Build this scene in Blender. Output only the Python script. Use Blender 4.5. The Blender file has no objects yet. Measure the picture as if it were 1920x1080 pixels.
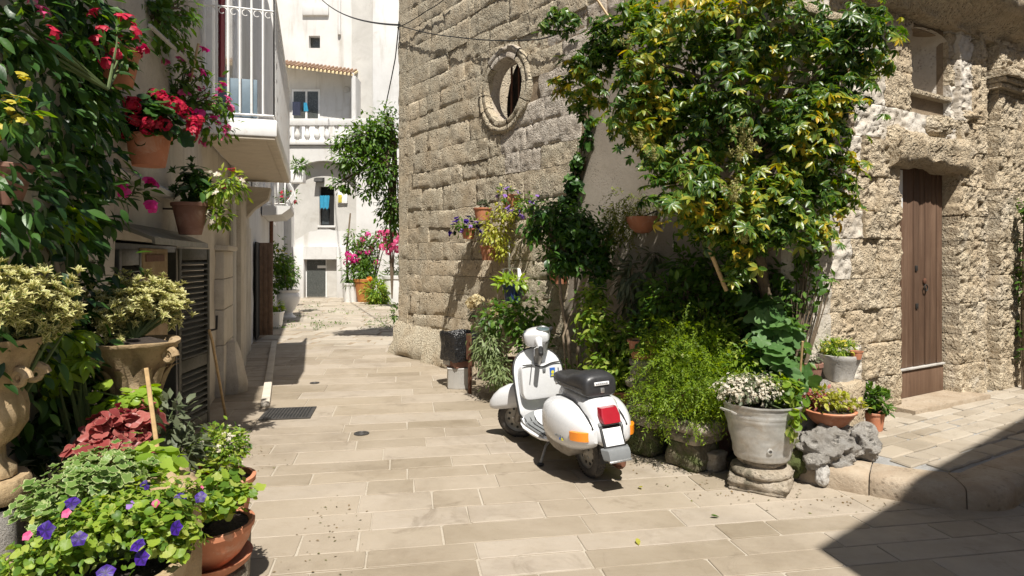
import bpy, bmesh, math, random
import numpy as np
from mathutils import Vector, Matrix, noise as mnoise

R = math.radians
random.seed(7)
rng = np.random.default_rng(11)
scene = bpy.context.scene
COL = scene.collection

# ---------------------------------------------------------------- camera
CAMZ, FPX, CXP, HYP = 1.7, 1200.0, 960.0, 480.0
cd = bpy.data.cameras.new('camera')
cam = bpy.data.objects.new('camera', cd)
COL.objects.link(cam)
cam.location = (0, 0, CAMZ)
cam.rotation_euler = (R(90), 0, 0)
cd.sensor_width = 36.0
cd.lens = 36.0 * FPX / 1920.0
cd.shift_y = -(540 - HYP) / 1920.0
cd.clip_start = 0.05
cd.clip_end = 2000
scene.camera = cam

# ---------------------------------------------------------------- light
SUN_AZ, SUN_EL = 12.0, 58.5          # azimuth from behind the camera towards the right
to_sun = Vector((math.sin(R(SUN_AZ)) * math.cos(R(SUN_EL)), -math.cos(R(SUN_AZ)) * math.cos(R(SUN_EL)), math.sin(R(SUN_EL))))
sd = bpy.data.lights.new('sun', 'SUN')
sd.energy = 5.0
sd.angle = R(0.5)
sd.color = (1.0, 0.955, 0.88)
sun = bpy.data.objects.new('sun', sd)
COL.objects.link(sun)
sun.location = (5, -8, 20)
sun.rotation_euler = to_sun.to_track_quat('Z', 'Y').to_euler()

world = bpy.data.worlds.new('World')
scene.world = world
world.use_nodes = True
wn = world.node_tree
for n in list(wn.nodes):
    wn.nodes.remove(n)
sky = wn.nodes.new('ShaderNodeTexSky')
sky.sky_type = 'NISHITA'
sky.sun_disc = False
sky.sun_elevation = R(SUN_EL)
sky.sun_rotation = R(180.0 - SUN_AZ)
sky.air_density = 1.0
sky.dust_density = 1.4
bg = wn.nodes.new('ShaderNodeBackground')
bg.inputs['Strength'].default_value = 0.052
wo = wn.nodes.new('ShaderNodeOutputWorld')
wn.links.new(sky.outputs[0], bg.inputs['Color'])
wn.links.new(bg.outputs[0], wo.inputs['Surface'])
scene.view_settings.view_transform = 'Standard'
scene.view_settings.look = 'None'
scene.view_settings.gamma = 1.0
scene.view_settings.exposure = 0.70
scene.view_settings.use_curve_mapping = False
scene.render.engine = 'CYCLES'
scene.cycles.max_bounces = 7
scene.cycles.diffuse_bounces = 4
scene.cycles.glossy_bounces = 3
scene.cycles.transmission_bounces = 4
scene.cycles.use_denoising = True

# ---------------------------------------------------------------- geometry helpers
def P(px, py, Y):
    return Vector(((px - CXP) / FPX * Y, Y, CAMZ - (py - HYP) / FPX * Y))

def G(px, py, z=0.0):
    Y = (CAMZ - z) * FPX / (py - HYP)
    return Vector(((px - CXP) / FPX * Y, Y, z))

def hit(px, py, O, n, off=0.0):
    """point where the sight line of a pixel meets the plane through O with normal n, moved off along n"""
    d = Vector(((px - CXP) / FPX, 1.0, (HYP - py) / FPX))
    c = Vector((0, 0, CAMZ))
    t = (O + n * off - c).dot(n) / d.dot(n)
    return c + d * t

class Frame:
    """a, b, c -> world: a along, b outward, c up"""
    def __init__(s, O, U, Nn, Z=Vector((0, 0, 1))):
        s.O, s.U, s.N, s.Z = Vector(O), Vector(U).normalized(), Vector(Nn).normalized(), Vector(Z)
    def __call__(s, u, d, z):
        return s.O + s.U * u + s.N * d + s.Z * z
WORLD = Frame((0, 0, 0), (1, 0, 0), (0, 1, 0))

MW = {}       # world matrix of each root
LOCAL = set() # roots whose children are written in the root's own coordinates

def props(o, label=None, cat=None, group=None, kind=None):
    if label: o['label'] = label
    if cat: o['category'] = cat
    if group: o['group'] = group
    if kind: o['kind'] = kind
    return o

def thing(name, label, cat, loc=(0, 0, 0), group=None, mat=None, local=False, kind=None):
    o = bpy.data.objects.new(name, None)
    o.empty_display_size = 0.1
    COL.objects.link(o)
    m = mat if mat is not None else Matrix.Translation(Vector(loc))
    o.matrix_basis = m
    MW[o] = m.copy()
    if local: LOCAL.add(o)
    return props(o, label, cat, group, kind)

def adopt(o, parent):
    if parent is not None:
        o.parent = parent
        if parent in MW and parent not in LOCAL:
            o.matrix_parent_inverse = MW[parent].inverted()
    return o

def link(name, me, parent=None, mats=None):
    o = bpy.data.objects.new(name, me)
    COL.objects.link(o)
    adopt(o, parent)
    return o

class MB:
    def __init__(s):
        s.v, s.f = [], []
    def add(s, vs, fs):
        b = len(s.v)
        s.v.extend(tuple(q) for q in vs)
        s.f.extend(tuple(b + i for i in f) for f in fs)
        return s
    def prism(s, poly, z0, z1, ch=0.0, fr=WORLD, topfn=None, bottom=True):
        """poly: list of (a,b) counter-clockwise seen from +c; chamfered top"""
        n = len(poly)
        cx = sum(p[0] for p in poly) / n; cy = sum(p[1] for p in poly) / n
        lay = [(poly, z0)]
        if ch > 0:
            lay.append((poly, z1 - ch))
            ins = []
            for (x, y) in poly:
                L = math.hypot(x - cx, y - cy) or 1
                k = max(0.1, 1 - ch * 1.3 / L)
                ins.append((cx + (x - cx) * k, cy + (y - cy) * k))
            lay.append((ins, z1))
        else:
            lay.append((poly, z1))
        vs = [fr(x, y, z) for pl, z in lay for (x, y) in pl]
        fs = []
        for k in range(len(lay) - 1):
            for i in range(n):
                j = (i + 1) % n
                fs.append((k * n + i, k * n + j, (k + 1) * n + j, (k + 1) * n + i))
        fs.append(tuple(range((len(lay) - 1) * n, len(lay) * n)))
        if bottom:
            fs.append(tuple(reversed(range(n))))
        return s.add(vs, fs)
    def box(s, a0, a1, b0, b1, c0, c1, fr=WORLD, ch=0.0):
        """box in frame coordinates, all edges optionally chamfered"""
        if ch <= 0:
            vs = [fr(a, b, c) for c in (c0, c1) for (a, b) in ((a0, b0), (a1, b0), (a1, b1), (a0, b1))]
            return s.add(vs, [(0, 3, 2, 1), (4, 5, 6, 7), (0, 1, 5, 4), (1, 2, 6, 5), (2, 3, 7, 6), (3, 0, 4, 7)])
        ch = min(ch, (a1 - a0) * .45, (b1 - b0) * .45, (c1 - c0) * .45)
        bm = bmesh.new()
        q = [bm.verts.new((a, b, c)) for c in (c0, c1) for (a, b) in ((a0, b0), (a1, b0), (a1, b1), (a0, b1))]
        for f in [(0, 3, 2, 1), (4, 5, 6, 7), (0, 1, 5, 4), (1, 2, 6, 5), (2, 3, 7, 6), (3, 0, 4, 7)]:
            bm.faces.new([q[i] for i in f])
        bmesh.ops.bevel(bm, geom=list(bm.edges), offset=ch, segments=2, affect='EDGES', profile=0.5)
        bm.verts.index_update()
        s.add([fr(*v.co) for v in bm.verts], [[v.index for v in f.verts] for f in bm.faces])
        bm.free()
        return s
    def tube(s, pts, r, n=6, cap=True, closed=False):
        pts = [Vector(p) for p in pts]
        m = len(pts)
        rs = r if isinstance(r, (list, tuple)) else [r] * m
        up = None
        rings = []
        for i, p in enumerate(pts):
            a = pts[(i - 1) % m] if (i > 0 or closed) else p
            b = pts[(i + 1) % m] if (i < m - 1 or closed) else p
            t = (b - a)
            t = t.normalized() if t.length > 1e-9 else Vector((0, 0, 1))
            if up is None:
                up = Vector((0, 0, 1)) if abs(t.z) < 0.9 else Vector((1, 0, 0))
            x = t.cross(up)
            if x.length < 1e-6: x = t.orthogonal()
            x.normalize()
            y = x.cross(t).normalized(); up = y
            rings.append([p + (x * math.cos(2 * math.pi * k / n) + y * math.sin(2 * math.pi * k / n)) * rs[i] for k in range(n)])
        vs = [v for rg in rings for v in rg]
        fs = []
        for i in range(m if closed else m - 1):
            for k in range(n):
                k2 = (k + 1) % n; i2 = (i + 1) % m
                fs.append((i * n + k, i2 * n + k, i2 * n + k2, i * n + k2))
        if cap and not closed:
            fs.append(tuple(range(n))); fs.append(tuple(reversed(range((m - 1) * n, m * n))))
        return s.add(vs, fs)
    def lathe(s, prof, n=24, c=(0, 0, 0), jit=0.0, axis=None, seed=0, sq=0.0, closed=False):
        """prof list of (r, h) from bottom to top, closed on the axis when r == 0. axis: Frame (h along Z)"""
        c = Vector(c)
        fr = axis or Frame(c, (1, 0, 0), (0, 1, 0))
        vs, idx = [], []
        rr = random.Random(seed)
        for (r, h) in prof:
            if r <= 1e-6:
                idx.append([len(vs)] * n); vs.append(fr(0, 0, h)); continue
            row = []
            for k in range(n):
                a = 2 * math.pi * k / n
                q = r
                if sq:  # towards a square plan
                    m = max(abs(math.cos(a)), abs(math.sin(a)))
                    q = r * ((1 - sq) + sq / m)
                if jit:
                    q += jit * mnoise.noise(Vector((math.cos(a) * 1.7 + seed * 3.1, math.sin(a) * 1.7, h * 9 + seed)))
                    q += 0.5 * jit * mnoise.noise(Vector((math.cos(a) * 5 + seed, math.sin(a) * 5, h * 25)))
                row.append(len(vs)); vs.append(fr(q * math.cos(a), q * math.sin(a), h))
            idx.append(row)
        fs = []
        rng_ = range(len(idx)) if closed else range(len(idx) - 1)
        for i in rng_:
            A, B = idx[i], idx[(i + 1) % len(idx)]
            for k in range(n):
                k2 = (k + 1) % n
                q = [A[k], A[k2], B[k2], B[k]]
                q2 = []
                for t in q:
                    if t not in q2: q2.append(t)
                if len(q2) > 2: fs.append(tuple(q2))
        return s.add(vs, fs)
    def loft(s, rings, closed=True, cap=True):
        n = len(rings[0])
        vs = [v for rg in rings for v in rg]
        fs = []
        for i in range(len(rings) - 1):
            for k in range(n if closed else n - 1):
                k2 = (k + 1) % n
                fs.append((i * n + k, i * n + k2, (i + 1) * n + k2, (i + 1) * n + k))
        if cap and closed:
            fs.append(tuple(reversed(range(n)))); fs.append(tuple(range((len(rings) - 1) * n, len(rings) * n)))
        return s.add(vs, fs)
    def mesh(s, name, mat=None, smooth=True, ang=38):
        me = bpy.data.meshes.new(name)
        me.from_pydata([tuple(v) for v in s.v], [], s.f)
        if mat is not None: me.materials.append(mat)
        if smooth:
            me.shade_smooth()
            me.set_sharp_from_angle(angle=R(ang))
        return me
    def build(s, name, mat, parent=None, smooth=True, ang=38, fix=False):
        me = s.mesh(name, mat, smooth, ang)
        if fix:
            bm = bmesh.new(); bm.from_mesh(me)
            bmesh.ops.recalc_face_normals(bm, faces=bm.faces)
            bm.to_mesh(me); bm.free()
        return link(name, me, parent)

def solo(o, label, cat, group=None, kind=None):
    return props(o, label, cat, group, kind)

def rough_rock(name, c, size, mat, parent=None, amp=0.25, seed=0, sub=3, flat=0.0):
    bm = bmesh.new()
    bmesh.ops.create_icosphere(bm, subdivisions=sub, radius=1.0)
    for v in bm.verts:
        p = v.co.copy()
        q = p * 1.6 + Vector((seed * 7.3, seed * 1.7, seed))
        k = 1 + amp * mnoise.fractal(q, 1.0, 2.0, 4) - amp * 0.5 * max(0, 0.35 - mnoise.voronoi(q * 2.2)[0][0])
        p = p * k
        if p.z < -0.75 and flat: p.z = -0.75
        v.co = Vector((p.x * size[0], p.y * size[1], p.z * size[2])) + Vector(c)
    me = bpy.data.meshes.new(name); bm.to_mesh(me); bm.free()
    me.materials.append(mat); me.shade_smooth()
    return link(name, me, parent)

# ---------------------------------------------------------------- materials
class NT:
    def __init__(s, name):
        s.m = bpy.data.materials.new(name)
        s.m.use_nodes = True
        s.t = s.m.node_tree
        s.b = s.t.nodes['Principled BSDF']
        s.out = s.t.nodes['Material Output']
        s.geo = s.t.nodes.new('ShaderNodeNewGeometry')
        s.oi = s.t.nodes.new('ShaderNodeObjectInfo')
    def n(s, t, **kw):
        q = s.t.nodes.new('ShaderNode' + t)
        for k, v in kw.items(): setattr(q, k, v)
        return q
    def l(s, a, b): s.t.links.new(a, b)
    def noise(s, scale, detail=5, rough=0.6, vec=None, dist=0.0, stretch=None):
        q = s.n('TexNoise')
        q.inputs['Scale'].default_value = scale
        q.inputs['Detail'].default_value = detail
        q.inputs['Roughness'].default_value = rough
        q.inputs['Distortion'].default_value = dist
        v = vec if vec is not None else s.geo.outputs['Position']
        if stretch:
            mp = s.n('Mapping'); mp.inputs['Scale'].default_value = stretch
            s.l(v, mp.inputs['Vector']); v = mp.outputs[0]
        s.l(v, q.inputs['Vector'])
        return q.outputs['Fac']
    def vor(s, scale, feature='F1', vec=None):
        q = s.n('TexVoronoi', feature=feature)
        q.inputs['Scale'].default_value = scale
        s.l(vec if vec is not None else s.geo.outputs['Position'], q.inputs['Vector'])
        return q.outputs['Distance']
    def ramp(s, fac, stops):
        q = s.n('ValToRGB')
        e = q.color_ramp.elements
        while len(e) < len(stops): e.new(0.5)
        for i, (p, c) in enumerate(stops):
            e[i].position = p
            e[i].color = (*c, 1) if len(c) == 3 else c
        s.l(fac, q.inputs[0])
        return q.outputs[0]
    def mapr(s, v, a, b, c=0.0, d=1.0):
        q = s.n('MapRange')
        q.inputs[1].default_value, q.inputs[2].default_value = a, b
        q.inputs[3].default_value, q.inputs[4].default_value = c, d
        s.l(v, q.inputs[0])
        return q.outputs[0]
    def math(s, op, a, b=None):
        q = s.n('Math', operation=op)
        for i, v in enumerate((a, b)):
            if v is None: continue
            if isinstance(v, (int, float)): q.inputs[i].default_value = v
            else: s.l(v, q.inputs[i])
        return q.outputs[0]
    def mix(s, fac, a, b, mode='MIX'):
        q = s.n('Mix', data_type='RGBA', blend_type=mode)
        for sock, v in ((q.inputs[0], fac), (q.inputs[6], a), (q.inputs[7], b)):
            if isinstance(v, (int, float)): sock.default_value = v
            elif isinstance(v, (tuple, list)): sock.default_value = (*v, 1)
            else: s.l(v, sock)
        return q.outputs[2]
    def bump(s, h, strength, dist, prev=None):
        q = s.n('Bump')
        q.inputs['Strength'].default_value = strength
        q.inputs['Distance'].default_value = dist
        s.l(h, q.inputs['Height'])
        if prev is not None: s.l(prev, q.inputs['Normal'])
        return q.outputs[0]
    def objvar(s, col, amt):
        """piece to piece brightness"""
        k = s.mapr(s.oi.outputs['Random'], 0, 1, 1 - amt, 1 + amt)
        q = s.n('Vectorw' if False else 'VectorMath', operation='SCALE')
        s.l(col, q.inputs[0]); s.l(k, q.inputs['Scale'])
        return q.outputs[0]
    def done(s, col=None, rough=None, norm=None, metal=None, spec=None):
        if col is not None:
            if isinstance(col, (tuple, list)): s.b.inputs['Base Color'].default_value = (*col, 1)
            else: s.l(col, s.b.inputs['Base Color'])
        if rough is not None:
            if isinstance(rough, (int, float)): s.b.inputs['Roughness'].default_value = rough
            else: s.l(rough, s.b.inputs['Roughness'])
        if metal is not None: s.b.inputs['Metallic'].default_value = metal
        if spec is not None: s.b.inputs['Specular IOR Level'].default_value = spec
        if norm is not None: s.l(norm, s.b.inputs['Normal'])
        return s.m

def stone(name, cols, stain, scale=3.0, var=0.16, bump=0.6, bdist=0.012, pit=28.0, pitamt=0.5, stainlo=0.55, stainhi=0.72, pitcol=0.55, rough=0.92, streak=None, grit=None):
    s = NT(name)
    a = s.noise(scale, 6, 0.62, dist=0.4)
    col = s.ramp(a, [(0.28, cols[0]), (0.5, cols[1]), (0.74, cols[2])])
    fine = s.noise(scale * 22, 4, 0.7)
    col = s.mix(s.mapr(fine, .3, .75, 0, .35), col, cols[0], 'MIX')
    st = s.noise(scale * 0.55, 7, 0.68, dist=0.8)
    col = s.mix(s.mapr(st, stainlo, stainhi, 0, 0.75), col, stain)
    if streak:
        k = s.noise(2.2, 5, 0.6, stretch=(1.6, 1.6, 0.22))
        col = s.mix(s.mapr(k, streak[1], streak[2], 0, .85), col, streak[0])
    col = s.objvar(col, var)
    pv = s.vor(pit)
    pm = s.mapr(pv, 0.12, 0.42, 0, 1)
    pn = s.mapr(s.noise(scale * 1.6, 3, .5), .42, .62, 0, 1)
    pits = s.math('MULTIPLY', s.math('SUBTRACT', 1.0, pm), pn)
    col = s.mix(s.math('MULTIPLY', pits, pitcol), col, tuple(c * .45 for c in cols[0]))
    h = s.math('ADD', s.math('MULTIPLY', s.noise(scale * 9, 8, .68), 1.0), s.math('MULTIPLY', s.noise(scale * 40, 5, .65), .35))
    h = s.math('SUBTRACT', h, s.math('MULTIPLY', pits, pitamt))
    if grit:   # worm eaten surface: pale ridges between dark holes
        gs, gc, gh = grit
        g = s.mapr(s.noise(gs, 3, .55, dist=1.1), .38, .60, 0, 1)
        g2 = s.mapr(s.noise(gs * 2.3, 2, .5, dist=.8), .36, .62, 0, 1)
        g = s.math('ADD', s.math('MULTIPLY', g, .65), s.math('MULTIPLY', g2, .35))
        area = s.mapr(s.noise(1.7, 4, .6), .36, .58, .25, 1)
        hole = s.math('MULTIPLY', s.math('SUBTRACT', 1.0, g), area)
        col = s.mix(s.math('MULTIPLY', hole, gc), col, tuple(c * .6 for c in cols[0]))
        col = s.mix(s.math('MULTIPLY', s.math('MULTIPLY', g, area), .6), col, tuple(min(.72, c * 1.15) for c in cols[2]))
        h = s.math('SUBTRACT', h, s.math('MULTIPLY', hole, gh))
    return s.done(col, rough, s.bump(h, bump, bdist), spec=.25)

def plain(name, col, rough=.5, metal=0., var=.0, nz=.12, nscale=8., bump=0., bscale=60., bdist=.002, spec=.5, dirt=None, coat=0.):
    s = NT(name)
    a = s.noise(nscale, 5, .6)
    c = s.mix(s.mapr(a, .3, .7, 0, 1), tuple(x * (1 - nz) for x in col), tuple(min(1, x * (1 + nz)) for x in col))
    if dirt:
        d = s.noise(dirt[1], 7, .7, dist=.5)
        c = s.mix(s.mapr(d, dirt[2], dirt[3], 0, dirt[4]), c, dirt[0])
    if var: c = s.objvar(c, var)
    nm = None
    if bump: nm = s.bump(s.noise(bscale, 5, .65), bump, bdist)
    s.b.inputs['Coat Weight'].default_value = coat
    s.b.inputs['Coat Roughness'].default_value = .08
    rr = s.mapr(s.noise(nscale * 3, 4, .6), .3, .7, max(0.03, rough - .07), min(1, rough + .08))
    return s.done(c, rr, nm, metal, spec)

def leafmat(name, cols, trans=.35, rough=.42, edge=None, mid=None, spec=.4, clump=0.):
    s = NT(name)
    r = s.math('FRACT', s.math('ADD', s.geo.outputs['Random Per Island'], s.oi.outputs['Random']))
    if clump:
        pn = s.mapr(s.noise(2.0, 3, .55), .33, .64, 0, 1)
        r = s.math('ADD', s.math('MULTIPLY', r, 1 - clump), s.math('MULTIPLY', pn, clump))
    n = len(cols)
    stops = [((i + .0) / max(1, n - 1), c) for i, c in enumerate(cols)]
    c = s.ramp(r, stops)
    if edge or mid:
        at = s.n('Attribute'); at.attribute_name = 'edge'
        e = at.outputs['Fac']
        wob = s.math('ADD', e, s.math('MULTIPLY', s.math('SUBTRACT', s.noise(60, 3, .6), .5), .6))
        if edge: c = s.mix(s.mapr(wob, edge[1], edge[1] + .15, 0, edge[2]), c, edge[0])
        if mid: c = s.mix(s.mapr(e, 0.0, mid[1], mid[2], 0), c, mid[0])
    bmp = s.bump(s.noise(70, 3, .5), .25, .004)
    s.done(c, rough, bmp, spec=spec)
    tr = s.n('BsdfTranslucent')
    hs = s.n('HueSaturation')
    hs.inputs['Hue'].default_value = .485
    hs.inputs['Saturation'].default_value = 1.15
    hs.inputs['Value'].default_value = 1.6
    s.l(c, hs.inputs['Color']); s.l(hs.outputs[0], tr.inputs['Color'])
    mx = s.n('MixShader'); mx.inputs[0].default_value = trans
    s.l(s.b.outputs[0], mx.inputs[1]); s.l(tr.outputs[0], mx.inputs[2])
    s.l(mx.outputs[0], s.out.inputs['Surface'])
    return s.m

M = {}
M['church'] = stone('church limestone', [(.43, .335, .22), (.58, .48, .345), (.67, .585, .455)], (.32, .25, .175), 3.4, .10, 1.0, .035, 24, 1.0, .58, .74, .8, grit=(26, .38, .8))
M['church_white'] = stone('limewashed limestone', [(.38, .32, .25), (.49, .43, .36), (.57, .52, .45)], (.32, .25, .175), 2.6, .06, .9, .025, 30, .8, .5, .66, grit=(26, .3, .6))
M['front'] = stone('eroded tufa', [(.41, .31, .195), (.56, .45, .31), (.65, .55, .41)], (.60, .55, .47), 2.4, .06, 1.0, .04, 26, 1.0, .56, .7, .7, grit=(19, .36, .8))
M['front_white'] = stone('whitewashed tufa', [(.40, .35, .28), (.55, .50, .43), (.64, .61, .56)], (.36, .28, .19), 2.4, .08, .9, .015, 30, .7)
M['plaster_patch'] = stone('smooth wall plaster', [(.27, .23, .185), (.35, .305, .25), (.41, .365, .31)], (.20, .16, .12), 1.3, .02, .5, .006, 40, .4, .5, .72, .4)
M['mortar'] = stone('pale mortar', [(.33, .285, .22), (.38, .335, .27), (.42, .38, .315)], (.27, .22, .155), 3, .0, .4, .003, 60, .2)
M['grey_mortar'] = stone('grey pavement mortar', [(.24, .235, .225), (.30, .295, .285), (.36, .355, .34)], (.19, .18, .165), 4, .0, .8, .01, 40, .4)
M['dark_mortar'] = stone('brown wall joint', [(.20, .15, .10), (.29, .225, .155), (.36, .29, .21)], (.16, .12, .085), 4, .0, .8, .01, 40, .4)
def slabmat(name, cols, var, stain):
    s = NT(name)
    off = s.n('VectorMath', operation='ADD')
    s.l(s.geo.outputs['Position'], off.inputs[0]); 
    cmb = s.n('CombineXYZ'); s.l(s.math('MULTIPLY', s.oi.outputs['Random'], 37.0), cmb.inputs[0]); s.l(s.math('MULTIPLY', s.oi.outputs['Random'], 91.0), cmb.inputs[1])
    s.l(cmb.outputs[0], off.inputs[1])
    v = off.outputs[0]
    a = s.noise(3.2, 6, .6, vec=v, dist=.6)
    base = s.ramp(s.oi.outputs['Random'], [(0., cols[0]), (.35, cols[1]), (.7, cols[2]), (1., cols[3])])
    c = s.mix(s.mapr(a, .32, .72, 0, .55), base, cols[1])
    vein = s.noise(5.0, 7, .7, vec=v, stretch=(1, 3.2, 1), dist=1.6)
    c = s.mix(s.mapr(vein, .55, .75, 0, .45), c, stain)
    dirty = s.noise(1.1, 8, .7)
    c = s.mix(s.mapr(dirty, .5, .76, 0, .6), c, tuple(x * .62 for x in stain))
    spk = s.noise(130, 3, .6)
    c = s.mix(s.mapr(spk, .62, .74, 0, .35), c, tuple(x * .5 for x in stain))
    c = s.objvar(c, var)
    wear = s.noise(2.3, 8, .72, dist=1.2)
    c = s.mix(s.mapr(wear, .56, .66, 0, .4), c, tuple(x * .55 for x in stain))
    wear2 = s.noise(.7, 6, .65, dist=.6)
    c = s.mix(s.mapr(wear2, .45, .7, 0, .35), c, tuple(min(1, x * 1.35) for x in cols[2]))
    h = s.math('ADD', s.noise(14, 6, .6, vec=v), s.math('MULTIPLY', s.noise(110, 4, .6), .25))
    rr = s.mapr(s.noise(6, 4, .6), .3, .7, .48, .78)
    return s.done(c, rr, s.bump(h, .35, .006), spec=.35)
M['slab'] = slabmat('paving limestone', [(.235, .192, .135), (.28, .232, .172), (.33, .285, .232), (.26, .214, .154)], .07, (.21, .158, .105))
M['cobble'] = slabmat('old flagstone', [(.28, .235, .175), (.33, .285, .225), (.37, .33, .27), (.30, .25, .185)], .1, (.30, .24, .17))
M['kerb'] = stone('worn kerb limestone', [(.30, .23, .16), (.38, .31, .23), (.45, .385, .30)], (.30, .22, .15), 4, .08, .7, .012, 26, .4)
M['cream'] = stone('cream house plaster', [(.42, .375, .31), (.52, .475, .405), (.60, .56, .49)], (.31, .27, .215), 1.5, .02, .55, .01, 45, .25, .53, .70, .25, streak=((.23, .20, .165), .58, .78))
M['white'] = stone('whitewashed plaster', [(.52, .51, .49), (.60, .59, .57), (.65, .64, .625)], (.40, .36, .30), .9, .02, .35, .006, 40, .15, .60, .76, .1, streak=((.38, .35, .30), .54, .80))
M['greywash'] = stone('grey weathered plaster', [(.40, .385, .355), (.48, .465, .435), (.55, .535, .50)], (.33, .30, .26), 1.1, .02, .4, .006, 40, .2, .56, .74, .15)
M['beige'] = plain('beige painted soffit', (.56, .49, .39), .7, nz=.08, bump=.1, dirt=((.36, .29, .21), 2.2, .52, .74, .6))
M['terracotta'] = plain('terracotta', (.42, .165, .085), .78, var=.12, nz=.15, bump=.3, bscale=90, dirt=((.52, .40, .31), 9., .52, .72, .6))
M['terra_dark'] = plain('brown terracotta', (.24, .12, .085), .8, var=.1, nz=.15, bump=.3, bscale=90, dirt=((.40, .31, .25), 8., .5, .72, .5))
M['soil'] = plain('soil', (.035, .024, .016), .95, nz=.4, nscale=40, bump=1., bscale=60, bdist=.02)
M['urn'] = stone('carved ochre stone', [(.27, .185, .10), (.37, .27, .155), (.46, .36, .24)], (.18, .125, .07), 7, .05, .7, .008, 40, .4)
M['pedestal'] = stone('weathered pale pedestal stone', [(.30, .245, .18), (.42, .36, .28), (.52, .46, .38)], (.10, .09, .06), 9, .08, 1.0, .016, 34, .8, .47, .60)
M['moss'] = stone('mossy block', [(.09, .075, .045), (.19, .16, .11), (.30, .27, .20)], (.07, .10, .02), 6, .08, 1.0, .02, 30, .7, .44, .56)
M['rock'] = stone('grey karst rock', [(.46, .42, .365), (.62, .58, .525), (.74, .71, .66)], (.33, .27, .20), 14, .12, 1.0, .06, 16, 1.2, .56, .70, .95)
M['greystone'] = stone('grey stone trough', [(.36, .34, .31), (.46, .44, .41), (.55, .53, .50)], (.26, .24, .20), 8, .05, .6, .008, 40, .4)
M['zinc'] = plain('galvanised zinc', (.50, .49, .46), .52, .55, nz=.18, nscale=14, bump=.15, bscale=40, dirt=((.36, .28, .19), 7., .5, .70, .65))
M['iron_white'] = plain('white painted iron', (.76, .755, .74), .5, nz=.06, dirt=((.46, .33, .22), 5., .56, .74, .55))
M['iron_dark'] = plain('dark iron', (.035, .033, .03), .6, .4, nz=.3, bump=.2)
M['grate'] = plain('cast iron grate', (.09, .085, .08), .6, .7, nz=.3, bump=.3)
M['rust'] = plain('rusty brown metal', (.13, .055, .03), .8, .2, nz=.3, nscale=20, bump=.3)
M['black'] = plain('black rubber and painted dark', (.018, .018, .018), .6, nz=.2)
M['void'] = plain('painted room darkness', (.012, .011, .01), .95, nz=.3)  # near-black colour painted in for the darkness of rooms and recesses
M['wood_door'] = None
M['shutter_green'] = plain('dark green painted timber', (.03, .03, .022), .5, nz=.2, nscale=14, bump=.3, bscale=40, dirt=((.085, .08, .06), 11., .52, .74, .45))
M['metal_green'] = plain('painted sheet metal', (.15, .14, .105), .55, .3, nz=.2, nscale=10, dirt=((.05, .045, .035), 7., .5, .7, .7))
M['brownpaint'] = plain('brown painted boards', (.17, .105, .065), .65, var=.15, nz=.25, nscale=12, bump=.25)
M['red'] = plain('dark red cloth', (.22, .015, .025), .9, nz=.2)
M['blue'] = plain('turquoise cloth', (.02, .22, .36), .85, nz=.15)
M['bluegrey'] = plain('grey blue sheet', (.13, .18, .22), .6, nz=.15)
M['glass'] = plain('window glass', (.05, .06, .065), .08, nz=.2, spec=.8)
M['greyglass'] = plain('dusty dark pane', (.07, .075, .07), .25, nz=.2, spec=.6)
M['tile'] = plain('weathered eave tile', (.24, .15, .10), .8, var=.2, nz=.2, bump=.3)
M['ochre'] = plain('cream awning board', (.58, .46, .27), .8, nz=.12)
M['bag'] = plain('black plastic bag', (.012, .012, .013), .22, nz=.2, bump=.9, bscale=16, bdist=.03, spec=.6)
M['cane'] = plain('bamboo cane', (.46, .31, .15), .55, nz=.25, nscale=30)
M['stem'] = plain('brown stem', (.13, .095, .06), .85, nz=.3, nscale=30, bump=.5)
M['palestem'] = plain('pale grey stem', (.30, .235, .165), .85, nz=.3, nscale=30, bump=.5)
M['greenstem'] = plain('green stem', (.07, .10, .03), .7, nz=.3)
M['porcelain'] = plain('white glazed urn', (.72, .71, .69), .3, nz=.04, coat=.3)
M['bluepot'] = plain('blue glazed pot', (.02, .035, .12), .3, nz=.2)
M['orangepot'] = plain('orange glazed pot', (.38, .15, .04), .45, nz=.15)
def woodmat(name, a, b, c):
    s = NT(name)
    off = s.n('VectorMath', operation='ADD'); cmb = s.n('CombineXYZ')
    s.l(s.math('MULTIPLY', s.oi.outputs['Random'], 53.), cmb.inputs[2]); s.l(s.geo.outputs['Position'], off.inputs[0]); s.l(cmb.outputs[0], off.inputs[1])
    g = s.noise(26, 6, .65, vec=off.outputs[0], stretch=(1, 1, .05), dist=.5)
    col = s.ramp(g, [(.25, a), (.5, b), (.75, c)])
    fade = s.noise(2.0, 5, .6, vec=off.outputs[0])
    col = s.mix(s.mapr(fade, .5, .75, 0, .4), col, tuple(x * 1.25 for x in c))
    col = s.objvar(col, .14)
    return s.done(col, .62, s.bump(g, .3, .004), spec=.3)
M['wood_door'] = woodmat('brown door timber', (.075, .043, .027), (.118, .07, .045), (.165, .105, .07))
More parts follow.
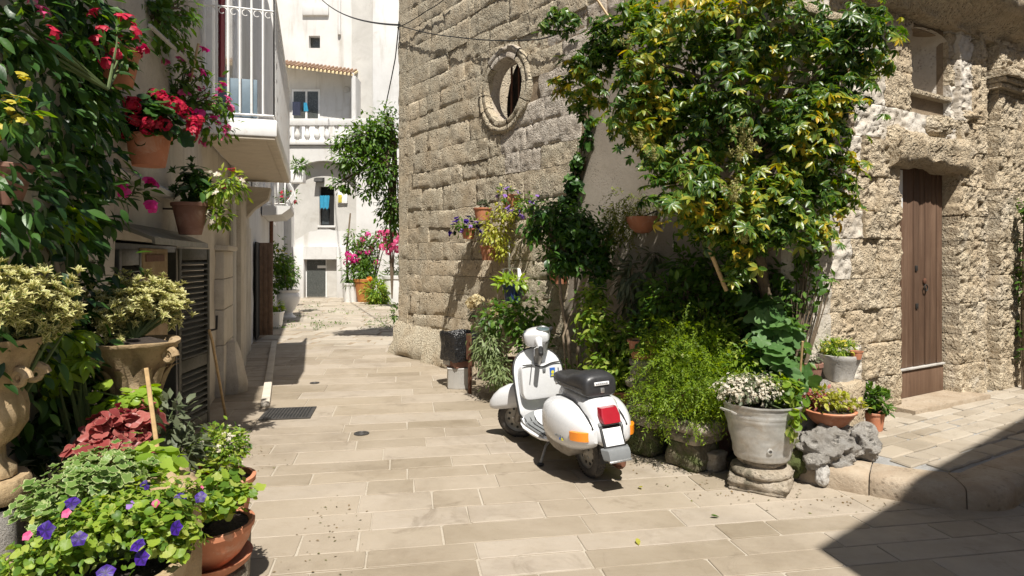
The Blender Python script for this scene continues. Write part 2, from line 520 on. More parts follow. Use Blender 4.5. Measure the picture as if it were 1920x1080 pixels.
# ================================================================ SETTING
C0 = Vector((2.344, 5.54, 0))                 # corner of the church
UA = Vector((.6, -.8, 0)); NA = Vector((-.8, -.6, 0))
OA = C0 - UA * 7.24                           # far end of the side wall
UB = Vector((.857, .514, 0)).normalized(); NB = Vector((UB.y, -UB.x, 0))
FA = Frame(OA, UA, NA)                        # side wall: u towards the camera
FB = Frame(C0, UB, NB)                        # front wall: u to the right
WLY = Vector((-.296, .955, 0)).normalized()
NL = Vector((WLY.y, -WLY.x, 0))
OL = Vector((-3.1, 6.2, 0))
def LX(Y): return -3.1 - .31 * (Y - 6.2)
FL = Frame(OL, WLY, NL)                       # left houses: u away from the camera
def LU(Y): return (Y - 6.2) / WLY.y
def hA(px, py, off=0.): return hit(px, py, OA, NA, off)
def hB(px, py, off=0.): return hit(px, py, C0, NB, off)
def hL(px, py, off=0.): return hit(px, py, OL, NL, off)
def uA(p): return (p - OA).dot(UA)
def uB(p): return (p - C0).dot(UB)
def uL(p): return (p - OL).dot(WLY)

# ground sheet
mb = MB(); mb.add([(-300, -300, -.06), (300, -300, -.06), (300, 500, -.06), (-300, 500, -.06)], [(0, 1, 2, 3)])
solo(mb.build('ground', M['cobble'], smooth=False), None, None, kind='structure')
# street bed and its slabs
street = MB()
street.add([(-9, -1.5, -.005), (9, -1.5, -.005), (9, 12.3, -.005), (-9, 12.3, -.005)], [(0, 1, 2, 3)])
street = solo(street.build('street', M['mortar'], smooth=False), None, None, kind='structure')
rdir = Vector((1, .17, 0)).normalized(); rper = Vector((-rdir.y, rdir.x, 0))
FR = Frame((0, 0, 0), rdir, rper)
walk = [(2.10, 4.86), (2.62, 4.48), (3.16, 4.26), (3.26, 4.30), (3.26 + 9 * UB.x, 4.30 + 9 * UB.y), (C0.x + 9.5 * UB.x, C0.y + 9.5 * UB.y), (C0.x - .1, C0.y + .05), (1.95, 5.55)]
def inside(p, poly):
    c = False
    for i in range(len(poly)):
        (x1, y1), (x2, y2) = poly[i], poly[i - 1]
        if (y1 > p[1]) != (y2 > p[1]) and p[0] < (x2 - x1) * (p[1] - y1) / (y2 - y1) + x1: c = not c
    return c
grate_c = G(541, 776); cover1 = G(678, 813.5); cover2 = G(590, 718.5)
rr = random.Random(5)
slabs = []
v = 2.3
while v < 12.6:
    h = rr.choice((.21, .25, .28, .32)) * (1.0 if v < 6.5 else 1.5)
    u = -4.8 + rr.random() * .5
    while u < 5.2:
        w = rr.choice((.34, .5, .62, .72, .9)) * (1.0 if v < 6.5 else 1.5)
        slabs.append((u, u + w, v, v + h)); u += w
    v += h
nsl = 0
for (a0, a1, b0, b1) in slabs:
    c = FR((a0 + a1) / 2, (b0 + b1) / 2, 0)
    pts = [FR(x, y, 0) for x, y in ((a0, b0), (a1, b0), (a1, b1), (a0, b1))]
    if all(inside(p, walk) for p in pts) or c.y > 12.2 or c.y < 2.6: continue
    if all((p - C0).dot(NA) < -.15 for p in pts) and all((p - C0).dot(NB) < 0.3 for p in pts): continue
    if all((p - OL).dot(NL) < -.1 for p in pts): continue
    pxs = [p.x / p.y for p in pts]
    if min(pxs) > .86 or max(pxs) < -.86: continue
    g = .004 + .003 * rr.random()
    j = lambda: (rr.random() - .5) * .008
    cc = [rr.uniform(.003, .014) for _ in range(4)]; am = (a0 + a1) / 2
    x0_, x1_, y0_, y1_ = a0 + g, a1 - g, b0 + g, b1 - g; j2 = lambda: (rr.random() - .5) * .006
    poly = [(x0_ + cc[0], y0_ + j2()), (am, y0_ + j2()), (x1_ - cc[1], y0_ + j2()), (x1_ + j(), y0_ + cc[1]), (x1_ + j(), y1_ - cc[2]), (x1_ - cc[2], y1_ + j2()), (am, y1_ + j2()), (x0_ + cc[3], y1_ + j2()), (x0_ + j(), y1_ - cc[3]), (x0_ + j(), y0_ + cc[0])]
    m = MB().prism(poly, -.05, rr.uniform(-.001, .003), .003, FR, bottom=False)
    m.build('paving_slab', M['slab'], street, ang=25); nsl += 1
# grate and covers lie flush on the slabs
def grate(name, c, label, w, d, group=None):
    t = thing(name, label, 'drain cover', (c.x, c.y, 0), group)
    m = MB(); fr = Frame((c.x, c.y, 0), rdir, rper)
    m.box(-w / 2, w / 2, -d / 2, -d / 2 + .025, .004, .014, fr); m.box(-w / 2, w / 2, d / 2 - .025, d / 2, .004, .014, fr)
    m.box(-w / 2, -w / 2 + .025, -d / 2 + .025, d / 2 - .025, .004, .014, fr); m.box(w / 2 - .025, w / 2, -d / 2 + .025, d / 2 - .025, .004, .014, fr)
    m.build('frame', M['grate'], t, smooth=False)
    MB().box(-w / 2 + .02, w / 2 - .02, -d / 2 + .02, d / 2 - .02, .0035, .005, fr).build('pit', M['black'], t, smooth=False)  # thin black plate, its colour stands for the dark under the bars
    n = int((w - .05) / .03)
    for i in range(n):
        x = -w / 2 + .03 + i * (w - .06) / (n - 1)
        MB().box(x - .008, x + .008, -d / 2 + .025, d / 2 - .025, .0055, .0125, fr).build('bar', M['grate'], t, smooth=False)
grate('drain_grate', grate_c, 'square cast iron drain grate set in the pale paving', .52, .50)
for nm, c, r, lb in (('manhole_cover', cover1, .072, 'small round iron cover in the paving nearer the scooter'), ('manhole_cover', cover2, .062, 'small round iron cover in the paving beyond the drain grate')):
    t = thing(nm, lb, 'cover', (c.x, c.y, 0), 'small round iron covers')
    MB().lathe([(0, .006), (r * .8, .006), (r * .82, .009), (r, .009), (r, .0035)], 28, (c.x, c.y, 0)).build('lid', M['grate'], t)
    MB().tube([(c.x + r * .5 * math.cos(a), c.y + r * .5 * math.sin(a), .007) for a in np.linspace(0, 6.28, 20)[:-1]], .004, 4, closed=True).build('rib', M['grate'], t)

# upper alley: uneven flagstones
alley = MB(); alley.add([(-14, 12.3, -.012), (12, 12.3, -.012), (12, 27, -.012), (-14, 27, -.012)], [(0, 1, 2, 3)])
alley = solo(alley.build('alley_paving', M['dark_mortar'], smooth=False), None, None, kind='structure')
rr = random.Random(9)
v = 12.2; nfl = 0
while v < 26.2:
    h = rr.uniform(.34, .62)
    u = LX(v) - .2 + rr.random() * .3
    while u < -.6 - .03 * v:
        w = rr.uniform(.45, .95)
        cxm, cym = u + w / 2, v + h / 2
        px = CXP + cxm / cym * FPX
        if 430 < px < 800 and nfl < 290:
            g = rr.uniform(.012, .022)
            sk = lambda: rr.uniform(-.06, .06)
            p0 = [(u + g + sk() * .5, v + g), (u + w * .5, v + g + sk() * .3), (u + w - g + sk() * .5, v + g), (u + w - g + sk(), v + h - g), (u + w * .5, v + h - g + sk() * .3), (u + g + sk(), v + h - g)]
            MB().prism(p0, -.05, rr.uniform(-.012, .006), .012, bottom=False).build('flagstone', M['cobble'], alley, ang=30); nfl += 1
        u += w
    v += h

# raised pavement in front of the church
SW = .155
m = MB(); inn = [(2.22, 4.98), (2.68, 4.64), (3.12, 4.46), (3.24, 4.47), (3.20 + 9 * UB.x, 4.42 + 9 * UB.y)] + walk[5:7] + [(2.1, 5.6)]
m.prism(inn, -.05, SW - .02, 0.0)
side = solo(m.build('sidewalk', M['grey_mortar'], smooth=False), None, None, kind='structure')
def kerb_path(pts, cuts, seed):
    """stones with a worn round nose swept along a curved line; the outside lies to the right of the direction of travel"""
    pts = [Vector((*p, 0)) for p in pts]
    for _ in range(3):   # corner cutting rounds the turn
        q = [pts[0]]
        for p0, p1 in zip(pts[:-1], pts[1:]): q += [p0.lerp(p1, .25), p0.lerp(p1, .75)]
        pts = q + [pts[-1]]
    ds = [0]
    for p0, p1 in zip(pts[:-1], pts[1:]): ds.append(ds[-1] + (p1 - p0).length)
    def at(d):
        for i in range(len(ds) - 1):
            if d <= ds[i + 1] or i == len(ds) - 2:
                t = (d - ds[i]) / max(1e-6, ds[i + 1] - ds[i]); break
        p = pts[i].lerp(pts[i + 1], t); g = (pts[min(i + 2, len(pts) - 1)] - pts[max(0, i - 1)]).normalized()
        return p, Vector((g.y, -g.x, 0))
    x = 0; k = 0
    while x < ds[-1] - .1:
        w = min(cuts[k % len(cuts)], ds[-1] - x); rings = []; ns = 13
        for i in range(ns):
            d = x + .004 + (w - .008) * i / (ns - 1); p, o = at(d)
            e = min(i, ns - 1 - i); dent = .016 if e == 0 else 0
            ring = []
            for (u, z) in ((-.30, .01), (-.30, SW - .002), (-.16, SW + .006), (-.07, SW + .004), (-.022, SW - .006), (-.002, SW - .026), (.008, SW - .06), (.012, .03), (.004, -.05)):
                wob = mnoise.fractal(Vector((d * 4, u * 9 + seed, z * 9)), .8, 2., 3) * .012
                f = 1 if u > -.28 else 0
                q = p + o * (u + (wob - dent) * f); ring.append((q.x, q.y, z + (wob * .5 - dent * .7) * (z > .05) * f))
            rings.append(ring)
        MB().loft(rings).build('kerb_stone', M['kerb'], side, ang=55, fix=True)
        x += w; k += 1
kerb_path([(1.95, 5.5), (2.06, 4.92), (2.62, 4.46), (3.22, 4.20), (3.62, 4.51), (3.27 + 8 * UB.x, 4.30 + 8 * UB.y)], (.55, .62, .58, .66, .75, 1.0, .9), 3)
top_poly = [(2.05, 5.5), (2.30, 5.08), (2.76, 4.72), (3.10, 4.53), (3.20, 4.54), (3.05 + 9 * UB.x, 4.44 + 9 * UB.y)] + walk[5:7]
rr = random.Random(21); v = .06
while v < 1.4:
    h = rr.uniform(.13, .20); u = -.6 + rr.random() * .3
    while u < 7.5:
        w = rr.uniform(.18, .40)
        q = FB(u + w / 2, v + h / 2, 0)
        if v + h < 1.30 and all(inside((FB(a_, b_, 0).x, FB(a_, b_, 0).y), top_poly) for a_, b_ in ((u + .03, v + .03), (u + w - .03, v + .03), (u + .03, v + h - .03), (u + w - .03, v + h - .03))):
            g = rr.uniform(.006, .014); sk = lambda: rr.uniform(-.028, .028)
            p0 = [(u + g + sk(), v + g), (u + w - g + sk(), v + g + sk() * .4), (u + w - g + sk(), v + h - g), (u + w * .5, v + h - g + sk() * .4), (u + g + sk(), v + h - g)]
            p0 = [(a, b) for a, b in p0]
            # the frame's b axis is outward: order reversed so that the top faces up
            MB().prism(p0[::-1], SW - .05, SW + rr.uniform(-.008, .004), .01, FB, bottom=False).build('flagstone', M['cobble'], side, ang=30)
        u += w
    v += h

# ================================================================ CHURCH
church = thing('church', 'old limestone church with round window and brown plank door', 'church', (C0.x, C0.y, 0))
HA = 6.6
OCU = hA(945, 168); ou, oz = uA(OCU), OCU.z; ORI, ORO = .43, .625
def block(fr, u0, u1, z0, z1, step, dfn, back, seed, edge=.03, warp=None, jl=.0):
    nx = max(2, int(round((u1 - u0) / step))); nz = max(2, int(round((z1 - z0) / step)))
    vs = []; fs = []
    for k in range(nz + 1):
        for i in range(nx + 1):
            u = u0 + (u1 - u0) * i / nx; z = z0 + (z1 - z0) * k / nz
            e = min(u - u0, u1 - u, z - z0, z1 - z)
            wu = mnoise.noise(Vector((u * 1.3, z * 2.5, 3.))) * jl + mnoise.noise(Vector((u * 6, z * 6, 5.))) * jl * .35; wz = mnoise.noise(Vector((u * .9, z * 1.2, 9.))) * jl * 1.0 + mnoise.noise(Vector((u * 5, z * 5, 2.))) * jl * .35
            uu, zz = u + wu, z + wz
            if warp: uu, zz = warp(uu, zz)
            d = dfn(uu, zz)
            if e < edge: d -= edge * (1 - e / edge) ** 1.4 * max(.04, .5 + 1.1 * mnoise.noise(Vector((u * 1.7, z * 1.7, 21.))))
            vs.append(fr(uu, d, zz))
    nf = len(vs)
    for k in range(nz):
        for i in range(nx):
            a = k * (nx + 1) + i
            fs.append((a, a + 1, a + nx + 2, a + nx + 1))
    rim = [i for i in range(nx + 1)] + [k * (nx + 1) + nx for k in range(1, nz + 1)] + [nz * (nx + 1) + i for i in range(nx - 1, -1, -1)] + [k * (nx + 1) for k in range(nz - 1, 0, -1)]
    for r_ in rim:
        k, i = divmod(r_, nx + 1)
        u = u0 + (u1 - u0) * i / nx; z = z0 + (z1 - z0) * k / nz
        if warp: u, z = warp(u, z)
        vs.append(fr(u, back, z))
    n = len(rim)
    for i in range(n):
        j = (i + 1) % n
        fs.append((rim[j], rim[i], nf + i, nf + j))
    return MB().add(vs, fs)

# --- side wall
side_wall = MB()
side_wall.box(-.02, ou - .45, -.2, -.03, -.1, HA, FA)
side_wall.box(ou + .45, 7.22, -.35, -.03, -.1, HA, FA)
side_wall.box(ou - .45, ou + .45, -.35, -.03, -.1, oz - .45, FA)
side_wall.box(ou - .45, ou + .45, -.35, -.03, oz + .45, HA, FA)
side_wall = side_wall.build('side_wall', M['dark_mortar'], church, smooth=False)
def patch_left(z): return 4.42 + .26 * max(0, z - 1.6) + .05 * math.sin(z * 5)
rr = random.Random(3)
def dA(u, z):
    p = Vector((u, z, 3.7))
    rough = .5 + .5 * mnoise.noise(p * .7)
    d = .008 * mnoise.fractal(p * 2.2, .9, 2., 4) + (.005 + .017 * rough) * mnoise.fractal(p * 13, .8, 2., 3)
    vv = mnoise.voronoi(p * 11)[0][0]
    d -= .07 * max(0, .36 - vv) * (rough + .3)
    return d
def warpA(u, z):
    du, dz = u - ou, z - oz; q = math.hypot(du, dz)
    if q < .55 and q > 1e-4:
        return ou + du / q * .55, oz + dz / q * .55
    return u, z
z = -.02; cnt = 0
while z < HA - .05:
    h = rr.choice((.24, .28, .31, .34, .38)); h = min(h, HA - z)
    u = -.03 - (.25 * rr.random()); first = True
    while u < 7.2:
        w = rr.choice((.3, .42, .55, .62, .75, .95)) * rr.uniform(.9, 1.1)
        a0, a1 = max(u, -.03), min(u + w, 7.22)
        if a1 - a0 < .12 and a1 < 7.2:
            u += w; continue
        uc, zc = (a0 + a1) / 2, z + h / 2
        ok = math.hypot(uc - ou, zc - oz) > .5 and not (uc > patch_left(zc) + .12 and zc < 4.6)
        # never seen: far above the top of the picture
        Yc = FA(uc, 0, 0).y
        if zc > CAMZ + .42 * Yc + .3: ok = False
        if ok:
            off = rr.uniform(-.004, .006) + (-.02 if rr.random() < .06 else 0)
            far = Yc > 9.5
            white = (mnoise.noise(Vector((uc * .5 + 8, zc * .7, 1))) > .12 and uc > 3.0 and 2.2 < zc < 4.6)
            m = block(FA, a0 + .003, a1 - .003, z + .003, z + h - .003, .042 if not far else .06, lambda a, b: dA(a, b) + off, -.045, cnt * .37, .016, warpA, .04)
            m.build('stone', M['church_white'] if white else M['church'], side_wall, ang=60); cnt += 1
        u += w
    z += h
# battered footing
rings = []
for i in range(46):
    u = -.05 + i * 7.2 / 45
    ring = []
    for (d, zz) in ((-.02, -.02), (.20, -.02), (.19, .10), (.14, .24), (.07, .40), (.02, .52), (-.02, .56)):
        k = mnoise.fractal(Vector((u * 2.6, zz * 3, 2.)), .9, 2., 4)
        ring.append(FA(u, d * (1 + .55 * k) if d > 0 else d, zz + .05 * k * (zz > .2)))
    rings.append(ring)
MB().loft(rings, closed=False).build('footing', M['church'], church, ang=60, fix=True)
# plaster patch with a curved edge
poly = []
zs = [-.02 + i * .25 for i in range(19)]
pl = [(patch_left(zz) + .03 * mnoise.noise(Vector((zz * 3, 0, 0))), zz) for zz in zs]
vs = []; fs = []
NU = 26
for (ul, zz) in pl:
    for i in range(NU + 1):
        u = ul + (7.225 - ul) * i / NU
        d = .012 + .02 * mnoise.fractal(Vector((u * 1.2, zz * 1.2, 5)), .9, 2, 3) - (.03 if i == 0 else 0)
        vs.append(FA(u, d, zz))
for k in range(len(pl) - 1):
    for i in range(NU):
        a = k * (NU + 1) + i; fs.append((a, a + 1, a + NU + 2, a + NU + 1))
MB().add(vs, fs).build('plaster_patch', M['plaster_patch'], church, ang=60)
# round window: ring of stones, deep reveal, black disc behind for the dark interior
ocu = thing('round_window', None, None) if False else None
oframe = Frame(FA(ou, 0, oz), UA, Vector((0, 0, 1)), NA)     # lathe axis outward
nst = 14
win = MB().lathe([(.44, -.03), (.42, -.10), (.40, -.19), (.395, -.21), (.60, -.22)], 40, axis=oframe).build('round_window', M['church_white'], church)
for i in range(nst):
    a0 = 2 * math.pi * i / nst + .012; a1 = 2 * math.pi * (i + 1) / nst - .012
    rings = []
    jr = rr.uniform(-.012, .012)
    for k in range(6):
        a = a0 + (a1 - a0) * k / 5
        ring = []
        for (r_, d) in ((.425, -.10), (.42, .0), (.435, .03), (.49, .032), (.51, .018), (.53, .036), (.575, .038), (.598, .015), (.602, -.04)):
            q = .012 * mnoise.noise(Vector((math.cos(a) * 6, math.sin(a) * 6, r_ * 14 + i)))
            ring.append(FA(ou + math.cos(a) * (r_ + jr * .4 + q), d + q + jr, oz + math.sin(a) * (r_ + jr * .4 + q)))
        rings.append(ring)
    MB().loft(rings, closed=False, cap=False).build('ring_stone', M['church_white'] if 1 < i < 5 else M['church'], win, ang=50, fix=True)
MB().add([FA(ou + .95 * math.cos(a), -.75, oz + .95 * math.sin(a)) for a in np.linspace(0, 2 * math.pi, 33)[:-1]], [tuple(range(32))]).build('interior_dark', M['black'], win, smooth=False)  # black disc, the darkness of the church interior put into colour
m = MB()
for x in (-.17, 0, .17):
    m.box(ou + x - .012, ou + x + .012, -.27, -.25, oz - .42, oz + .42, FA)
m.build('glazing_bar', M['rust'], win, smooth=False)

# --- front wall with the door
DU0, DU1, DZ0, DZ1 = 1.84, 2.97, SW + .07, 2.62
HB = 5.0
fw = MB()
fw.box(.0, DU0 - .02, -.55, -.06, -.1, HB, FB); fw.box(DU1 + .02, 9.4, -.55, -.06, -.1, HB, FB); fw.box(DU0 - .02, DU1 + .02, -.55, -.06, DZ1 + .08, 3.44, FB)
NU0, NU1, NZ0, NZ1 = 2.10, 2.84, 3.44, 4.02
fw.box(DU0 - .02, NU0, -.55, -.06, 3.44, HB, FB); fw.box(NU1, DU1 + .02, -.55, -.06, 3.44, HB, FB); fw.box(NU0, NU1, -.55, -.06, 4.1, HB, FB)
front_wall = fw.build('front_wall', M['dark_mortar'], church, smooth=False)
def dB(u, z, amp=1.0):
    p = Vector((u, z, 1.3))
    er = .45 + .55 * max(-.4, mnoise.noise(p * .9 + Vector((4, 1, 0))))
    if u > 2.7: er = max(er, .75)
    er *= (.35 + .65 * min(1, max(0, (z - .35) / .7)))
    d = .028 * er * mnoise.fractal(p * 3.2, .8, 2., 4) + .022 * mnoise.fractal(p * 13, .8, 2., 3)
    v1 = mnoise.voronoi(p * 6.5)[0][0]
    v2 = mnoise.voronoi(p * 15)[0][0]
    d -= er * (.12 * max(0, .42 - v1) + .15 * max(0, .42 - v2))
    return d * amp
rr = random.Random(12)
courses = []; COURSE = (.27, .30, .34, .38)
z = SW - .03
while z < 4.15:
    h = rr.choice(COURSE); courses.append((z, min(z + h, 4.2))); z += h
def face_off(u, z):
    if u < .55: return .10 if z < 4.1 else 0
    if 1.45 < u < DU0: return .03
    if DU1 < u < 3.60: return .05
    if 3.74 < u < 4.58: return .12
    return 0.
bcnt = 0
cuts = [0.0, .55, 1.0, 1.45, DU0]
cutsR = [DU1, 3.28, 3.60, 3.74, 4.2, 4.58, 5.1, 5.7, 6.4, 7.1]
for ci, (z0, z1) in enumerate(courses):
    segs = []
    if z0 < DZ1 + .1:
        c1 = [c + (rr.uniform(-.12, .12) if c in (1.0,) else 0) for c in cuts]
        if ci % 2: c1 = [0, .55, 1.2, DU0]
        segs += list(zip(c1[:-1], c1[1:]))
    else:
        c1 = [0, .55, 1.1, 1.6, NU0 if z1 > NZ0 else 2.2]
        segs += list(zip(c1[:-1], c1[1:]))
        if z1 <= NZ0: segs.append((2.2, DU1))
        else: segs.append((NU1, DU1))
    cr = [c + (rr.uniform(-.1, .1) if c in (3.28, 4.2, 5.1, 5.7) else 0) for c in cutsR]
    segs += list(zip(cr[:-1], cr[1:]))
    for (a, b) in segs:
        uc = (a + b) / 2
        zz1 = z1
        fo = face_off(uc, (z0 + z1) / 2)
        depth = -.22 if (abs(b - DU0) < .02 or abs(a - DU1) < .02) and z0 < DZ1 else -.12
        wht = 0 < uc < 1.45 and mnoise.noise(Vector((uc * 2 + 3, z0 * 1.4, 0))) > -.12
        if z0 > 2.75 and 1.7 < uc < 3.3: wht = mnoise.noise(Vector((uc * 3, z0 * 2, 5))) > -.2
        step = .019 if uc > .5 and uc < 4.6 else .045
        m = block(FB, a + .003, b - .003, z0 + .003, zz1 - .003, step, lambda x, y: dB(x, y) + fo, depth, bcnt * .7, .009, None, .014)
        m.build('ashlar', M['front_white'] if wht else M['front'], front_wall, ang=70); bcnt += 1
# lintel with its uneven underside
def lintel():
    rings = []
    for i in range(40):
        u = DU0 - .22 + i * (DU1 - DU0 + .42) / 39
        ring = []
        for (d, zz) in ((-.25, DZ1 - .005), (.03, DZ1 - .02), (.13, DZ1 + .02), (.17, DZ1 + .09), (.15, DZ1 + .17), (.19, DZ1 + .22), (.17, DZ1 + .30), (.05, DZ1 + .36), (-.06, DZ1 + .37)):
            k = mnoise.fractal(Vector((u * 6, zz * 9, d * 9)), .8, 2., 4)
            ring.append(FB(u, d * .75 + (.05 * k if d > -.1 else 0), zz + .03 * k + (.03 * math.sin((u - DU0) * 3.2) if zz < DZ1 + .05 else 0)))
        rings.append(ring)
    return MB().loft(rings)
lintel().build('lintel', M['front'], church, ang=70, fix=True)
# ledge remains above the lintel
for (px, py, w, h, d, sd) in ((1745, 236, .30, .10, .05, 3), (1800, 222, .2, .08, .05, 5)):
    p = hB(px, py)
    rough_rock('worn_ledge', FB(uB(p), .0, p.z), (w, d, h), M['front'], church, .45, sd, 5)
# niche
nm = MB()
NC, NR = (NU0 + NU1) / 2, (NU1 - NU0) / 2
rings = []
for (zz, ) in [(z_,) for z_ in np.linspace(NZ0, NZ1 + .0, 8)]:
    rings.append([FB(NC + (NR + .03) * math.cos(a), -.02 - .30 * math.sin(a), zz) for a in np.linspace(0, math.pi, 12)])
for b in np.linspace(.3, 1.5, 5):
    rings.append([FB(NC + (NR + .03) * math.cos(a) * math.cos(b), -.02 - .30 * math.sin(a) * math.cos(b), NZ1 + .1 * math.sin(b)) for a in np.linspace(0, math.pi, 12)])
niche = nm.loft(rings, closed=False).build('niche', M['front_white'], church, ang=60)
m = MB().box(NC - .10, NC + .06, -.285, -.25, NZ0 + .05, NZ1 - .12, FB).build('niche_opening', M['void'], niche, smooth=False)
MB().box(NU0 - .04, NU1 + .04, -.3, .02, NZ0 - .06, NZ0 - .005, FB, .015).build('niche_sill', M['front'], niche)
# capitals of the pilasters
for (u0, u1, zc) in ((3.70, 4.64, 3.62), (-.06, .62, 3.6)):
    m = MB()
    for (d, za, zb) in ((.17, zc, zc + .06), (.21, zc + .062, zc + .12), (.26, zc + .122, zc + .20)):
        rings = []
        for i in range(24):
            u = u0 - d * .25 + (u1 - u0 + d * .5) * i / 23
            k = mnoise.fractal(Vector((u * 7, za * 9, 2)), .8, 2, 3) * .03
            rings.append([FB(u, -.05, za), FB(u, d + k, za + .006), FB(u, d + .012 + k, (za + zb) / 2), FB(u, d + k, zb - .004), FB(u, -.05, zb)])
        m.loft(rings)
    m.build('capital', M['front'], church, ang=60, fix=True)
# cornice
cn = MB(); rings = []
prof = ((-.05, 4.16), (.08, 4.17), (.10, 4.24), (.20, 4.30), (.30, 4.40), (.36, 4.42), (.40, 4.52), (.44, 4.66), (.40, 4.78), (-.05, 4.82))
for i in range(90):
    u = -.4 + i * 9.6 / 89
    ring = []
    for (d, zz) in prof:
        k = mnoise.fractal(Vector((u * 3, zz * 5, d * 5)), .8, 2., 4)
        ring.append(FB(u, d + (.06 * k if d > 0 else 0), zz + .02 * k))
    rings.append(ring)
cn.loft(rings).build('cornice', M['front'], church, ang=60, fix=True)
# door: planks, kick board, frame, furniture
door = MB().box(DU0 - .03, DU1 + .03, -.165, -.145, SW, DZ1 + .06, FB).build('door', M['black'], church, smooth=False)
npk = 9; pw = (DU1 - DU0 - .05) / npk
for i in range(npk):
    a = DU0 + .025 + i * pw
    MB().box(a + .003, a + pw - .003, -.144, -.115 - (.006 if i % 2 else 0), SW + .36, DZ1 + .03, FB, .006).build('plank', M['wood_door'], door)
MB().box(DU0 + .01, DU1 - .01, -.144, -.11, SW + .045, SW + .335, FB, .008).build('kick_board', M['wood_door'], door)
MB().box(DU0 + .01, DU1 - .01, -.144, -.09, SW + .338, SW + .358, FB, .004).build('weather_bar', M['greystone'], door)
kp = hB(1733, 532, -.115)
kf = Frame(FB(uB(kp), -.115, kp.z), UB, NB)
MB().lathe([(0, 0), (.03, .0), (.032, .008), (.02, .014), (0, .016)], 16, axis=Frame(kf(0, 0, .03), UB, Vector((0, 0, 1)), NB)).build('knocker', M['rust'], door)
MB().tube([kf(.032 * math.sin(a), .018, -.01 - .035 + .035 * math.cos(a)) for a in np.linspace(0, 6.28, 15)[:-1]], .007, 6, closed=True).build('knocker_ring', M['iron_dark'], door)
for (px, py) in ((1717, 503), (1718, 574)):
    q = hB(px, py, -.115); u_, z_ = uB(q), q.z
    MB().box(u_ - .022, u_ + .022, -.115, -.102, z_ - .03, z_ + .03, FB, .004).build('lock_plate', M['iron_dark'], door)
MB().box(DU0 - .02, DU0 + .26, -.108, -.100, DZ1 - .42, DZ1 - .02, FB).build('notice_strip', M['porcelain'], church, smooth=False)
MB().prism([(DU0 - .1, -.18), (DU1 + .12, -.18), (DU1 + .2, .26), (DU0 - .12, .22)][::-1], SW - .02, SW + .045, .012, FB).build('doorstep', M['kerb'], church, ang=30)
# rest of the building so that light and shade are right
m = MB()
BK = Vector((.8, .6, 0))
bk = [OA, C0, C0 + UB * 9.4, C0 + UB * 9.4 + Vector((-.514, .857, 0)) * 7, OA + BK * 7.5]
m.add([(p.x, p.y, HB - .02) for p in (C0 - NA * .3 + UB * .3, C0 + UB * 9.3 - NB * .3, C0 + UB * 9.3 - NB * 7, OA - NA * 7)], [(0, 1, 2, 3)])
Fk = Frame(OA + Vector((.002, 0, 0)), BK, UA)
m.box(.0, 7.5, .0, .3, -.1, HA - .02, Fk)
m.build('rear_wall', M['church'], church, smooth=False)

# ================================================================ HOUSE ACROSS THE CORNER (outside the picture; its roof corner shades the pavement)
tip = G(1530, 1028)
Hx = 6.4
cb = tip + Vector((to_sun.x, to_sun.y, 0)) / to_sun.z * Hx
e1 = Vector((2.83, 2.28, 0)).normalized(); e2 = Vector((.62, -.78, 0)).normalized()
oh = thing('corner_house', 'cream house facing the church whose roof corner shades the pavement', 'house', (cb.x, cb.y, 0))
q = [cb, cb + e2 * 7, cb + e2 * 7 + e1 * 14, cb + e1 * 14]
MB().prism([(p.x, p.y) for p in q], -.05, Hx - .12).build('wall', M['cream'], oh, smooth=False)
MB().prism([(p.x + d[0], p.y + d[1]) for p, d in zip(q, ((-.0, -.0), (0, 0), (0, 0), (0, 0)))], Hx - .118, Hx).build('roof', M['tile'], oh, smooth=False)
for i in range(4):
    fr = Frame(cb + e1 * (1.8 + i * 3.2), e1, Vector((-e1.y, e1.x, 0)))
    w = MB().box(-.5, .5, .0, .05, 3.6, 5.0, fr).build('window', M['brownpaint'], oh, smooth=False)
    MB().box(-.4, .4, .052, .06, 3.7, 4.9, fr).build('pane', M['glass'], w, smooth=False)

# ================================================================ LEFT HOUSES
def LW(Y, d, z): return FL(LU(Y), d, z)
h1 = thing('town_house', 'cream plastered house with louvred door and iron balcony above it', 'house', tuple(LW(6.2, 0, 0)))
def sheet(fr, u0, u1, z0, z1, nu, nz, amp, d0, back=-.3, sc=1.5):
    vs = []; fs = []
    for k in range(nz + 1):
        for i in range(nu + 1):
            u = u0 + (u1 - u0) * i / nu; z = z0 + (z1 - z0) * k / nz
            vs.append(fr(u, d0 + amp * mnoise.fractal(Vector((u * sc, z * sc, d0 * 7)), .9, 2., 4), z))
    for k in range(nz):
        for i in range(nu):
            a = k * (nu + 1) + i; fs.append((a, a + nu + 1, a + nu + 2, a + 1))
    n0 = len(vs); 
    vs += [fr(u0, back, z0), fr(u1, back, z0), fr(u1, back, z1), fr(u0, back, z1)]
    c = [0, nu, nz * (nu + 1) + nu, nz * (nu + 1)]
    for i in range(4):
        j = (i + 1) % 4
        # edge strips: walk along the border
        if i == 0: run = list(range(nu + 1))
        elif i == 1: run = [k * (nu + 1) + nu for k in range(nz + 1)]
        elif i == 2: run = [nz * (nu + 1) + k for k in range(nu, -1, -1)]
        else: run = [k * (nu + 1) for k in range(nz, -1, -1)]
        fs.append(tuple(run) + (n0 + j, n0 + i))
    return MB().add(vs, fs)
DY0, DY1, DZT = 3.75, 5.55, 1.78            # low doorway behind the plants
d0u, d1u = LU(DY0), LU(DY1)
LEDZ = 2.20
wall1 = sheet(FL, LU(2.05), d0u, -.05, LEDZ, 20, 16, .02, 0).build('wall', M['cream'], h1, ang=60, fix=True)
sheet(FL, d0u + .002, d1u - .002, DZT + .02, LEDZ, 12, 5, .02, .0).build('wall', M['cream'], h1, ang=60, fix=True)
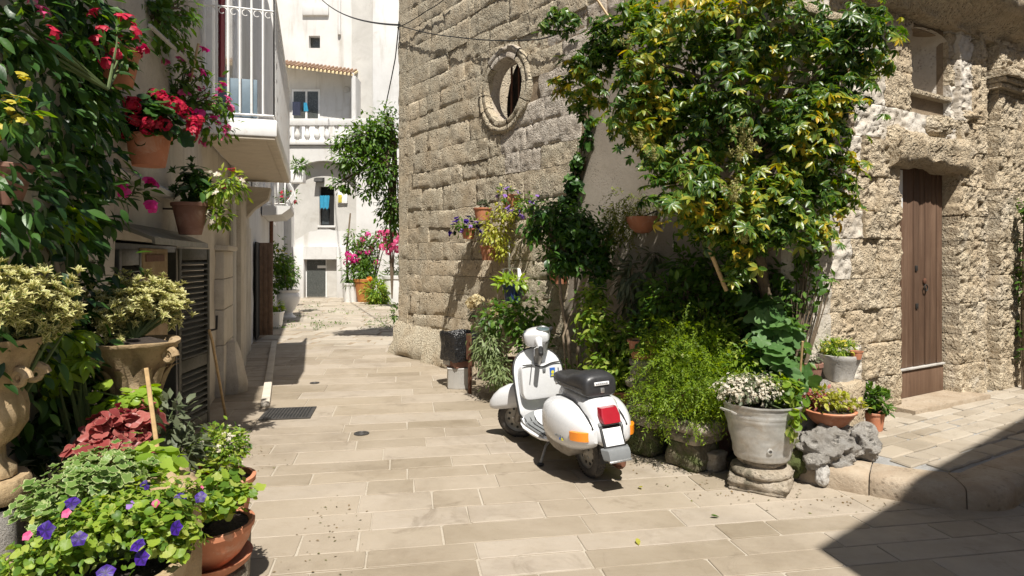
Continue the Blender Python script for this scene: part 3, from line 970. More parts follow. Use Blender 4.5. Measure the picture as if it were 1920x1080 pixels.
sheet(FL, d1u, LU(11.6), -.05, LEDZ, 40, 16, .02, 0).build('wall', M['cream'], h1, ang=60, fix=True)
sheet(FL, LU(2.05), LU(6.6), LEDZ + .002, 8.0, 46, 50, .03, .02).build('wall', M['cream'], h1, ang=60, fix=True)
sheet(FL, LU(6.6) + .002, LU(11.6), LEDZ + .002, 2.98, 30, 8, .02, .01).build('wall', M['cream'], h1, ang=60, fix=True)
sheet(FL, LU(6.6) + .002, LU(11.6), 2.982, 8.0, 30, 30, .012, .03).build('wall', M['white'], h1, ang=60, fix=True)
rings = []
for i in range(30):
    u = LU(3.2) + (LU(6.3) - LU(3.2)) * i / 29
    k = .012 * mnoise.noise(Vector((u * 4, 0, 0)))
    rings.append([FL(u, -.02, LEDZ - .05), FL(u, .075 + k, LEDZ - .045), FL(u, .085 + k, LEDZ - .01), FL(u, .03, LEDZ + .03)])
MB().loft(rings).build('ledge', M['greywash'], h1, ang=50, fix=True)
MB().box(LU(2.05), LU(11.6), -4, -.32, 7.9, 8.0, FL).build('roof', M['tile'], h1, smooth=False)
MB().box(d0u, d1u, -.9, -.31, -.05, DZT + .02, FL).build('doorway_dark', M['void'], h1, smooth=False)  # near-black block, the doorway's shade is in its colour
m = MB(); m.box(d1u - .03, d1u - .004, -.30, -.01, 0, DZT, FL); m.box(d0u + .004, d0u + .03, -.30, -.01, 0, DZT, FL); m.box(d0u + .03, d1u - .03, -.30, -.01, DZT - .05, DZT, FL)
m.build('jamb_dark_lining', M['shutter_green'], h1, smooth=False)  # lining added to darken the jambs, doorway shade put into its colour
# metal hood over the doorway
hd = MB(); 
rings = [[FL(u, -.0, DZT + .13), FL(u, .23, DZT + .03), FL(u, .235, DZT - .01), FL(u, .22, DZT - .01), FL(u, .215, DZT + .015), FL(u, .0, DZT + .10)] for u in (d0u - .05, d1u + .05)]
hd.loft(rings).build('door_hood', M['metal_green'], h1, ang=20, fix=True)
# louvred shutters: (name, hinge, direction)
def shutter(A, d, w, z0, z1, parent, name='shutter'):
    n = Vector((d.y, -d.x, 0))
    fr = Frame(A, d, n)
    m = MB(); st = .055
    m.box(0, st, -.018, .018, z0, z1, fr, .003); m.box(w - st, w, -.018, .018, z0, z1, fr, .003)
    zm = z0 + (z1 - z0) * .37
    m.box(st, w - st, -.016, .016, z1 - .10, z1, fr, .003); m.box(st, w - st, -.016, .016, z0, z0 + .10, fr, .003); m.box(st, w - st, -.016, .016, zm - .05, zm + .06, fr, .003)
    s_ = m.build(name, M['shutter_green'], parent)
    for (a, b) in ((z0 + .10, zm - .05), (zm + .06, z1 - .10)):
        k = int((b - a) / .052)
        for i in range(k):
            zc = a + (b - a) * (i + .5) / k
            sl = MB(); 
            sl.add([fr(st, -.022, zc + .020), fr(w - st, -.022, zc + .020), fr(w - st, .024, zc - .016), fr(st, .024, zc - .016),
                    fr(st, -.022, zc + .027), fr(w - st, -.022, zc + .027), fr(w - st, .024, zc - .009), fr(st, .024, zc - .009)],
                   [(0, 1, 2, 3), (7, 6, 5, 4), (0, 4, 5, 1), (1, 5, 6, 2), (2, 6, 7, 3), (3, 7, 4, 0)])
            sl.build('louvre', M['shutter_green'], s_, smooth=False)
    return s_, fr
A = P(331, 700, 5.55); B_ = P(390, 700, 6.18); A.z = B_.z = 0
sh, shf = shutter(A, (B_ - A).normalized(), (B_ - A).length, .10, 1.765, h1)
MB().tube([shf((B_ - A).length - .03, .02, .98), shf((B_ - A).length + .05, .06, .99), shf((B_ - A).length + .06, .06, 1.12)], .012, 6).build('latch', M['iron_dark'], sh)
A2 = LW(DY0 + .02, .01, 0)
shutter(A2, WLY, .52, .10, 1.74, h1)
lb = LW(DY0 + .62, .0, 0)
mbx = thing('letter_box', 'speckled ochre letter box panel inside the low doorway', 'letter box', (lb.x, lb.y, 1.2))
ub = LU(DY0 + .62)
MB().box(ub, ub + .78, -.05, .012, .9, 1.755, FL, .008).build('panel', M['ochre'] if False else M['urn'], mbx)
MB().box(ub + .06, ub + .62, .013, .02, 1.66, 1.71, FL).build('slot', M['rust'], mbx, smooth=False)
# pilaster beside the doorway and its neighbours
pil = MB()
for (y0, y1, d, zt) in ((7.65, 8.5, .10, 1.80), ):
    u0, u1 = LU(y0), LU(y1)
    for k, (za, zb) in enumerate(((0, .62), (.626, 1.05), (1.056, 1.42), (1.426, 1.76))):
        MB().box(u0, u1, -.02, d, za, zb, FL, .012).build('pilaster_stone', M['cream'], h1)
    MB().box(u0 - .05, u1 + .05, -.02, d + .05, 1.765, 1.83, FL, .015).build('pilaster_cap', M['cream'], h1)
for (y0, y1, d, zt, mt) in ((8.9, 9.25, .06, 2.9, 'greywash'), (9.27, 10.0, .12, 2.9, 'cream'), (10.5, 11.55, .05, 2.2, 'cream')):
    MB().box(LU(y0), LU(y1), -.02, d, -.02, zt, FL, .012).build('wall_strip', M[mt], h1)
MB().tube([FL(LU(8.75), .06, z_) for z_ in (0.05, 1., 2., 2.95)], .035, 8).build('drain_pipe', M['greywash'], h1)
# balcony
BY0, BY1 = 6.5, 10.5
bz0, bz1 = 2.92, 3.13
BW = .76
bal = thing('balcony', 'white iron balcony with a plain cream underside over the alley', 'balcony', tuple(LW(BY0, .03, bz0)))
b0, b1 = LU(BY0), LU(BY1)
MB().box(b0, b1, .035, BW, bz0 + .03, bz1, FL, .02).build('slab', M['iron_white'], bal)
m = MB()
m.box(b0 + .02, b0 + .12, .05, BW - .02, bz0, bz0 + .028, FL, .008); m.box(b1 - .12, b1 - .02, .05, BW - .02, bz0, bz0 + .028, FL, .008)
m.box(b0 + .12, b1 - .12, BW - .12, BW - .02, bz0, bz0 + .028, FL, .008)
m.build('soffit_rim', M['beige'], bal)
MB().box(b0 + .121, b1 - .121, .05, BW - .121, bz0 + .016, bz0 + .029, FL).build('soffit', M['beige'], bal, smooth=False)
def barset(u0, u1, d0, d1, n, zb, zt, parent, belly=0.0, scroll=True, r=.009):
    a = Vector(FL(u0, d0, 0)); b = Vector(FL(u1, d1, 0)); dr = (b - a).normalized(); nn = Vector((dr.y, -dr.x, 0))
    for zz, w in ((zb + .04, .012), (zt, .018), (zt - .16, .010)):
        MB().tube([a + Vector((0, 0, zz)), b + Vector((0, 0, zz))], w, 6).build('rail', M['iron_white'], parent)
    for i in range(n):
        p = a.lerp(b, i / (n - 1))
        pts = []
        for t in np.linspace(0, 1, 9 if belly else 3):
            o = belly * math.sin(math.pi * min(1, t / .62)) ** 1.3 if belly and t < .62 else 0
            pts.append(p + nn * o + Vector((0, 0, zb + .04 + (zt - zb - .04) * t)))
        MB().tube(pts, r, 5).build('bar', M['iron_white'], parent)
        if scroll and i < n - 1:
            q = a.lerp(b, (i + .5) / (n - 1)); w = (b - a).length / (n - 1) * .42
            sp = []
            for t in np.linspace(0, 1, 16):
                ang = t * 1.75 * math.pi; rad = w * (1 - .55 * t)
                sp.append(q + dr * (rad * math.cos(ang)) + Vector((0, 0, zt - .16 - w + rad * math.sin(ang))))
            MB().tube(sp, .005, 4).build('scroll', M['iron_white'], parent)
barset(b0 + .02, b0 + .02, .06, BW - .03, 7, bz1, bz1 + 1.30, bal, r=.012)
barset(b0 + .02, b1 - .02, BW - .03, BW - .03, 22, bz1, bz1 + 1.30, bal, belly=.0, r=.012)
MB().box(b0 + .06, b0 + .09, .18, BW - .2, bz1 + .02, bz1 + .42, FL, .005).build('wind_screen', M['bluegrey'], bal)
# french door on the balcony
fd = MB().box(LU(7.1), LU(8.9), .02, .06, 3.14, 5.7, FL).build('balcony_door', M['iron_white'], h1, smooth=False)
for (a, b) in ((7.18, 7.95), (8.02, 8.8)):
    MB().box(LU(a), LU(b), .062, .068, 3.6, 5.6, FL).build('pane', M['glass'], fd, smooth=False)
MB().box(LU(7.5), LU(7.82), .07, .085, 3.75, 5.55, FL).build('curtain', M['red'], fd, smooth=False)
MB().box(LU(6.75), LU(7.02), .02, .10, 3.14, 5.6, FL, .006).build('door_shutter', M['iron_white'], h1)
MB().box(LU(8.98), LU(9.6), .02, .10, 3.14, 5.6, FL, .006).build('door_shutter', M['iron_white'], h1)
# corbel under the far end
MB().loft([[FL(LU(10.2) + x, .0, 2.3), FL(LU(10.2) + x, .10, 2.32), FL(LU(10.2) + x, .2, 2.45), FL(LU(10.2) + x, .42, 2.62), FL(LU(10.2) + x, .46, 2.80), FL(LU(10.2) + x, .0, 2.82)] for x in (0, .35)]).build('corbel', M['cream'], h1, fix=True)
# stone bollard at the pilaster and a long low pale bar
bp = G(436, 735)
bo = MB().lathe([(.16, 0), (.17, .12), (.13, .3), (.10, .5), (.07, .62), (0, .66)], 16, (bp.x, bp.y, 0), jit=.03, seed=3).build('guard_stone', M['cream'])
solo(bo, 'stubby cone of worn cream stone guarding the pilaster foot', 'guard stone')
k0, k1 = G(497, 764), G(514, 644)
kd = (k1 - k0); kf2 = Frame(k0, kd, Vector((kd.y, -kd.x, 0)))
kb = MB().box(0, kd.length, -.05, .05, .0045, .055, kf2, .015).build('pale_bar', M['cream'])  # narrow pale box laid flat on the paving
solo(kb, 'long narrow pale bar on the paving below the balcony', 'stone edging')

h2 = thing('town_house', 'whitewashed house with brown boarded door further up the alley', 'house', tuple(LW(14, 0, 0)))
sheet(FL, LU(11.6) + .004, LU(28), -.05, 8.4, 60, 30, .02, -.02).build('wall', M['white'], h2, ang=60, fix=True)
for i, (ya, w) in enumerate(((13.4, .30),)):
    fr = Frame(LW(13.5, .0, 0), Vector((.97, .24, 0)), Vector((.24, -.97, 0)))
    dd = MB().box(0, .30, -.015, .0, .03, 1.98, fr).build('door', M['brownpaint'], h2, smooth=False)
    for k in range(3):
        MB().box(.003 + k * .1, .097 + k * .1, .001, .022, .03, 1.98, fr, .004).build('board', M['brownpaint'], dd)
fr = Frame(LW(12.7, .02, 0), WLY, NL)
MB().box(0, .8, -.01, .02, .03, 1.98, fr).build('doorway_dark', M['void'], h2, smooth=False)  # flat near-black panel drawn for the dark of an open doorway
# window frames on the white house
for (y0, y1, z0, z1) in ((12.3, 13.0, 3.0, 4.7), (18, 19, 2.6, 4.2)):
    w = MB().box(LU(y0), LU(y1), -.0, .05, z0, z1, FL).build('window', M['iron_white'], h2, smooth=False)
    MB().box(LU(y0) + .08, LU(y1) - .08, .052, .056, z0 + .08, z1 - .08, FL).build('pane', M['glass'], w, smooth=False)
# rusty pipe
MB().tube([FL(LU(17.0), .05, z_) for z_ in (1.2, 2.3, 2.9)], .05, 6).build('drain_pipe', M['rust'], h2)
# bellied balcony on the white house
bal2 = thing('balcony', 'small white bow fronted balcony further along the alley', 'balcony', tuple(LW(15, 0, 2.75)))
u0, u1 = LU(14.6), LU(17.4)
MB().loft([[FL(u, .0, 2.62), FL(u, .42, 2.66), FL(u, .60, 2.80), FL(u, .62, 2.86), FL(u, .0, 2.86)] for u in (u0, u1)]).build('slab', M['white'], bal2, fix=True, ang=30)
barset(u0, u0, .05, .50, 4, 2.86, 3.85, bal2, .16, False, .014)
barset(u0, u1, .50, .50, 12, 2.86, 3.85, bal2, .18, False, .014)

# ================================================================ HOUSE CLOSING THE ALLEY
BYK = 26.0
FK = Frame((0, BYK, 0), (1, 0, 0), (0, -1, 0))
bh = thing('end_house', 'tall white house closing the alley, with roof terrace and balusters', 'house', (-7, BYK, 0))
def KX(px, Y=BYK): return (px - CXP) / FPX * Y
def KZ(py, Y=BYK): return CAMZ - (py - HYP) / FPX * Y
TZ = KZ(272)                                   # terrace floor
# arch: lower wall with a shallow arched recess
ax0, ax1 = KX(546), KX(668); azs = KZ(345); axc = (ax0 + ax1) / 2; arad = (ax1 - ax0) / 2
vs = []; fs = []
arc = [(axc - arad * math.cos(t), azs + arad * .72 * math.sin(t)) for t in np.linspace(0, math.pi, 25)]
top = TZ - .02
for (x, z_) in arc: vs += [FK(x, 0, z_), FK(x, 0, top), FK(x, -.35, z_)]
for i in range(24):
    a = i * 3; fs += [(a, a + 3, a + 4, a + 1), (a, a + 2, a + 5, a + 3)]
MB().add(vs, fs).build('arch', M['white'], bh, smooth=False, fix=False)
m = MB(); m.box(-14, ax0, -.6, 0, -.05, top, FK); m.box(ax1, 2, -.6, 0, -.05, top, FK)
m.build('wall', M['white'], bh, smooth=False)
LZ = KZ(462)
dx0, dx1, dz1 = KX(568), KX(630), KZ(486)
wx0, wx1, wz0, wz1 = KX(594), KX(622), KZ(422), KZ(348)
m = MB()
m.box(ax0, wx0, -.6, -.35, LZ, top, FK); m.box(wx1, ax1, -.6, -.35, LZ, top, FK); m.box(wx0, wx1, -.6, -.35, wz1, top, FK); m.box(wx0, wx1, -.6, -.35, LZ, wz0, FK)
m.build('recess_wall', M['greywash'], bh, smooth=False)
m = MB()
m.box(ax0 + .01, dx0, -.6, -.08, -.05, LZ - .01, FK, .02); m.box(dx1, ax1 - .01, -.6, -.08, -.05, LZ - .01, FK, .02); m.box(dx0, dx1, -.6, -.08, dz1, LZ - .01, FK)
m.build('lower_wall', M['white'], bh)
# ragged limewash above the lower wall
rings = [[FK(ax0 + .05 + (ax1 - ax0 - .1) * i / 20, -.345, LZ - .02), FK(ax0 + .05 + (ax1 - ax0 - .1) * i / 20, -.33, LZ + .25 + .5 * abs(mnoise.fractal(Vector((i * .23, 2, 1)), .9, 2, 3)) + .45 * math.sin(i / 20 * math.pi))] for i in range(21)]
MB().loft(rings, closed=False).build('limewash', M['white'], bh, smooth=False)
dd = MB().box(dx0, dx1, -.40, -.38, 0, dz1, FK).build('door', M['iron_white'], bh, smooth=False)
dm = dx0 + (dx1 - dx0) * .62
MB().box(dx0 + .04, dm - .02, -.378, -.36, .03, dz1 - .03, FK).build('pane', M['greyglass'], dd, smooth=False)
MB().box(dm + .02, dx1 - .04, -.378, -.37, .03, dz1 - .03, FK).build('pane', M['greywash'], dd, smooth=False)
MB().box(KX(590), KX(608), -.36, -.355, KZ(503), KZ(498), FK).build('door_label', M['porcelain'], dd, smooth=False)
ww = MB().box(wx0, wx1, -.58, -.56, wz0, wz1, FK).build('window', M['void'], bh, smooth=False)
MB().box(wx0 + .05, wx1 - .28, -.56, -.55, wz0 + .05, wz1 - .5, FK).build('pane', M['glass'], ww, smooth=False)
MB().box(wx0 - .06, wx1 + .06, -.5, -.28, wz0 - .09, wz0 - .005, FK, .01).build('sill', M['white'], ww)
rag = MB().loft([[FK(KX(596) + .40 * i / 8, -.25 + .02 * math.sin(i * 2.1), KZ(366) + .02 * (i % 2)), FK(KX(596) + .36 * i / 8 + .02, -.23 + .03 * math.sin(i * 1.7), KZ(392 - (i % 3) * 2))] for i in range(9)], closed=False).build('cloth', M['blue'])
solo(rag, 'turquoise cloth hung from the small window at the alley end', 'cloth')
mbx2 = thing('meter_box', 'small white box with yellow front beside the hung cloth', 'meter box', tuple(FK(KX(638), -.3, KZ(370))))
MB().box(KX(630), KX(648), -.349, -.25, KZ(380), KZ(358), FK, .01).build('case', M['iron_white'], mbx2)
MB().box(KX(631), KX(638), -.248, -.235, KZ(379), KZ(364), FK, .01).build('front', plain('yellow plastic', (.5, .42, .06), .5), mbx2)
lamp = MB().loft([[FK(KX(588) + .0, -.34, KZ(340)), FK(KX(588), -.0, KZ(340)), FK(KX(588), -.05, KZ(334)), FK(KX(588), -.34, KZ(331))], [FK(KX(604), -.34, KZ(340)), FK(KX(604), -.0, KZ(340)), FK(KX(604), -.05, KZ(334)), FK(KX(604), -.34, KZ(331))]]).build('wall_lamp', M['iron_dark'], None, fix=True)
solo(lamp, 'dark hooded wall lamp above the small window', 'wall lamp')
# terrace: slab, balusters, handrail, rear wall
MB().box(-14, 2, -.3, .10, TZ, TZ + .14, FK, .02).build('terrace_edge', M['white'], bh)
MB().box(-14, 2, -3.2, -.301, TZ - .02, TZ + .10, FK).build('terrace_floor', M['white'], bh, smooth=False)
bl0, bl1 = TZ + .142, KZ(236)
bprof = [(.05, 0), (.09, .0), (.09, .06), (.05, .09), (.085, .2), (.115, .32), (.10, .45), (.06, .62), (.05, .76), (.085, .84), (.085, .9), (.06, .9)]
xb = KX(520)
while xb < KX(735):
    hh = bl1 - bl0
    MB().lathe([(r_ * 1.15, h_ / .9 * hh) for r_, h_ in bprof], 10, tuple(FK(xb, -.05, bl0))).build('baluster', M['white'], bh)
    xb += .40
MB().box(-14, 2, -.18, .08, bl1 + .002, KZ(223), FK, .02).build('handrail', M['white'], bh)
FK2 = Frame((0, BYK + 2.2, 0), (1, 0, 0), (0, -1, 0))
Y2 = BYK + 2.2
X2 = lambda px: KX(px, Y2)
Z2 = lambda py: KZ(py, Y2)
m = MB(); sqx0, sqx1, sqz0, sqz1 = X2(579), X2(600), Z2(90), Z2(67)
m.box(-16, sqx0, -.4, 0, TZ, 15, FK2); m.box(sqx1, 3, -.4, 0, TZ, 15, FK2); m.box(sqx0, sqx1, -.4, 0, TZ, sqz0, FK2); m.box(sqx0, sqx1, -.4, 0, sqz1, 15, FK2)
m.build('upper_wall', M['white'], bh, smooth=False)
MB().box(sqx0, sqx1, -.39, -.3, sqz0, sqz1, FK2).build('window', M['greyglass'], bh, smooth=False)
MB().box(X2(568), X2(617), -.1, .12, Z2(30), Z2(8), FK2, .03).build('ledge', M['white'], bh)
MB().box(X2(703), X2(760), -.2, .5, TZ, 15, FK2, .03).build('wall_bay', M['white'], bh)
MB().box(X2(660), X2(702), -.2, .06, TZ, 15, FK2, .0).build('wall_bay', M['greywash'], bh)
MB().tube([FK2(X2(637), .07, 14), FK2(X2(637), .07, Z2(66))], .07, 8).build('drain_pipe', M['white'], bh)
MB().tube([FK2(X2(671), .9, Z2(148)), FK2(X2(671), .9, TZ)], .06, 8).build('drain_pipe', M['white'], bh)
# lean-to roof over the terrace door
rz0, rz1 = Z2(128), Z2(150)
x0, x1 = X2(500), X2(672)
nt = 24
rf = MB().loft([[FK2(x0, .0, rz0 + .42), FK2(x0, 1.0, rz0 - .02), FK2(x0, 1.0, rz0 - .10), FK2(x0, .0, rz0 + .34)], [FK2(x1, .0, rz1 + .42), FK2(x1, 1.0, rz1 - .02), FK2(x1, 1.0, rz1 - .10), FK2(x1, .0, rz1 + .34)]]).build('terrace_roof', M['ochre'], bh, fix=True, smooth=False)
for i in range(nt):
    t = (i + .5) / nt; xx = x0 + (x1 - x0) * t; zz = rz0 + (rz1 - rz0) * t
    MB().tube([FK2(xx, .02, zz + .45), FK2(xx, 1.06, zz + .0)], .04, 6).build('roof_tile', M['tile'], rf)
MB().box(x1 - .02, x1 + .12, -.0, 1.0, TZ, rz1 - .1, FK2).build('terrace_side_wall', M['white'], bh, smooth=False)
tdo = MB().box(X2(548), X2(600), .0, .04, TZ, Z2(168), FK2).build('terrace_door', M['iron_white'], bh, smooth=False)
for (a, b) in ((551, 573), (577, 597)):
    MB().box(X2(a), X2(b), .042, .05, Z2(222), Z2(172), FK2).build('pane', M['greyglass'], tdo, smooth=False)
lv = MB().box(X2(602), X2(622), .2, .26, TZ, Z2(160), Frame((0, Y2, 0), (1, -.25, 0), (-.25, -1, 0))).build('terrace_shutter', M['beige'], bh, smooth=False)
ck = MB().lathe([(0, .0), (.14, .0), (.15, .03), (.13, .05), (0, .055)], 20, axis=Frame(FK2(X2(650), .0, Z2(168)), (1, 0, 0), (0, 0, 1), (0, -1, 0))).build('wall_clock', M['greywash'])
solo(ck, 'round pale wall clock on the terrace wall', 'clock')
cl = MB().loft([[FK2(X2(577) + .02 * i, .55 + .02 * math.sin(i * 2), Z2(198)), FK2(X2(577) + .03 * i, .55, Z2(214))] for i in range(8)], closed=False).build('towel', M['blue'])
solo(cl, 'small blue towel drying on the roof terrace', 'towel')
cl = MB().loft([[FK2(X2(557) + .05 * i, .6 + .02 * math.sin(i * 2), Z2(197)), FK2(X2(557) + .05 * i, .6, Z2(222))] for i in range(8)], closed=False).build('towel', plain('navy cloth', (.02, .025, .05), .9))
solo(cl, 'dark navy towel drying on the roof terrace', 'towel')
# right-hand return of the square beyond the church


# ---- cables
def cable(pts, sag, label, r=.010, n=24):
    out = []
    for a, b in zip(pts[:-1], pts[1:]):
        for i in range(n):
            t = i / n; out.append(a.lerp(b, t) - Vector((0, 0, sag * 4 * t * (1 - t))))
    out.append(pts[-1])
    o = MB().tube(out, r, 5).build('cable', M['iron_dark'])
    solo(o, label, 'cable', 'cables strung along the church wall')
cable([P(598, -6, 25.5), hA(750, 47, .06)], .25, 'black cable crossing the alley to the church corner', .018)
cable([hA(750, 48, .07), hA(860, 70, .06), hA(1010, 74, .06), hA(1090, 40, .06)], .03, 'black cable fixed along the church wall above the round window', .009)
cable([hA(745, 52, .08), hA(800, 20, .06), hA(846, -12, .06)], .02, 'thin cable climbing steeply up the church wall from its corner', .008)
cable([hA(748, 40, .08), P(741, 110, 12.4), P(719, 215, 14.0)], .03, 'thin cable hanging down beside the church corner over the climbing vine', .012)
# ================================================================ SCOOTER
M['paint'] = plain('white scooter paint', (.57, .574, .58), .28, nz=.025, nscale=5, dirt=((.50, .45, .38), 5., .66, .84, .3), coat=.6)
M['seat'] = plain('black leatherette', (.028, .028, .030), .40, nz=.2, nscale=20, bump=.25, bscale=160)
M['chrome'] = plain('worn alloy', (.50, .50, .49), .35, .85, nz=.15, nscale=20, dirt=((.18, .15, .11), 18., .55, .75, .6))
M['tyre'] = plain('dusty tyre rubber', (.055, .05, .045), .85, nz=.25, nscale=30, bump=.4, bscale=120, dirt=((.22, .19, .15), 12., .5, .72, .6))
M['rimgrey'] = plain('dusty grey wheel', (.36, .34, .30), .55, .3, nz=.15, nscale=20, dirt=((.2, .16, .11), 14., .5, .72, .6))
M['red_lens'] = plain('red lens', (.30, .012, .022), .18, nz=.1, coat=.6)
M['amber'] = plain('amber lens', (.72, .22, .012), .2, nz=.08, coat=.6)
M['plate'] = plain('white plate', (.80, .80, .80), .4, nz=.03)
M['engine'] = plain('dusty engine casing', (.27, .25, .22), .6, .5, nz=.25, nscale=14, dirt=((.12, .09, .06), 10., .5, .72, .6))
M['greyplastic'] = plain('grey plastic bumper', (.15, .157, .16), .5, nz=.12, nscale=12)
M['stickerblue'] = plain('blue sticker', (.03, .12, .42), .4)
M['stickeryellow'] = plain('yellow sticker', (.62, .55, .05), .4)
M['dial'] = plain('dial face', (.10, .14, .145), .12, nz=.1, coat=.8)

rw = G(1107, 893); fwp = G(972, 816)
hd_ = (fwp - rw); hang = math.atan2(hd_.y, hd_.x); WB = 1.31
SM = Matrix.Translation(rw) @ Matrix.Rotation(hang - R(3.5), 4, 'Z') @ Matrix.Rotation(R(-2.5), 4, 'X') @ Matrix.Scale(.94, 4)
sc = thing('motor_scooter', 'white motor scooter with black seat parked on its stand in the alley', 'scooter', mat=SM, local=True)
WR = .214
def wheel(parent, c, xf=None):
    """c: centre; axle along y"""
    fr = Frame(Vector(c), (1, 0, 0), (0, 0, 1), (0, -1, 0)) if xf is None else Frame(xf @ Vector(c), xf.to_3x3() @ Vector((1, 0, 0)), xf.to_3x3() @ Vector((0, 0, 1)), xf.to_3x3() @ Vector((0, -1, 0)))
    prof = []
    for t in np.linspace(R(-118), R(118), 15):
        w = .046 * math.sin(t); r_ = WR - .058 + .058 * math.cos(t) ** 1 if abs(t) < R(90) else WR - .058 + .04 * math.cos(t)
        prof.append((r_, w))
    ty = MB().lathe(prof, 44, axis=fr).build('tyre', M['tyre'], parent, ang=60)
    tb = MB()
    for i in range(44):   # tread blocks
        a = 2 * math.pi * i / 44
        for s_ in (-1, 1):
            for k, w in enumerate((.012, .030)):
                aa = a + (.07 if k else 0)
                r1 = WR - (.0 if k == 0 else .008)
                pts = []
                for (da, dw, rr_) in ((-.045, -.007, 0), (.045, -.007, 0), (.045, .007, 0), (-.045, .007, 0), (-.045, -.007, .004), (.045, -.007, .004), (.045, .007, .004), (-.045, .007, .004)):
                    rad = r1 - .003 + rr_
                    pts.append(fr(rad * math.cos(aa + da), rad * math.sin(aa + da), s_ * (w + dw)))
                tb.add(pts, [(4, 5, 6, 7), (0, 1, 5, 4), (1, 2, 6, 5), (2, 3, 7, 6), (3, 0, 4, 7)])
    tb.build('tread', M['tyre'], parent, smooth=False)
    MB().lathe([(.145, -.036), (.150, -.030), (.138, -.026), (.120, -.012), (.085, -.018), (.07, -.030), (.045, -.034), (.03, -.05), (0, -.05)], 32, axis=fr).build('rim', M['rimgrey'], parent)
    MB().lathe([(.145, .036), (.150, .030), (.138, .026), (.120, .012), (.085, .018), (.07, .030), (.045, .034), (.03, .05), (0, .05)], 32, axis=fr).build('rim', M['rimgrey'], parent)
    for s_ in (-1, 1):
        h_ = MB()
        for i in range(10):
            a = 2 * math.pi * i / 10
            f2 = Frame(fr(.102 * math.cos(a), .102 * math.sin(a), s_ * .0165), fr.U, fr.N, fr.Z)
            h_.lathe([(0, -.004), (.013, -.004), (.013, .004), (0, .004)], 8, axis=f2)
        h_.build('rim_hole_dark', M['black'], parent, smooth=False)  # black discs on the rim, coloured as the dark inside holes
        nb = MB()
        for i in range(5):
            a = 2 * math.pi * i / 5 + .3
            f2 = Frame(fr(.055 * math.cos(a), .055 * math.sin(a), s_ * .034), fr.U, fr.N, fr.Z)
            nb.lathe([(0, -.006), (.008, -.006), (.008, .006), (0, .006)], 6, axis=f2)
        nb.build('wheel_nut', M['chrome'], parent, smooth=False)
def sub(name, parent):
    o = bpy.data.objects.new(name, None); COL.objects.link(o); o.parent = parent; o.empty_display_size = .05
    return o
w1 = sub('wheel', sc); wheel(w1, (0, 0, WR))
# steering: turned to the left about the inclined head
piv = Vector((1.04, 0, .84)); axd = Vector((-.24, 0, .97)).normalized()
ST = Matrix.Translation(piv) @ Matrix.Rotation(R(57), 4, axd) @ Matrix.Translation(-piv)
def S(x, y, z): return ST @ Vector((x, y, z))
w2 = sub('wheel', sc); wheel(w2, (WB, 0, WR + .008), ST)
# front mudguard: lofted along its length
def arch_ring(x, w, zb, zt, n=15, p=2.4):
    out = []
    for t in np.linspace(math.pi, 0, n):
        c, s_ = math.cos(t), math.sin(t)
        out.append(S(x, w * math.copysign(abs(c) ** (2 / p), c), zb + (zt - zb) * abs(s_) ** (2 / p)))
    return out
st_ = [(WB + .275, .012, .375, .395), (WB + .26, .042, .37, .43), (WB + .215, .070, .365, .485), (WB + .14, .092, .365, .54), (WB + .04, .104, .37, .575), (WB - .08, .104, .375, .58), (WB - .17, .096, .38, .565), (WB - .235, .08, .385, .53), (WB - .26, .055, .40, .49)]
fd_ = MB().loft([arch_ring(*s_) for s_ in st_], closed=False).build('front_mudguard', M['paint'], sc, ang=60)
so = fd_.modifiers.new('thick', 'SOLIDIFY'); so.thickness = .006
# fork tube and hub
MB().tube([S(WB + .01, .062, WR), S(WB - .04, .06, .34), S(1.10, .0, .58), S(1.0, 0, .84), S(.945, 0, 1.0)], [.03, .035, .04, .045, .05], 10).build('steering_tube', M['engine'], sc)
MB().lathe([(0, .05), (.05, .05), (.055, .03), (.055, -.0)], 20, axis=Frame(S(WB, .0, WR), ST.to_3x3() @ Vector((1, 0, 0)), ST.to_3x3() @ Vector((0, 0, 1)), ST.to_3x3() @ Vector((0, 1, 0)))).build('hub', M['engine'], sc)
# leg shield
def shield_outline(t):
    """t 0..1 from the floor to the top: half width"""
    if t < .12: return .19 + .05 * (t / .12)
    if t < .62: return .24 + .018 * math.sin((t - .12) / .5 * math.pi * .5)
    k = (t - .62) / .38
    return .258 * math.sqrt(max(0, 1 - k ** 2.6))
def shield_pt(t, s_, off=0.):
    z = .27 + .655 * t
    w = shield_outline(t)
    x = .86 + .15 * t ** .8 + .045 * (1 - (s_ * w / .26) ** 2) + .03 * max(0, .12 - t) * 8
    x -= off
    return Vector((x, s_ * w, z))
nt_, ns_ = 26, 16
vs = [shield_pt(t, s_) for t in np.linspace(0, .9995, nt_) for s_ in np.linspace(-1, 1, ns_)]
fs = [(k * ns_ + i, k * ns_ + i + 1, (k + 1) * ns_ + i + 1, (k + 1) * ns_ + i) for k in range(nt_ - 1) for i in range(ns_ - 1)]
shd = MB().add(vs, fs).build('leg_shield', M['paint'], sc, ang=60)
so = shd.modifiers.new('thick', 'SOLIDIFY'); so.thickness = .006
edge = [shield_pt(t, -1) for t in np.linspace(0, .98, 24)] + [shield_pt(.9995, s_) for s_ in np.linspace(-.6, .6, 3)] + [shield_pt(t, 1) for t in np.linspace(.98, 0, 24)]
MB().tube(edge, .009, 6).build('shield_trim', M['black'], sc)
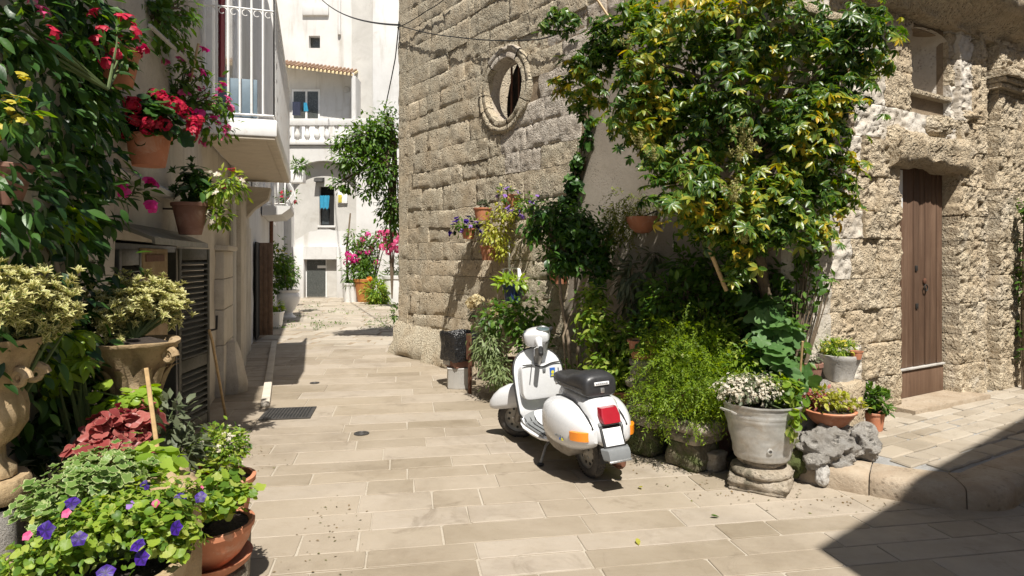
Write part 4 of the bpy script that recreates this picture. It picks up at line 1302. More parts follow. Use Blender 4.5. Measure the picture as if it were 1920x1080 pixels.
# glove box
rings = []
for (x, w, z0, z1, q) in ((.985, .205, .475, .785, 5), (.93, .215, .465, .80, 6), (.875, .215, .465, .80, 6), (.862, .208, .472, .792, 6), (.858, .19, .49, .775, 6)):
    ring = []
    zc, hz = (z0 + z1) / 2, (z1 - z0) / 2
    for t in np.linspace(0, 2 * math.pi, 33)[:-1]:
        c, s_ = math.cos(t), math.sin(t)
        yy = w * math.copysign(abs(c) ** (2 / q), c); zz = hz * math.copysign(abs(s_) ** (2 / q), s_)
        dip = -.03 * math.exp(-(yy / .07) ** 2) if s_ > .7 else 0
        ring.append((x + .05 * (zz / hz) * .3, yy, zc + zz + dip))
    rings.append(ring)
gb = MB().loft(rings).build('glove_box', M['paint'], sc, ang=35)
MB().tube([(.862 + .003, y, .795 - .03 * math.exp(-(y / .07) ** 2)) for y in np.linspace(-.2, .2, 21)], .006, 5).build('box_seal', M['black'], gb)
MB().box(.852, .8575, -.165, .165, .545, .5475).build('lid_seam', M['greyplastic'], gb, smooth=False)
MB().box(.852, .866, -.165, -.16, .545, .74).build('lid_seam', M['greyplastic'], gb, smooth=False)
MB().box(.853, .868, -.03, .0, .715, .75, ch=.004).build('lock', M['greyplastic'], gb)
stk = MB().box(.853, .8675, -.125, -.075, .665, .745).build('sticker', M['stickerblue'], gb, smooth=False)
fl_ = Frame((.8525, -.10, .705), (0, 1, 0), (0, 0, 1), (-1, 0, 0))
MB().lathe([(0, .0), (.017, 0), (.017, .0012), (0, .0012)], 14, axis=fl_).build('emblem', M['stickeryellow'], stk, smooth=False)
MB().box(.8515, .853, -.118, -.082, .668, .682).build('emblem', M['stickeryellow'], stk, smooth=False)
# headset
def hring(x, w, zb, zt, n=28, p=4.2):
    w *= 1.12; zt += .008
    zc, hz = (zb + zt) / 2, (zt - zb) / 2
    return [S(x, w * math.copysign(abs(math.cos(t)) ** (2 / p), math.cos(t)), zc + hz * math.copysign(abs(math.sin(t)) ** (2 / p), math.sin(t))) for t in np.linspace(0, 2 * math.pi, n + 1)[:-1]]
hs_ = MB().loft([hring(.86, .06, 1.0, 1.055), hring(.875, .078, .985, 1.075), hring(.92, .088, .97, 1.10), hring(.97, .092, .955, 1.105), hring(1.02, .09, .95, 1.105), hring(1.06, .084, .96, 1.098), hring(1.085, .076, .975, 1.09), hring(1.09, .066, .985, 1.08)]).build('handlebar_cover', M['paint'], sc, ang=50)
MB().lathe([(0, .03), (.05, .026), (.075, .008), (.08, -.01)], 24, axis=Frame(S(1.085, 0, 1.03), ST.to_3x3() @ Vector((0, 1, 0)), ST.to_3x3() @ Vector((0, 0, 1)), ST.to_3x3() @ Vector((1, 0, 0)))).build('headlight', M['glass'], sc)
MB().tube([S(.93, 0, .98), S(.945, 0, .93), S(.96, 0, .88)], [.06, .052, .05], 14).build('neck', M['paint'], sc)
dl = Frame(S(.908, 0, 1.098), ST.to_3x3() @ Vector((0, 1, 0)), ST.to_3x3() @ Vector((.9, 0, .25)), ST.to_3x3() @ Vector((-.22, 0, .97)))
MB().lathe([(.062, -.012), (.062, .006), (.055, .010), (0, .007)], 26, axis=dl).build('speedometer', M['dial'], hs_)
MB().lathe([(.056, .008), (.062, .012), (.066, .004), (.064, -.012)], 26, axis=dl).build('dial_ring', M['chrome'], hs_)
for s_ in (-1, 1):
    MB().tube([S(.955, s_ * .05, 1.03), S(.945, s_ * .12, 1.022), S(.925, s_ * .20, 1.005), S(.915, s_ * .235, .998)], [.045, .036, .026, .024], 12).build('handlebar', M['paint'], sc)
    MB().tube([S(.915, s_ * .235, .998), S(.912, s_ * .25, .996), S(.898, s_ * .35, .982), S(.897, s_ * .358, .981)], [.021, .024, .022, .014], 12).build('grip', M['black'], sc)
    MB().tube([S(.945, s_ * .20, 1.005), S(.975, s_ * .24, .995), S(.965, s_ * .31, .985), S(.955, s_ * .37, .98)], .006, 6).build('lever', M['chrome'], sc)
    MB().tube([S(.95, s_ * .17, .995), S(.93, s_ * .19, .92), S(.95, s_ * .10, .86)], .006, 6).build('cable', M['black'], sc)
# floor board
rings = []
for (x, z, w) in ((.955, .40, .16), (.915, .31, .20), (.87, .262, .23), (.78, .245, .245), (.6, .242, .245), (.46, .242, .235), (.36, .25, .21), (.30, .27, .17)):
    rings.append([(x, -w, z - .028), (x, -w - .012, z - .006), (x, -w + .01, z + .006), (x, -.07, z + .004), (x, -.045, z + .022), (x, 0, z + .026), (x, .045, z + .022), (x, .07, z + .004), (x, w - .01, z + .006), (x, w + .012, z - .006), (x, w, z - .028)])
MB().loft(rings, closed=False).build('footboard', M['paint'], sc, ang=40)
for s_ in (-1, 1):
    MB().loft([[(x, s_ * .078, z), (x, s_ * .08, z + .006), (x, s_ * w, z + .006), (x, s_ * (w + .002), z)] for (x, z, w) in ((.935, .36, .16), (.90, .302, .19), (.86, .266, .205), (.78, .25, .212), (.6, .2475, .212), (.45, .2475, .205))]).build('floor_mat', M['greyplastic'], sc, ang=30)
    for yy in (.09, .135, .19, .225):
        MB().tube([(.90, s_ * yy, .298), (.85, s_ * yy, .262), (.76, s_ * yy, .254), (.5, s_ * yy, .251), (.42, s_ * yy, .253)], .008, 5).build('floor_strip', M['black'] if yy < .2 else M['chrome'], sc)
MB().box(.70, .76, -.10, -.05, .25, .31, ch=.01).build('brake_pedal', M['black'], sc)
# body spine, tail
def sring(x, w, zb, zt, p=3.2, n=24, lean=0.):
    zc, hz = (zb + zt) / 2, (zt - zb) / 2
    o = []
    for t in np.linspace(0, 2 * math.pi, n + 1)[:-1]:
        c, s_ = math.cos(t), math.sin(t)
        zz = hz * math.copysign(abs(s_) ** (2 / p), s_)
        o.append((x - lean * zz / hz, w * math.copysign(abs(c) ** (2 / p), c), zc + zz))
    return o
MB().loft([sring(.42, .05, .25, .44, 3, lean=.02), sring(.385, .085, .25, .60, 3, lean=.03), sring(.32, .115, .26, .715, 3.2), sring(.20, .135, .34, .73), sring(.05, .15, .38, .725), sring(-.12, .155, .37, .72), sring(-.24, .155, .355, .705, lean=-.03), sring(-.31, .128, .345, .67, lean=-.055), sring(-.345, .098, .35, .65, lean=-.06)]).build('body', M['paint'], sc, ang=45)
# side cowls
def cowl(s_):
    rings = []
    for (x, y, zc, hz) in ((.365, .155, .46, .03), (.352, .20, .46, .095), (.315, .255, .465, .143), (.255, .30, .470, .168), (.17, .328, .473, .179), (.07, .335, .472, .181), (-.04, .325, .468, .180), (-.14, .30, .460, .163), (-.22, .268, .452, .135), (-.29, .225, .445, .10), (-.335, .185, .44, .07), (-.35, .15, .437, .045)):
        ring = []
        for t in np.linspace(-math.pi / 2, math.pi / 2, 17):
            c, q = math.cos(t), math.sin(t)
            yy = .115 + (y - .115) * abs(c) ** .62
            zz = zc + hz * math.copysign(abs(q) ** .80, q)
            zz += -.01 if q < 0 else 0
            ring.append((x, s_ * yy, zz))
        rings.append(ring)
    m = MB().loft(rings, closed=False)
    n = 17
    m.f.append(tuple(range(n)) if s_ > 0 else tuple(reversed(range(n))))
    k = (len(rings) - 1) * n
    m.f.append(tuple(reversed(range(k, k + n))) if s_ > 0 else tuple(range(k, k + n)))
    o = m.build('side_cowl', M['paint'], sc, ang=55)
    # dark seam against the body
    MB().tube([(x, s_ * .150, zc + hz * .99 + .004) for (x, y, zc, hz) in ((.335, 0, .465, .12), (.255, 0, .470, .168), (.17, 0, .473, .179), (.07, 0, .472, .181), (-.04, 0, .468, .180), (-.14, 0, .460, .163), (-.22, 0, .452, .135), (-.29, 0, .445, .10), (-.345, 0, .437, .05))], .008, 5).build('cowl_seal', M['black'], o)
    # swage line
    MB().tube([(x, s_ * (y + .0005), .405) for (x, y) in ((.25, .303), (.1, .318), (-.04, .308), (-.14, .284), (-.2, .263))], .0035, 4).build('swage', M['paint'], o)
    ind = MB().loft([[(x, s_ * y, z) for (y, z) in ((yi - .02, .395), (yi + .035, .40), (yi + .038, .468), (yi - .02, .476))] for (x, yi) in ((-.215, .250), (-.24, .243), (-.29, .215), (-.325, .178), (-.335, .15))]).build('indicator', M['amber'], o, ang=30, fix=True)
    bd = MB()
    for i, w in enumerate((.016, .012, .014, .015, .010)):   # unreadable badge letters
        x = .03 - i * .021
        bd.box(x - w, x, .334 * s_ - .004, .334 * s_ + .004, .365, .385)
    return o
for s_ in (1, -1): cowl(s_)
# badge with letters, as small raised strokes (V shape, bars)
bf = Frame((-.035, .3185, .395), (-1, -.24, 0), (0, 1, -.05))
bg_ = MB()
for i in range(5):
    x = i * .023
    if i in (0,): bg_.tube([bf(x, .006, .018), bf(x + .007, .006, 0), bf(x + .015, .006, .018)], .0022, 4)
    elif i == 1: bg_.tube([bf(x + .014, .006, .018), bf(x, .006, .018), bf(x, .006, .009), bf(x + .011, .006, .009), bf(x, .006, .009), bf(x, .006, 0), bf(x + .014, .006, 0)], .0022, 4)
    elif i == 2: bg_.tube([bf(x + .014, .006, .018), bf(x, .006, .014), bf(x + .014, .006, .006), bf(x, .006, 0)], .0022, 4)
    elif i == 3: bg_.tube([bf(x, .006, 0), bf(x, .006, .018), bf(x + .013, .006, .014), bf(x, .006, .008)], .0022, 4)
    else: bg_.tube([bf(x, .006, 0), bf(x + .007, .006, .018), bf(x + .014, .006, 0)], .0022, 4)
bg_.build('badge', M['greyplastic'], sc, smooth=False)
MB().box(.055, .075, .002, .008, -.020, -.004, bf).build('sticker', M['stickerblue'], sc, smooth=False)
MB().box(.077, .097, .002, .008, -.020, -.004, bf).build('sticker', M['stickeryellow'], sc, smooth=False)
# rear face: tail light, plate, bumper
rl = Frame((-.402, 0, .35), (0, 1, 0), (-1, 0, .0), (.40, 0, .917))
tl = MB().loft([[rl(y * k, .02 + d, z) for y, z in ((-.075, .20), (.075, .20), (.084, .255), (.07, .32), (-.07, .32), (-.084, .255))] for d, k in ((-.03, 1.06), (.02, 1.04), (.045, .95), (.05, .8))]).build('tail_light', M['red_lens'], sc, ang=30, fix=True)
MB().box(-.10, .10, -.0, .022, .172, .198, rl, .005).build('light_base', M['greyplastic'], sc)
MB().box(-.096, .096, .002, .022, .004, .170, rl, .006).build('plate_frame', M['black'], sc)
MB().box(-.079, .079, .0225, .027, .022, .154, rl, .002).build('number_plate', M['plate'], sc)
bmp = MB().loft([[rl(y, d, z) for (y, d, z) in ((-.115 * k, .0, a), (-.088 * k, .055 + q, a), (.088 * k, .055 + q, a), (.115 * k, .0, a))] for (a, k, q) in ((-.085, .95, -.02), (-.075, 1., .0), (-.03, 1.05, .012), (.0, 1.05, .01), (.008, 1., .0))], closed=True).build('bumper', M['greyplastic'], sc, ang=25, fix=True)
MB().box(-.095, .095, .03, .062, -.092, -.075, rl, .004).build('bumper_trim', M['chrome'], sc)
# seat
def seat_ring(x, w, zb, zt, n=24):
    o = []
    for t in np.linspace(0, 2 * math.pi, n + 1)[:-1]:
        c, s_ = math.cos(t), math.sin(t)
        p = 3.0 if s_ > 0 else 5.0
        o.append((x, w * math.copysign(abs(c) ** (2 / p), c), zb + (zt - zb) * (.5 + .5 * math.copysign(abs(s_) ** (2 / p), s_))))
    return o
st = MB().loft([seat_ring(0.437, .05, .735, .765), seat_ring(0.429, .085, .725, .79), seat_ring(0.387, .115, .715, .815), seat_ring(0.304, .135, .712, .822), seat_ring(0.205, .145, .71, .822), seat_ring(0.105, .15, .71, .832), seat_ring(0.039, .152, .71, .858), seat_ring(-0.028, .152, .705, .885), seat_ring(-0.111, .15, .70, .893), seat_ring(-0.177, .148, .70, .888), seat_ring(-0.219, .142, .703, .872), seat_ring(-0.233, .128, .715, .85), seat_ring(-0.237, .10, .74, .83)]).build('seat', M['seat'], sc, ang=60)
MB().tube([(x, w, .765) for x, w in ((.37, .121), (.27, .141), (.105, .1525), (-.06, .1535), (-.177, .150))], .004, 5).build('seat_piping', M['black'], st)
MB().box(-.2475, -.2365, -.065, .065, .797, .823, ch=.002).build('seat_label', M['plate'], st)
lt = MB()
for i in range(6):
    lt.box(-.2495, -.2476, -.05 + i * .018, -.038 + i * .018, .804, .816)
lt.build('label_print', M['greyplastic'], st, smooth=False)
MB().box(-.250, -.232, -.022, .012, .735, .775, ch=.006).build('seat_lock', M['chrome'], st)
MB().lathe([(0, .0), (.012, 0), (.012, .012), (0, .014)], 10, axis=Frame((.26, .143, .74), (1, 0, 0), (0, 0, 1), (0, 1, 0))).build('seat_stud', M['chrome'], st)
# running gear
MB().loft([[(x, y, z) for (y, z) in ((.07, zb), (.20, zb - .005), (.265, zb + .05), (.275, zb + .12), (.07, zb + .14))] for (x, zb) in ((.30, .30), (.24, .235), (.12, .20), (-.02, .21), (-.10, .27))]).build('spare_wheel_cover', M['engine'], sc, ang=60, fix=True)
MB().loft([[(x, y, z) for (y, z) in ((-.07, zb), (-.22, zb), (-.25, zb + .06), (-.22, zb + .16), (-.07, zb + .16))] for (x, zb) in ((.34, .27), (.28, .16), (.05, .13), (-.05, .2))]).build('engine', M['engine'], sc, ang=60, fix=True)
MB().tube([(.25, -.05, .22), (.12, -.05, .21), (0, -.07, WR)], .045, 10).build('swing_arm', M['engine'], sc)
MB().tube([(.30, -.17, .16), (.1, -.2, .13), (-.2, -.17, .14), (-.26, -.16, .15)], [.03, .05, .05, .02], 10).build('exhaust', M['rust'], sc)
MB().tube([(.46, .10, .235), (.44, .19, .16), (.40, .265, .032)], [.013, .012, .011], 8).build('side_stand', M['chrome'], sc)
MB().lathe([(0, 0), (.03, .0), (.034, .010), (.015, .022), (0, .024)], 12, (.398, .268, .016)).build('stand_foot', M['black'], sc)
MB().tube([(.42, -.12, .235), (.36, -.17, .12), (.30, -.18, .10)], .013, 8).build('centre_stand', M['chrome'], sc)
MB().box(-.30, -.29, -.07, .07, .20, .36).build('mud_flap', M['black'], sc, smooth=False)
# ================================================================ FOLIAGE TOOLS
def T_leaf(L=1., W=.42, fold=.12, curl=.18, rows=4, pw=1.0):
    v, f, e = [(0, 0, 0)], [], [0.]
    for i in range(1, rows):
        t = i / rows
        w = W * .5 * math.sin(math.pi * t ** pw) ** .75
        z = -curl * t * t
        v += [(-w, L * t, z + fold * w * 2), (0, L * t, z), (w, L * t, z + fold * w * 2)]; e += [1., 0., 1.]
    v.append((0, L, -curl)); e.append(.6)
    n = len(v) - 1
    f += [(0, 2, 1), (0, 3, 2)]
    for i in range(rows - 2):
        a = 1 + 3 * i; b = a + 3
        f += [(a, a + 1, b + 1), (a, b + 1, b), (a + 1, a + 2, b + 2), (a + 1, b + 2, b + 1)]
    a = n - 3
    f += [(a, a + 1, n), (a + 1, a + 2, n)]
    return np.array(v, float), np.array(f, int), np.array(e)
def join(parts):
    vs, fs, es, b = [], [], [], 0
    for v, f, e in parts:
        vs.append(v); fs.append(f + b); es.append(e); b += len(v)
    return np.vstack(vs), np.vstack(fs), np.concatenate(es)
def xform(t, Mx):
    v, f, e = t
    Mx = np.array(Mx)
    return v @ Mx[:3, :3].T + Mx[:3, 3], f, e
def T_palmate(k=8, L=.8, W=.24, droop=.35, seed=0, span=360):
    r_ = random.Random(seed); ps = []
    for i in range(k):
        a = R(span) * (i / k if span >= 360 else (i / (k - 1) - .5)) + r_.uniform(-.12, .12)
        l = L * r_.uniform(.75, 1.05)
        Mx = Matrix.Rotation(a, 4, 'Z') @ Matrix.Rotation(-droop * r_.uniform(.5, 1.5), 4, 'X') @ Matrix.Scale(l, 4)
        ps.append(xform(T_leaf(1, W / L, .18, .12, 4, .8), Mx))
    return join(ps)
def T_rosette(k=9, L=.5, W=.2, up=.9, seed=0):
    r_ = random.Random(seed); ps = []
    for i in range(k):
        a = i * 2.4; tilt = up * (1 - i / k * .8) * r_.uniform(.8, 1.2)
        Mx = Matrix.Translation((0, 0, .25 * (1 - i / k))) @ Matrix.Rotation(a, 4, 'Z') @ Matrix.Rotation(1.25 - (1.25 - .1) * (1 - i / k), 4, 'X') @ Matrix.Scale(L * r_.uniform(.8, 1.1), 4)
        ps.append(xform(T_leaf(1, W / L, .25, -.1, 3, .7), Mx))
    return join(ps)
def T_lobed(lobes=5, deep=.45, W=1., seed=0, cup=.1):
    """ivy, fig and geranium like blades"""
    n = lobes * 4 + 1
    v, e = [(0, .38, 0)], [0.]
    v.append((0, .02, 0)); e.append(.8)
    for i in range(n):
        t = (i + 1) / (n + 1)
        a = -math.pi / 2 + 2 * math.pi * t
        lobe = (.5 - .5 * math.cos(2 * math.pi * lobes * (t * (1 - .5 / lobes) + .25 / lobes)))
        rad = .62 * (1 - deep * (1 - lobe) ** 1.2) * (.85 + .4 * (1 - abs(t * 2 - 1)))
        v.append((W * rad * math.cos(a), .38 + rad * math.sin(a), cup * rad * (.4 + .8 * lobe) + .03 * math.sin(i * 2.1))); e.append(1.)
    f = []
    for i in range(1, n + 1):
        f.append((0, i, i + 1))
    f.append((0, n + 1, 1))
    return np.array(v, float), np.array(f, int), np.array(e)
def T_round(n=8, scal=.0, cup=.1):
    v, e = [(0, .5, 0)], [0.]
    for i in range(n):
        a = -math.pi / 2 + 2 * math.pi * i / n
        r_ = .5 * (1 - (scal if i % 2 else 0)) * (.6 if i == 0 else 1)
        v.append((r_ * math.cos(a), .5 + r_ * math.sin(a), cup * r_)); e.append(1.)
    return np.array(v, float), np.array([(0, 1 + i, 1 + (i + 1) % n) for i in range(n)], int), np.array(e)
def T_flower(k=5, L=.5, W=.45, cup=.35, tube=0.):
    ps = []
    for i in range(k):
        Mx = Matrix.Translation((0, 0, tube)) @ Matrix.Rotation(2 * math.pi * i / k, 4, 'Z') @ Matrix.Rotation(cup, 4, 'X') @ Matrix.Scale(L, 4)
        ps.append(xform(T_leaf(1, W / L, .1, .25, 3, 1.5), Mx))
    if tube:
        a = [(.03 * math.cos(t), .03 * math.sin(t), 0) for t in (0, 1.57, 3.14, 4.71)] + [(.11 * math.cos(t), .11 * math.sin(t), tube) for t in (0, 1.57, 3.14, 4.71)]
        f = []
        for i in range(4):
            j = (i + 1) % 4; f += [(i, j, 4 + j), (i, 4 + j, 4 + i)]
        ps.append((np.array(a), np.array(f), np.zeros(8)))
    return join(ps)
def T_ball(k=9, rad=.5, seed=0):
    r_ = random.Random(seed); ps = []
    fl = T_flower(4, .26, .24, .3)
    for i in range(k):
        d = Vector((r_.gauss(0, 1), r_.gauss(0, 1), r_.gauss(.5, 1))).normalized()
        ps.append(xform(fl, Matrix.Translation(d * rad * .75) @ d.to_track_quat('Z', 'Y').to_matrix().to_4x4()))
    return join(ps)
def T_spray(k=14, L=1., seed=0, w=.05):
    """feathery frond: short needles along a drooping stem"""
    r_ = random.Random(seed); ps = []
    for i in range(k):
        t = (i + .5) / k
        p = Vector((0, L * t, -.35 * t * t))
        d = Vector((r_.uniform(-1, 1), .6, r_.uniform(-.4, .6))).normalized()
        q = d.to_track_quat('Y', 'Z').to_matrix().to_4x4()
        ps.append(xform(T_leaf(.26 * (1 - .4 * t), w, .0, .02, 2), Matrix.Translation(p) @ q))
    return join(ps)
def T_panicle(seed=0):
    r_ = random.Random(seed); ps = []
    for i in range(6):
        d = Vector((r_.uniform(-1, 1), r_.uniform(-1, 1), r_.uniform(.3, 1.2))).normalized() if i else Vector((0, 0, 1))
        for k in range(9):
            t = k / 8
            q = unit(1)[0]
            for m_ in range(3):
                v_ = Vector(unit(1)[0]); w_ = .11 * (1.1 - .7 * t)
                ps.append(xform(T_leaf(.11, .10, .1, .1, 2), Matrix.Translation(d * (.15 + .75 * t) + v_ * w_) @ v_.to_track_quat('Y', 'Z').to_matrix().to_4x4()))
    return join(ps)
def mesh_from(name, V, F, E, mat):
    me = bpy.data.meshes.new(name)
    me.vertices.add(len(V)); me.vertices.foreach_set('co', np.ascontiguousarray(V, dtype=np.float32).ravel())
    me.loops.add(F.size); me.loops.foreach_set('vertex_index', np.ascontiguousarray(F, dtype=np.int32).ravel())
    me.polygons.add(len(F)); me.polygons.foreach_set('loop_start', np.arange(0, F.size, 3, dtype=np.int32))
    me.update(calc_edges=True)
    at = me.attributes.new('edge', 'FLOAT', 'POINT'); at.data.foreach_set('value', E.astype(np.float32))
    me.materials.append(mat)
    return me
def frames(axis, nrm):
    y = axis / np.linalg.norm(axis, axis=1, keepdims=True)
    z = nrm - (nrm * y).sum(1, keepdims=True) * y
    z /= np.maximum(1e-6, np.linalg.norm(z, axis=1, keepdims=True))
    x = np.cross(y, z)
    return np.stack([x, y, z], axis=2)          # columns
def unit(n):
    d = rng.normal(size=(n, 3)); return d / np.linalg.norm(d, axis=1, keepdims=True)
def B(px, py, Y, rx, rz, ry=None, w=1.):
    """blob: picture position and half sizes in pixels at depth Y (metres), own depth ry in metres"""
    k = Y / FPX
    return (P(px, py, Y), (rx * k, ry if ry is not None else (rx + rz) * .5 * k, rz * k), w)
def scatter(blobs, n, clump, shell, cr, drop=None):
    ws = np.array([b[2] * max(b[1][0], .01) * max(b[1][2], .01) for b in blobs]); ws /= ws.sum()
    K = max(1, n // clump)
    pos, out, hubs = [], [], []
    bi = rng.choice(len(blobs), size=K, p=ws)
    for k in range(K):
        c, r_, _ = blobs[bi[k]]
        c = np.array(c); r_ = np.array(r_)
        d = unit(1)[0]
        wob = .78 + .42 * mnoise.noise(Vector(d * 2.1) + Vector(c) * 1.3)
        cc = c + r_ * d * (shell + (1 - shell) * rng.random() ** .6) * wob
        m = n // K + (1 if k < n % K else 0)
        pp = cc + rng.normal(size=(m, 3)) * (cr * r_.mean())
        pos.append(pp)
        o = (pp - c) / (r_ + 1e-3); o /= np.maximum(1e-3, np.linalg.norm(o, axis=1, keepdims=True))
        out.append(o); hubs.append((cc, c))
    return np.vstack(pos), np.vstack(out), hubs
CAMP = np.array([0, 0, CAMZ])
def put_leaves(root, pos, out, tm, size, mat, parts, pname, mode, up, droop, name, stuff_parent=None, rnd=.55, sunw=.25):
    n = len(pos)
    s = rng.uniform(size[0], size[1], n)
    tocam = CAMP - pos; dist = np.linalg.norm(tocam, axis=1)
    rv = unit(n)
    if mode == 'face':      # blade faces outwards and up (palmate leaves, rosettes, flowers)
        nrm = out * .7 + rv * rnd + np.array([0, 0, up]) + np.array(to_sun) * sunw
        ax = np.cross(nrm, unit(n)) + np.array([0, 0, -droop])
    else:                   # blade points outwards and hangs
        ax = out * .8 + rv * rnd + np.array([0, 0, -droop])
        nrm = np.array([0, 0, up]) + rv[::-1] * .5 + out * .3 + np.array(to_sun) * sunw
    Rm = frames(ax, nrm)
    ti = rng.integers(0, len(tm), n)
    k = min(parts, n, 300)
    solo_i = set()
    if k:
        score = s / dist * (1 + .5 * np.clip((out * tocam).sum(1) / dist, -1, 1))
        solo_i = set(np.argsort(-score)[:k].tolist())
        shared = [mesh_from(pname, t[0], t[1], t[2], mat) for t in tm]
        for i in solo_i:
            o = bpy.data.objects.new(pname, shared[ti[i]])
            COL.objects.link(o)
            Mx = Matrix.Translation(Vector(pos[i])) @ Matrix((Rm[i] * s[i]).tolist()).to_4x4()
            adopt(o, root); o.matrix_basis = Mx
    Vs, Fs, Es, b = [], [], [], 0
    for j, t in enumerate(tm):
        idx = np.array([i for i in np.nonzero(ti == j)[0] if i not in solo_i], int)
        if len(idx) == 0: continue
        V = np.einsum('nij,vj->nvi', Rm[idx] * s[idx][:, None, None], t[0]) + pos[idx][:, None, :]
        nv = len(t[0])
        F = t[1][None] + (np.arange(len(idx)) * nv)[:, None, None] + b
        Vs.append(V.reshape(-1, 3)); Fs.append(F.reshape(-1, 3)); Es.append(np.tile(t[2], len(idx))); b += nv * len(idx)
    if Vs:
        o = link(name, mesh_from(name, np.vstack(Vs), np.vstack(Fs), np.concatenate(Es), mat), root)
        o['kind'] = 'stuff'
def stems(root, hubs, base, mat, r=.006, name='stem', frac=1.0, n=5):
    m = MB(); base = Vector(base)
    for (cc, c) in hubs:
        if random.random() > frac: continue
        a = Vector(cc); mid = Vector(c) * .6 + base * .4
        mid = mid.lerp(a, .4) + Vector(unit(1)[0]) * .03
        m.tube([base, base.lerp(mid, .6), mid, a], [r * 1.6, r * 1.3, r, r * .5], n, cap=False)
    o = m.build(name, mat, root); o['kind'] = 'stuff'
    return o
def plant(name, label, cat, base, blobs, tm, n, size, mat, parts=0, mode='out', up=.8, droop=.25, clump=9, shell=.45, cr=.16, flowers=(), stem=None, group=None, root=None, base_stem=None, pname='leaf', rnd=.55, sunw=.25, minz=None):
    t = root or thing(name, label, cat, tuple(base), group)
    pos, out, hubs = scatter(blobs, n, clump, shell, cr)
    if minz is not None: pos[:, 2] = np.maximum(pos[:, 2], minz + rng.random(len(pos)) * .03)
    put_leaves(t, pos, out, tm, size, mat, parts, pname, mode, up, droop, 'foliage', rnd=rnd, sunw=sunw)
    if stem: stems(t, hubs, base_stem if base_stem is not None else base, *stem)
    for (ftm, fn, fs_, fm, fname, fparts, fsh) in flowers:
        p2, o2, h2_ = scatter(blobs, fn, 2, fsh, .05)
        p2 = p2 + o2 * np.mean(fs_) * .6
        put_leaves(t, p2, o2, ftm, fs_, fm, fparts, fname, 'face', .5, 0, fname + '_mass', rnd=.4)
    return t
def pot(parent, c, r, h, mat, name='pot', r0=.72, rim=.12, soil=True, n=26, axis=None, sq=0.):
    prof = [(0, 0), (r * r0, 0), (r * (r0 + (1 - r0) * .5), h * .45), (r * .96, h * (1 - rim)), (r * 1.04, h * (1 - rim) + .001), (r * 1.06, h * .985), (r * 1.02, h), (r * .93, h), (r * .90, h * .88)]
    o = MB().lathe(prof, n, tuple(c), axis=axis, jit=.004, seed=random.randint(0, 99), sq=sq).build(name, mat, parent)
    if soil:
        MB().lathe([(r * .91, h * .90), (r * .5, h * .93), (0, h * .92)], 16, tuple(c), axis=axis).build('soil', M['soil'], parent)
    return o
def bowl(parent, c, r, h, mat, name='bowl', soil=True, seed=1):
    prof = [(0, 0), (r * .5, 0), (r * .72, h * .25), (r * .92, h * .62), (r * .97, h * .84), (r * 1.03, h * .86), (r * 1.05, h * .95), (r * 1.01, h), (r * .93, h * .99), (r * .9, h * .85)]
    o = MB().lathe(prof, 32, tuple(c), jit=.005, seed=seed).build(name, mat, parent)
    if soil: MB().lathe([(r * .92, h * .88), (r * .5, h * .93), (0, h * .95)], 16, tuple(c)).build('soil', M['soil'], parent)
    return o

# leaf materials
L = {}
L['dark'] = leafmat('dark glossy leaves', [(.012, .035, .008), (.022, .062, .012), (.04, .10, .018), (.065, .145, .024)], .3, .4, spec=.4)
L['climber'] = leafmat('large climber leaves', [(.012, .042, .01), (.025, .075, .015), (.055, .135, .02), (.13, .23, .03)], .4, .45, mid=((.10, .17, .05), .25, .5), spec=.3)
L['scheff'] = leafmat('mottled umbrella leaves', [(.010, .032, .006), (.014, .045, .008), (.019, .06, .010), (.028, .08, .013), (.045, .11, .016), (.08, .16, .02), (.20, .24, .03), (.44, .36, .03), (.50, .30, .02)], .36, .36, edge=((.34, .38, .07), .74, .5), spec=.5, clump=.6)
L['bay'] = leafmat('bay leaves', [(.018, .055, .010), (.035, .095, .016), (.06, .14, .022), (.10, .20, .03)], .35, .38, spec=.4)
L['mid'] = leafmat('mid green leaves', [(.04, .095, .015), (.075, .155, .022), (.13, .225, .03)], .4, .42, spec=.35)
L['bright'] = leafmat('bright green leaves', [(.06, .13, .02), (.11, .20, .022), (.18, .28, .03), (.28, .37, .05), (.34, .38, .10)], .45, .45, spec=.3)
L['lime'] = leafmat('lime leaves', [(.16, .27, .025), (.24, .36, .04), (.30, .40, .06)], .45, .38)
L['fern'] = leafmat('feathery fern', [(.11, .19, .018), (.18, .28, .025), (.27, .36, .035)], .5, .5)
L['yfern'] = leafmat('yellowing fern', [(.07, .10, .015), (.13, .17, .02), (.20, .20, .02)], .4, .5)
L['grey'] = leafmat('grey green leaves', [(.07, .09, .045), (.11, .13, .07), (.15, .17, .10)], .3, .5)
L['rosemary'] = leafmat('pale cascading shoots', [(.10, .14, .05), (.16, .21, .08), (.22, .27, .12)], .3, .5)
L['varieg'] = leafmat('cream edged rosettes', [(.13, .17, .035), (.20, .23, .05), (.26, .27, .08)], .25, .42, edge=((.60, .56, .27), .38, .92))
L['ivy'] = leafmat('cream edged ivy', [(.09, .17, .035), (.13, .22, .05), (.18, .27, .07)], .35, .42, edge=((.46, .50, .24), .8, .8))
L['yvar'] = leafmat('yellow variegated leaves', [(.22, .28, .03), (.36, .37, .05), (.45, .43, .10)], .4, .42)
L['redleaf'] = leafmat('red coleus leaves', [(.16, .03, .03), (.27, .055, .05), (.38, .12, .10)], .3, .42, edge=((.44, .24, .18), .85, .5))
L['fig'] = leafmat('broad matt leaves', [(.06, .14, .035), (.09, .18, .05), (.13, .24, .07)], .35, .5, mid=((.18, .26, .11), .2, .6))
L['dry'] = leafmat('dry cream flowers', [(.50, .42, .24), (.58, .52, .34), (.45, .36, .18)], .3, .7)
F_ = {}
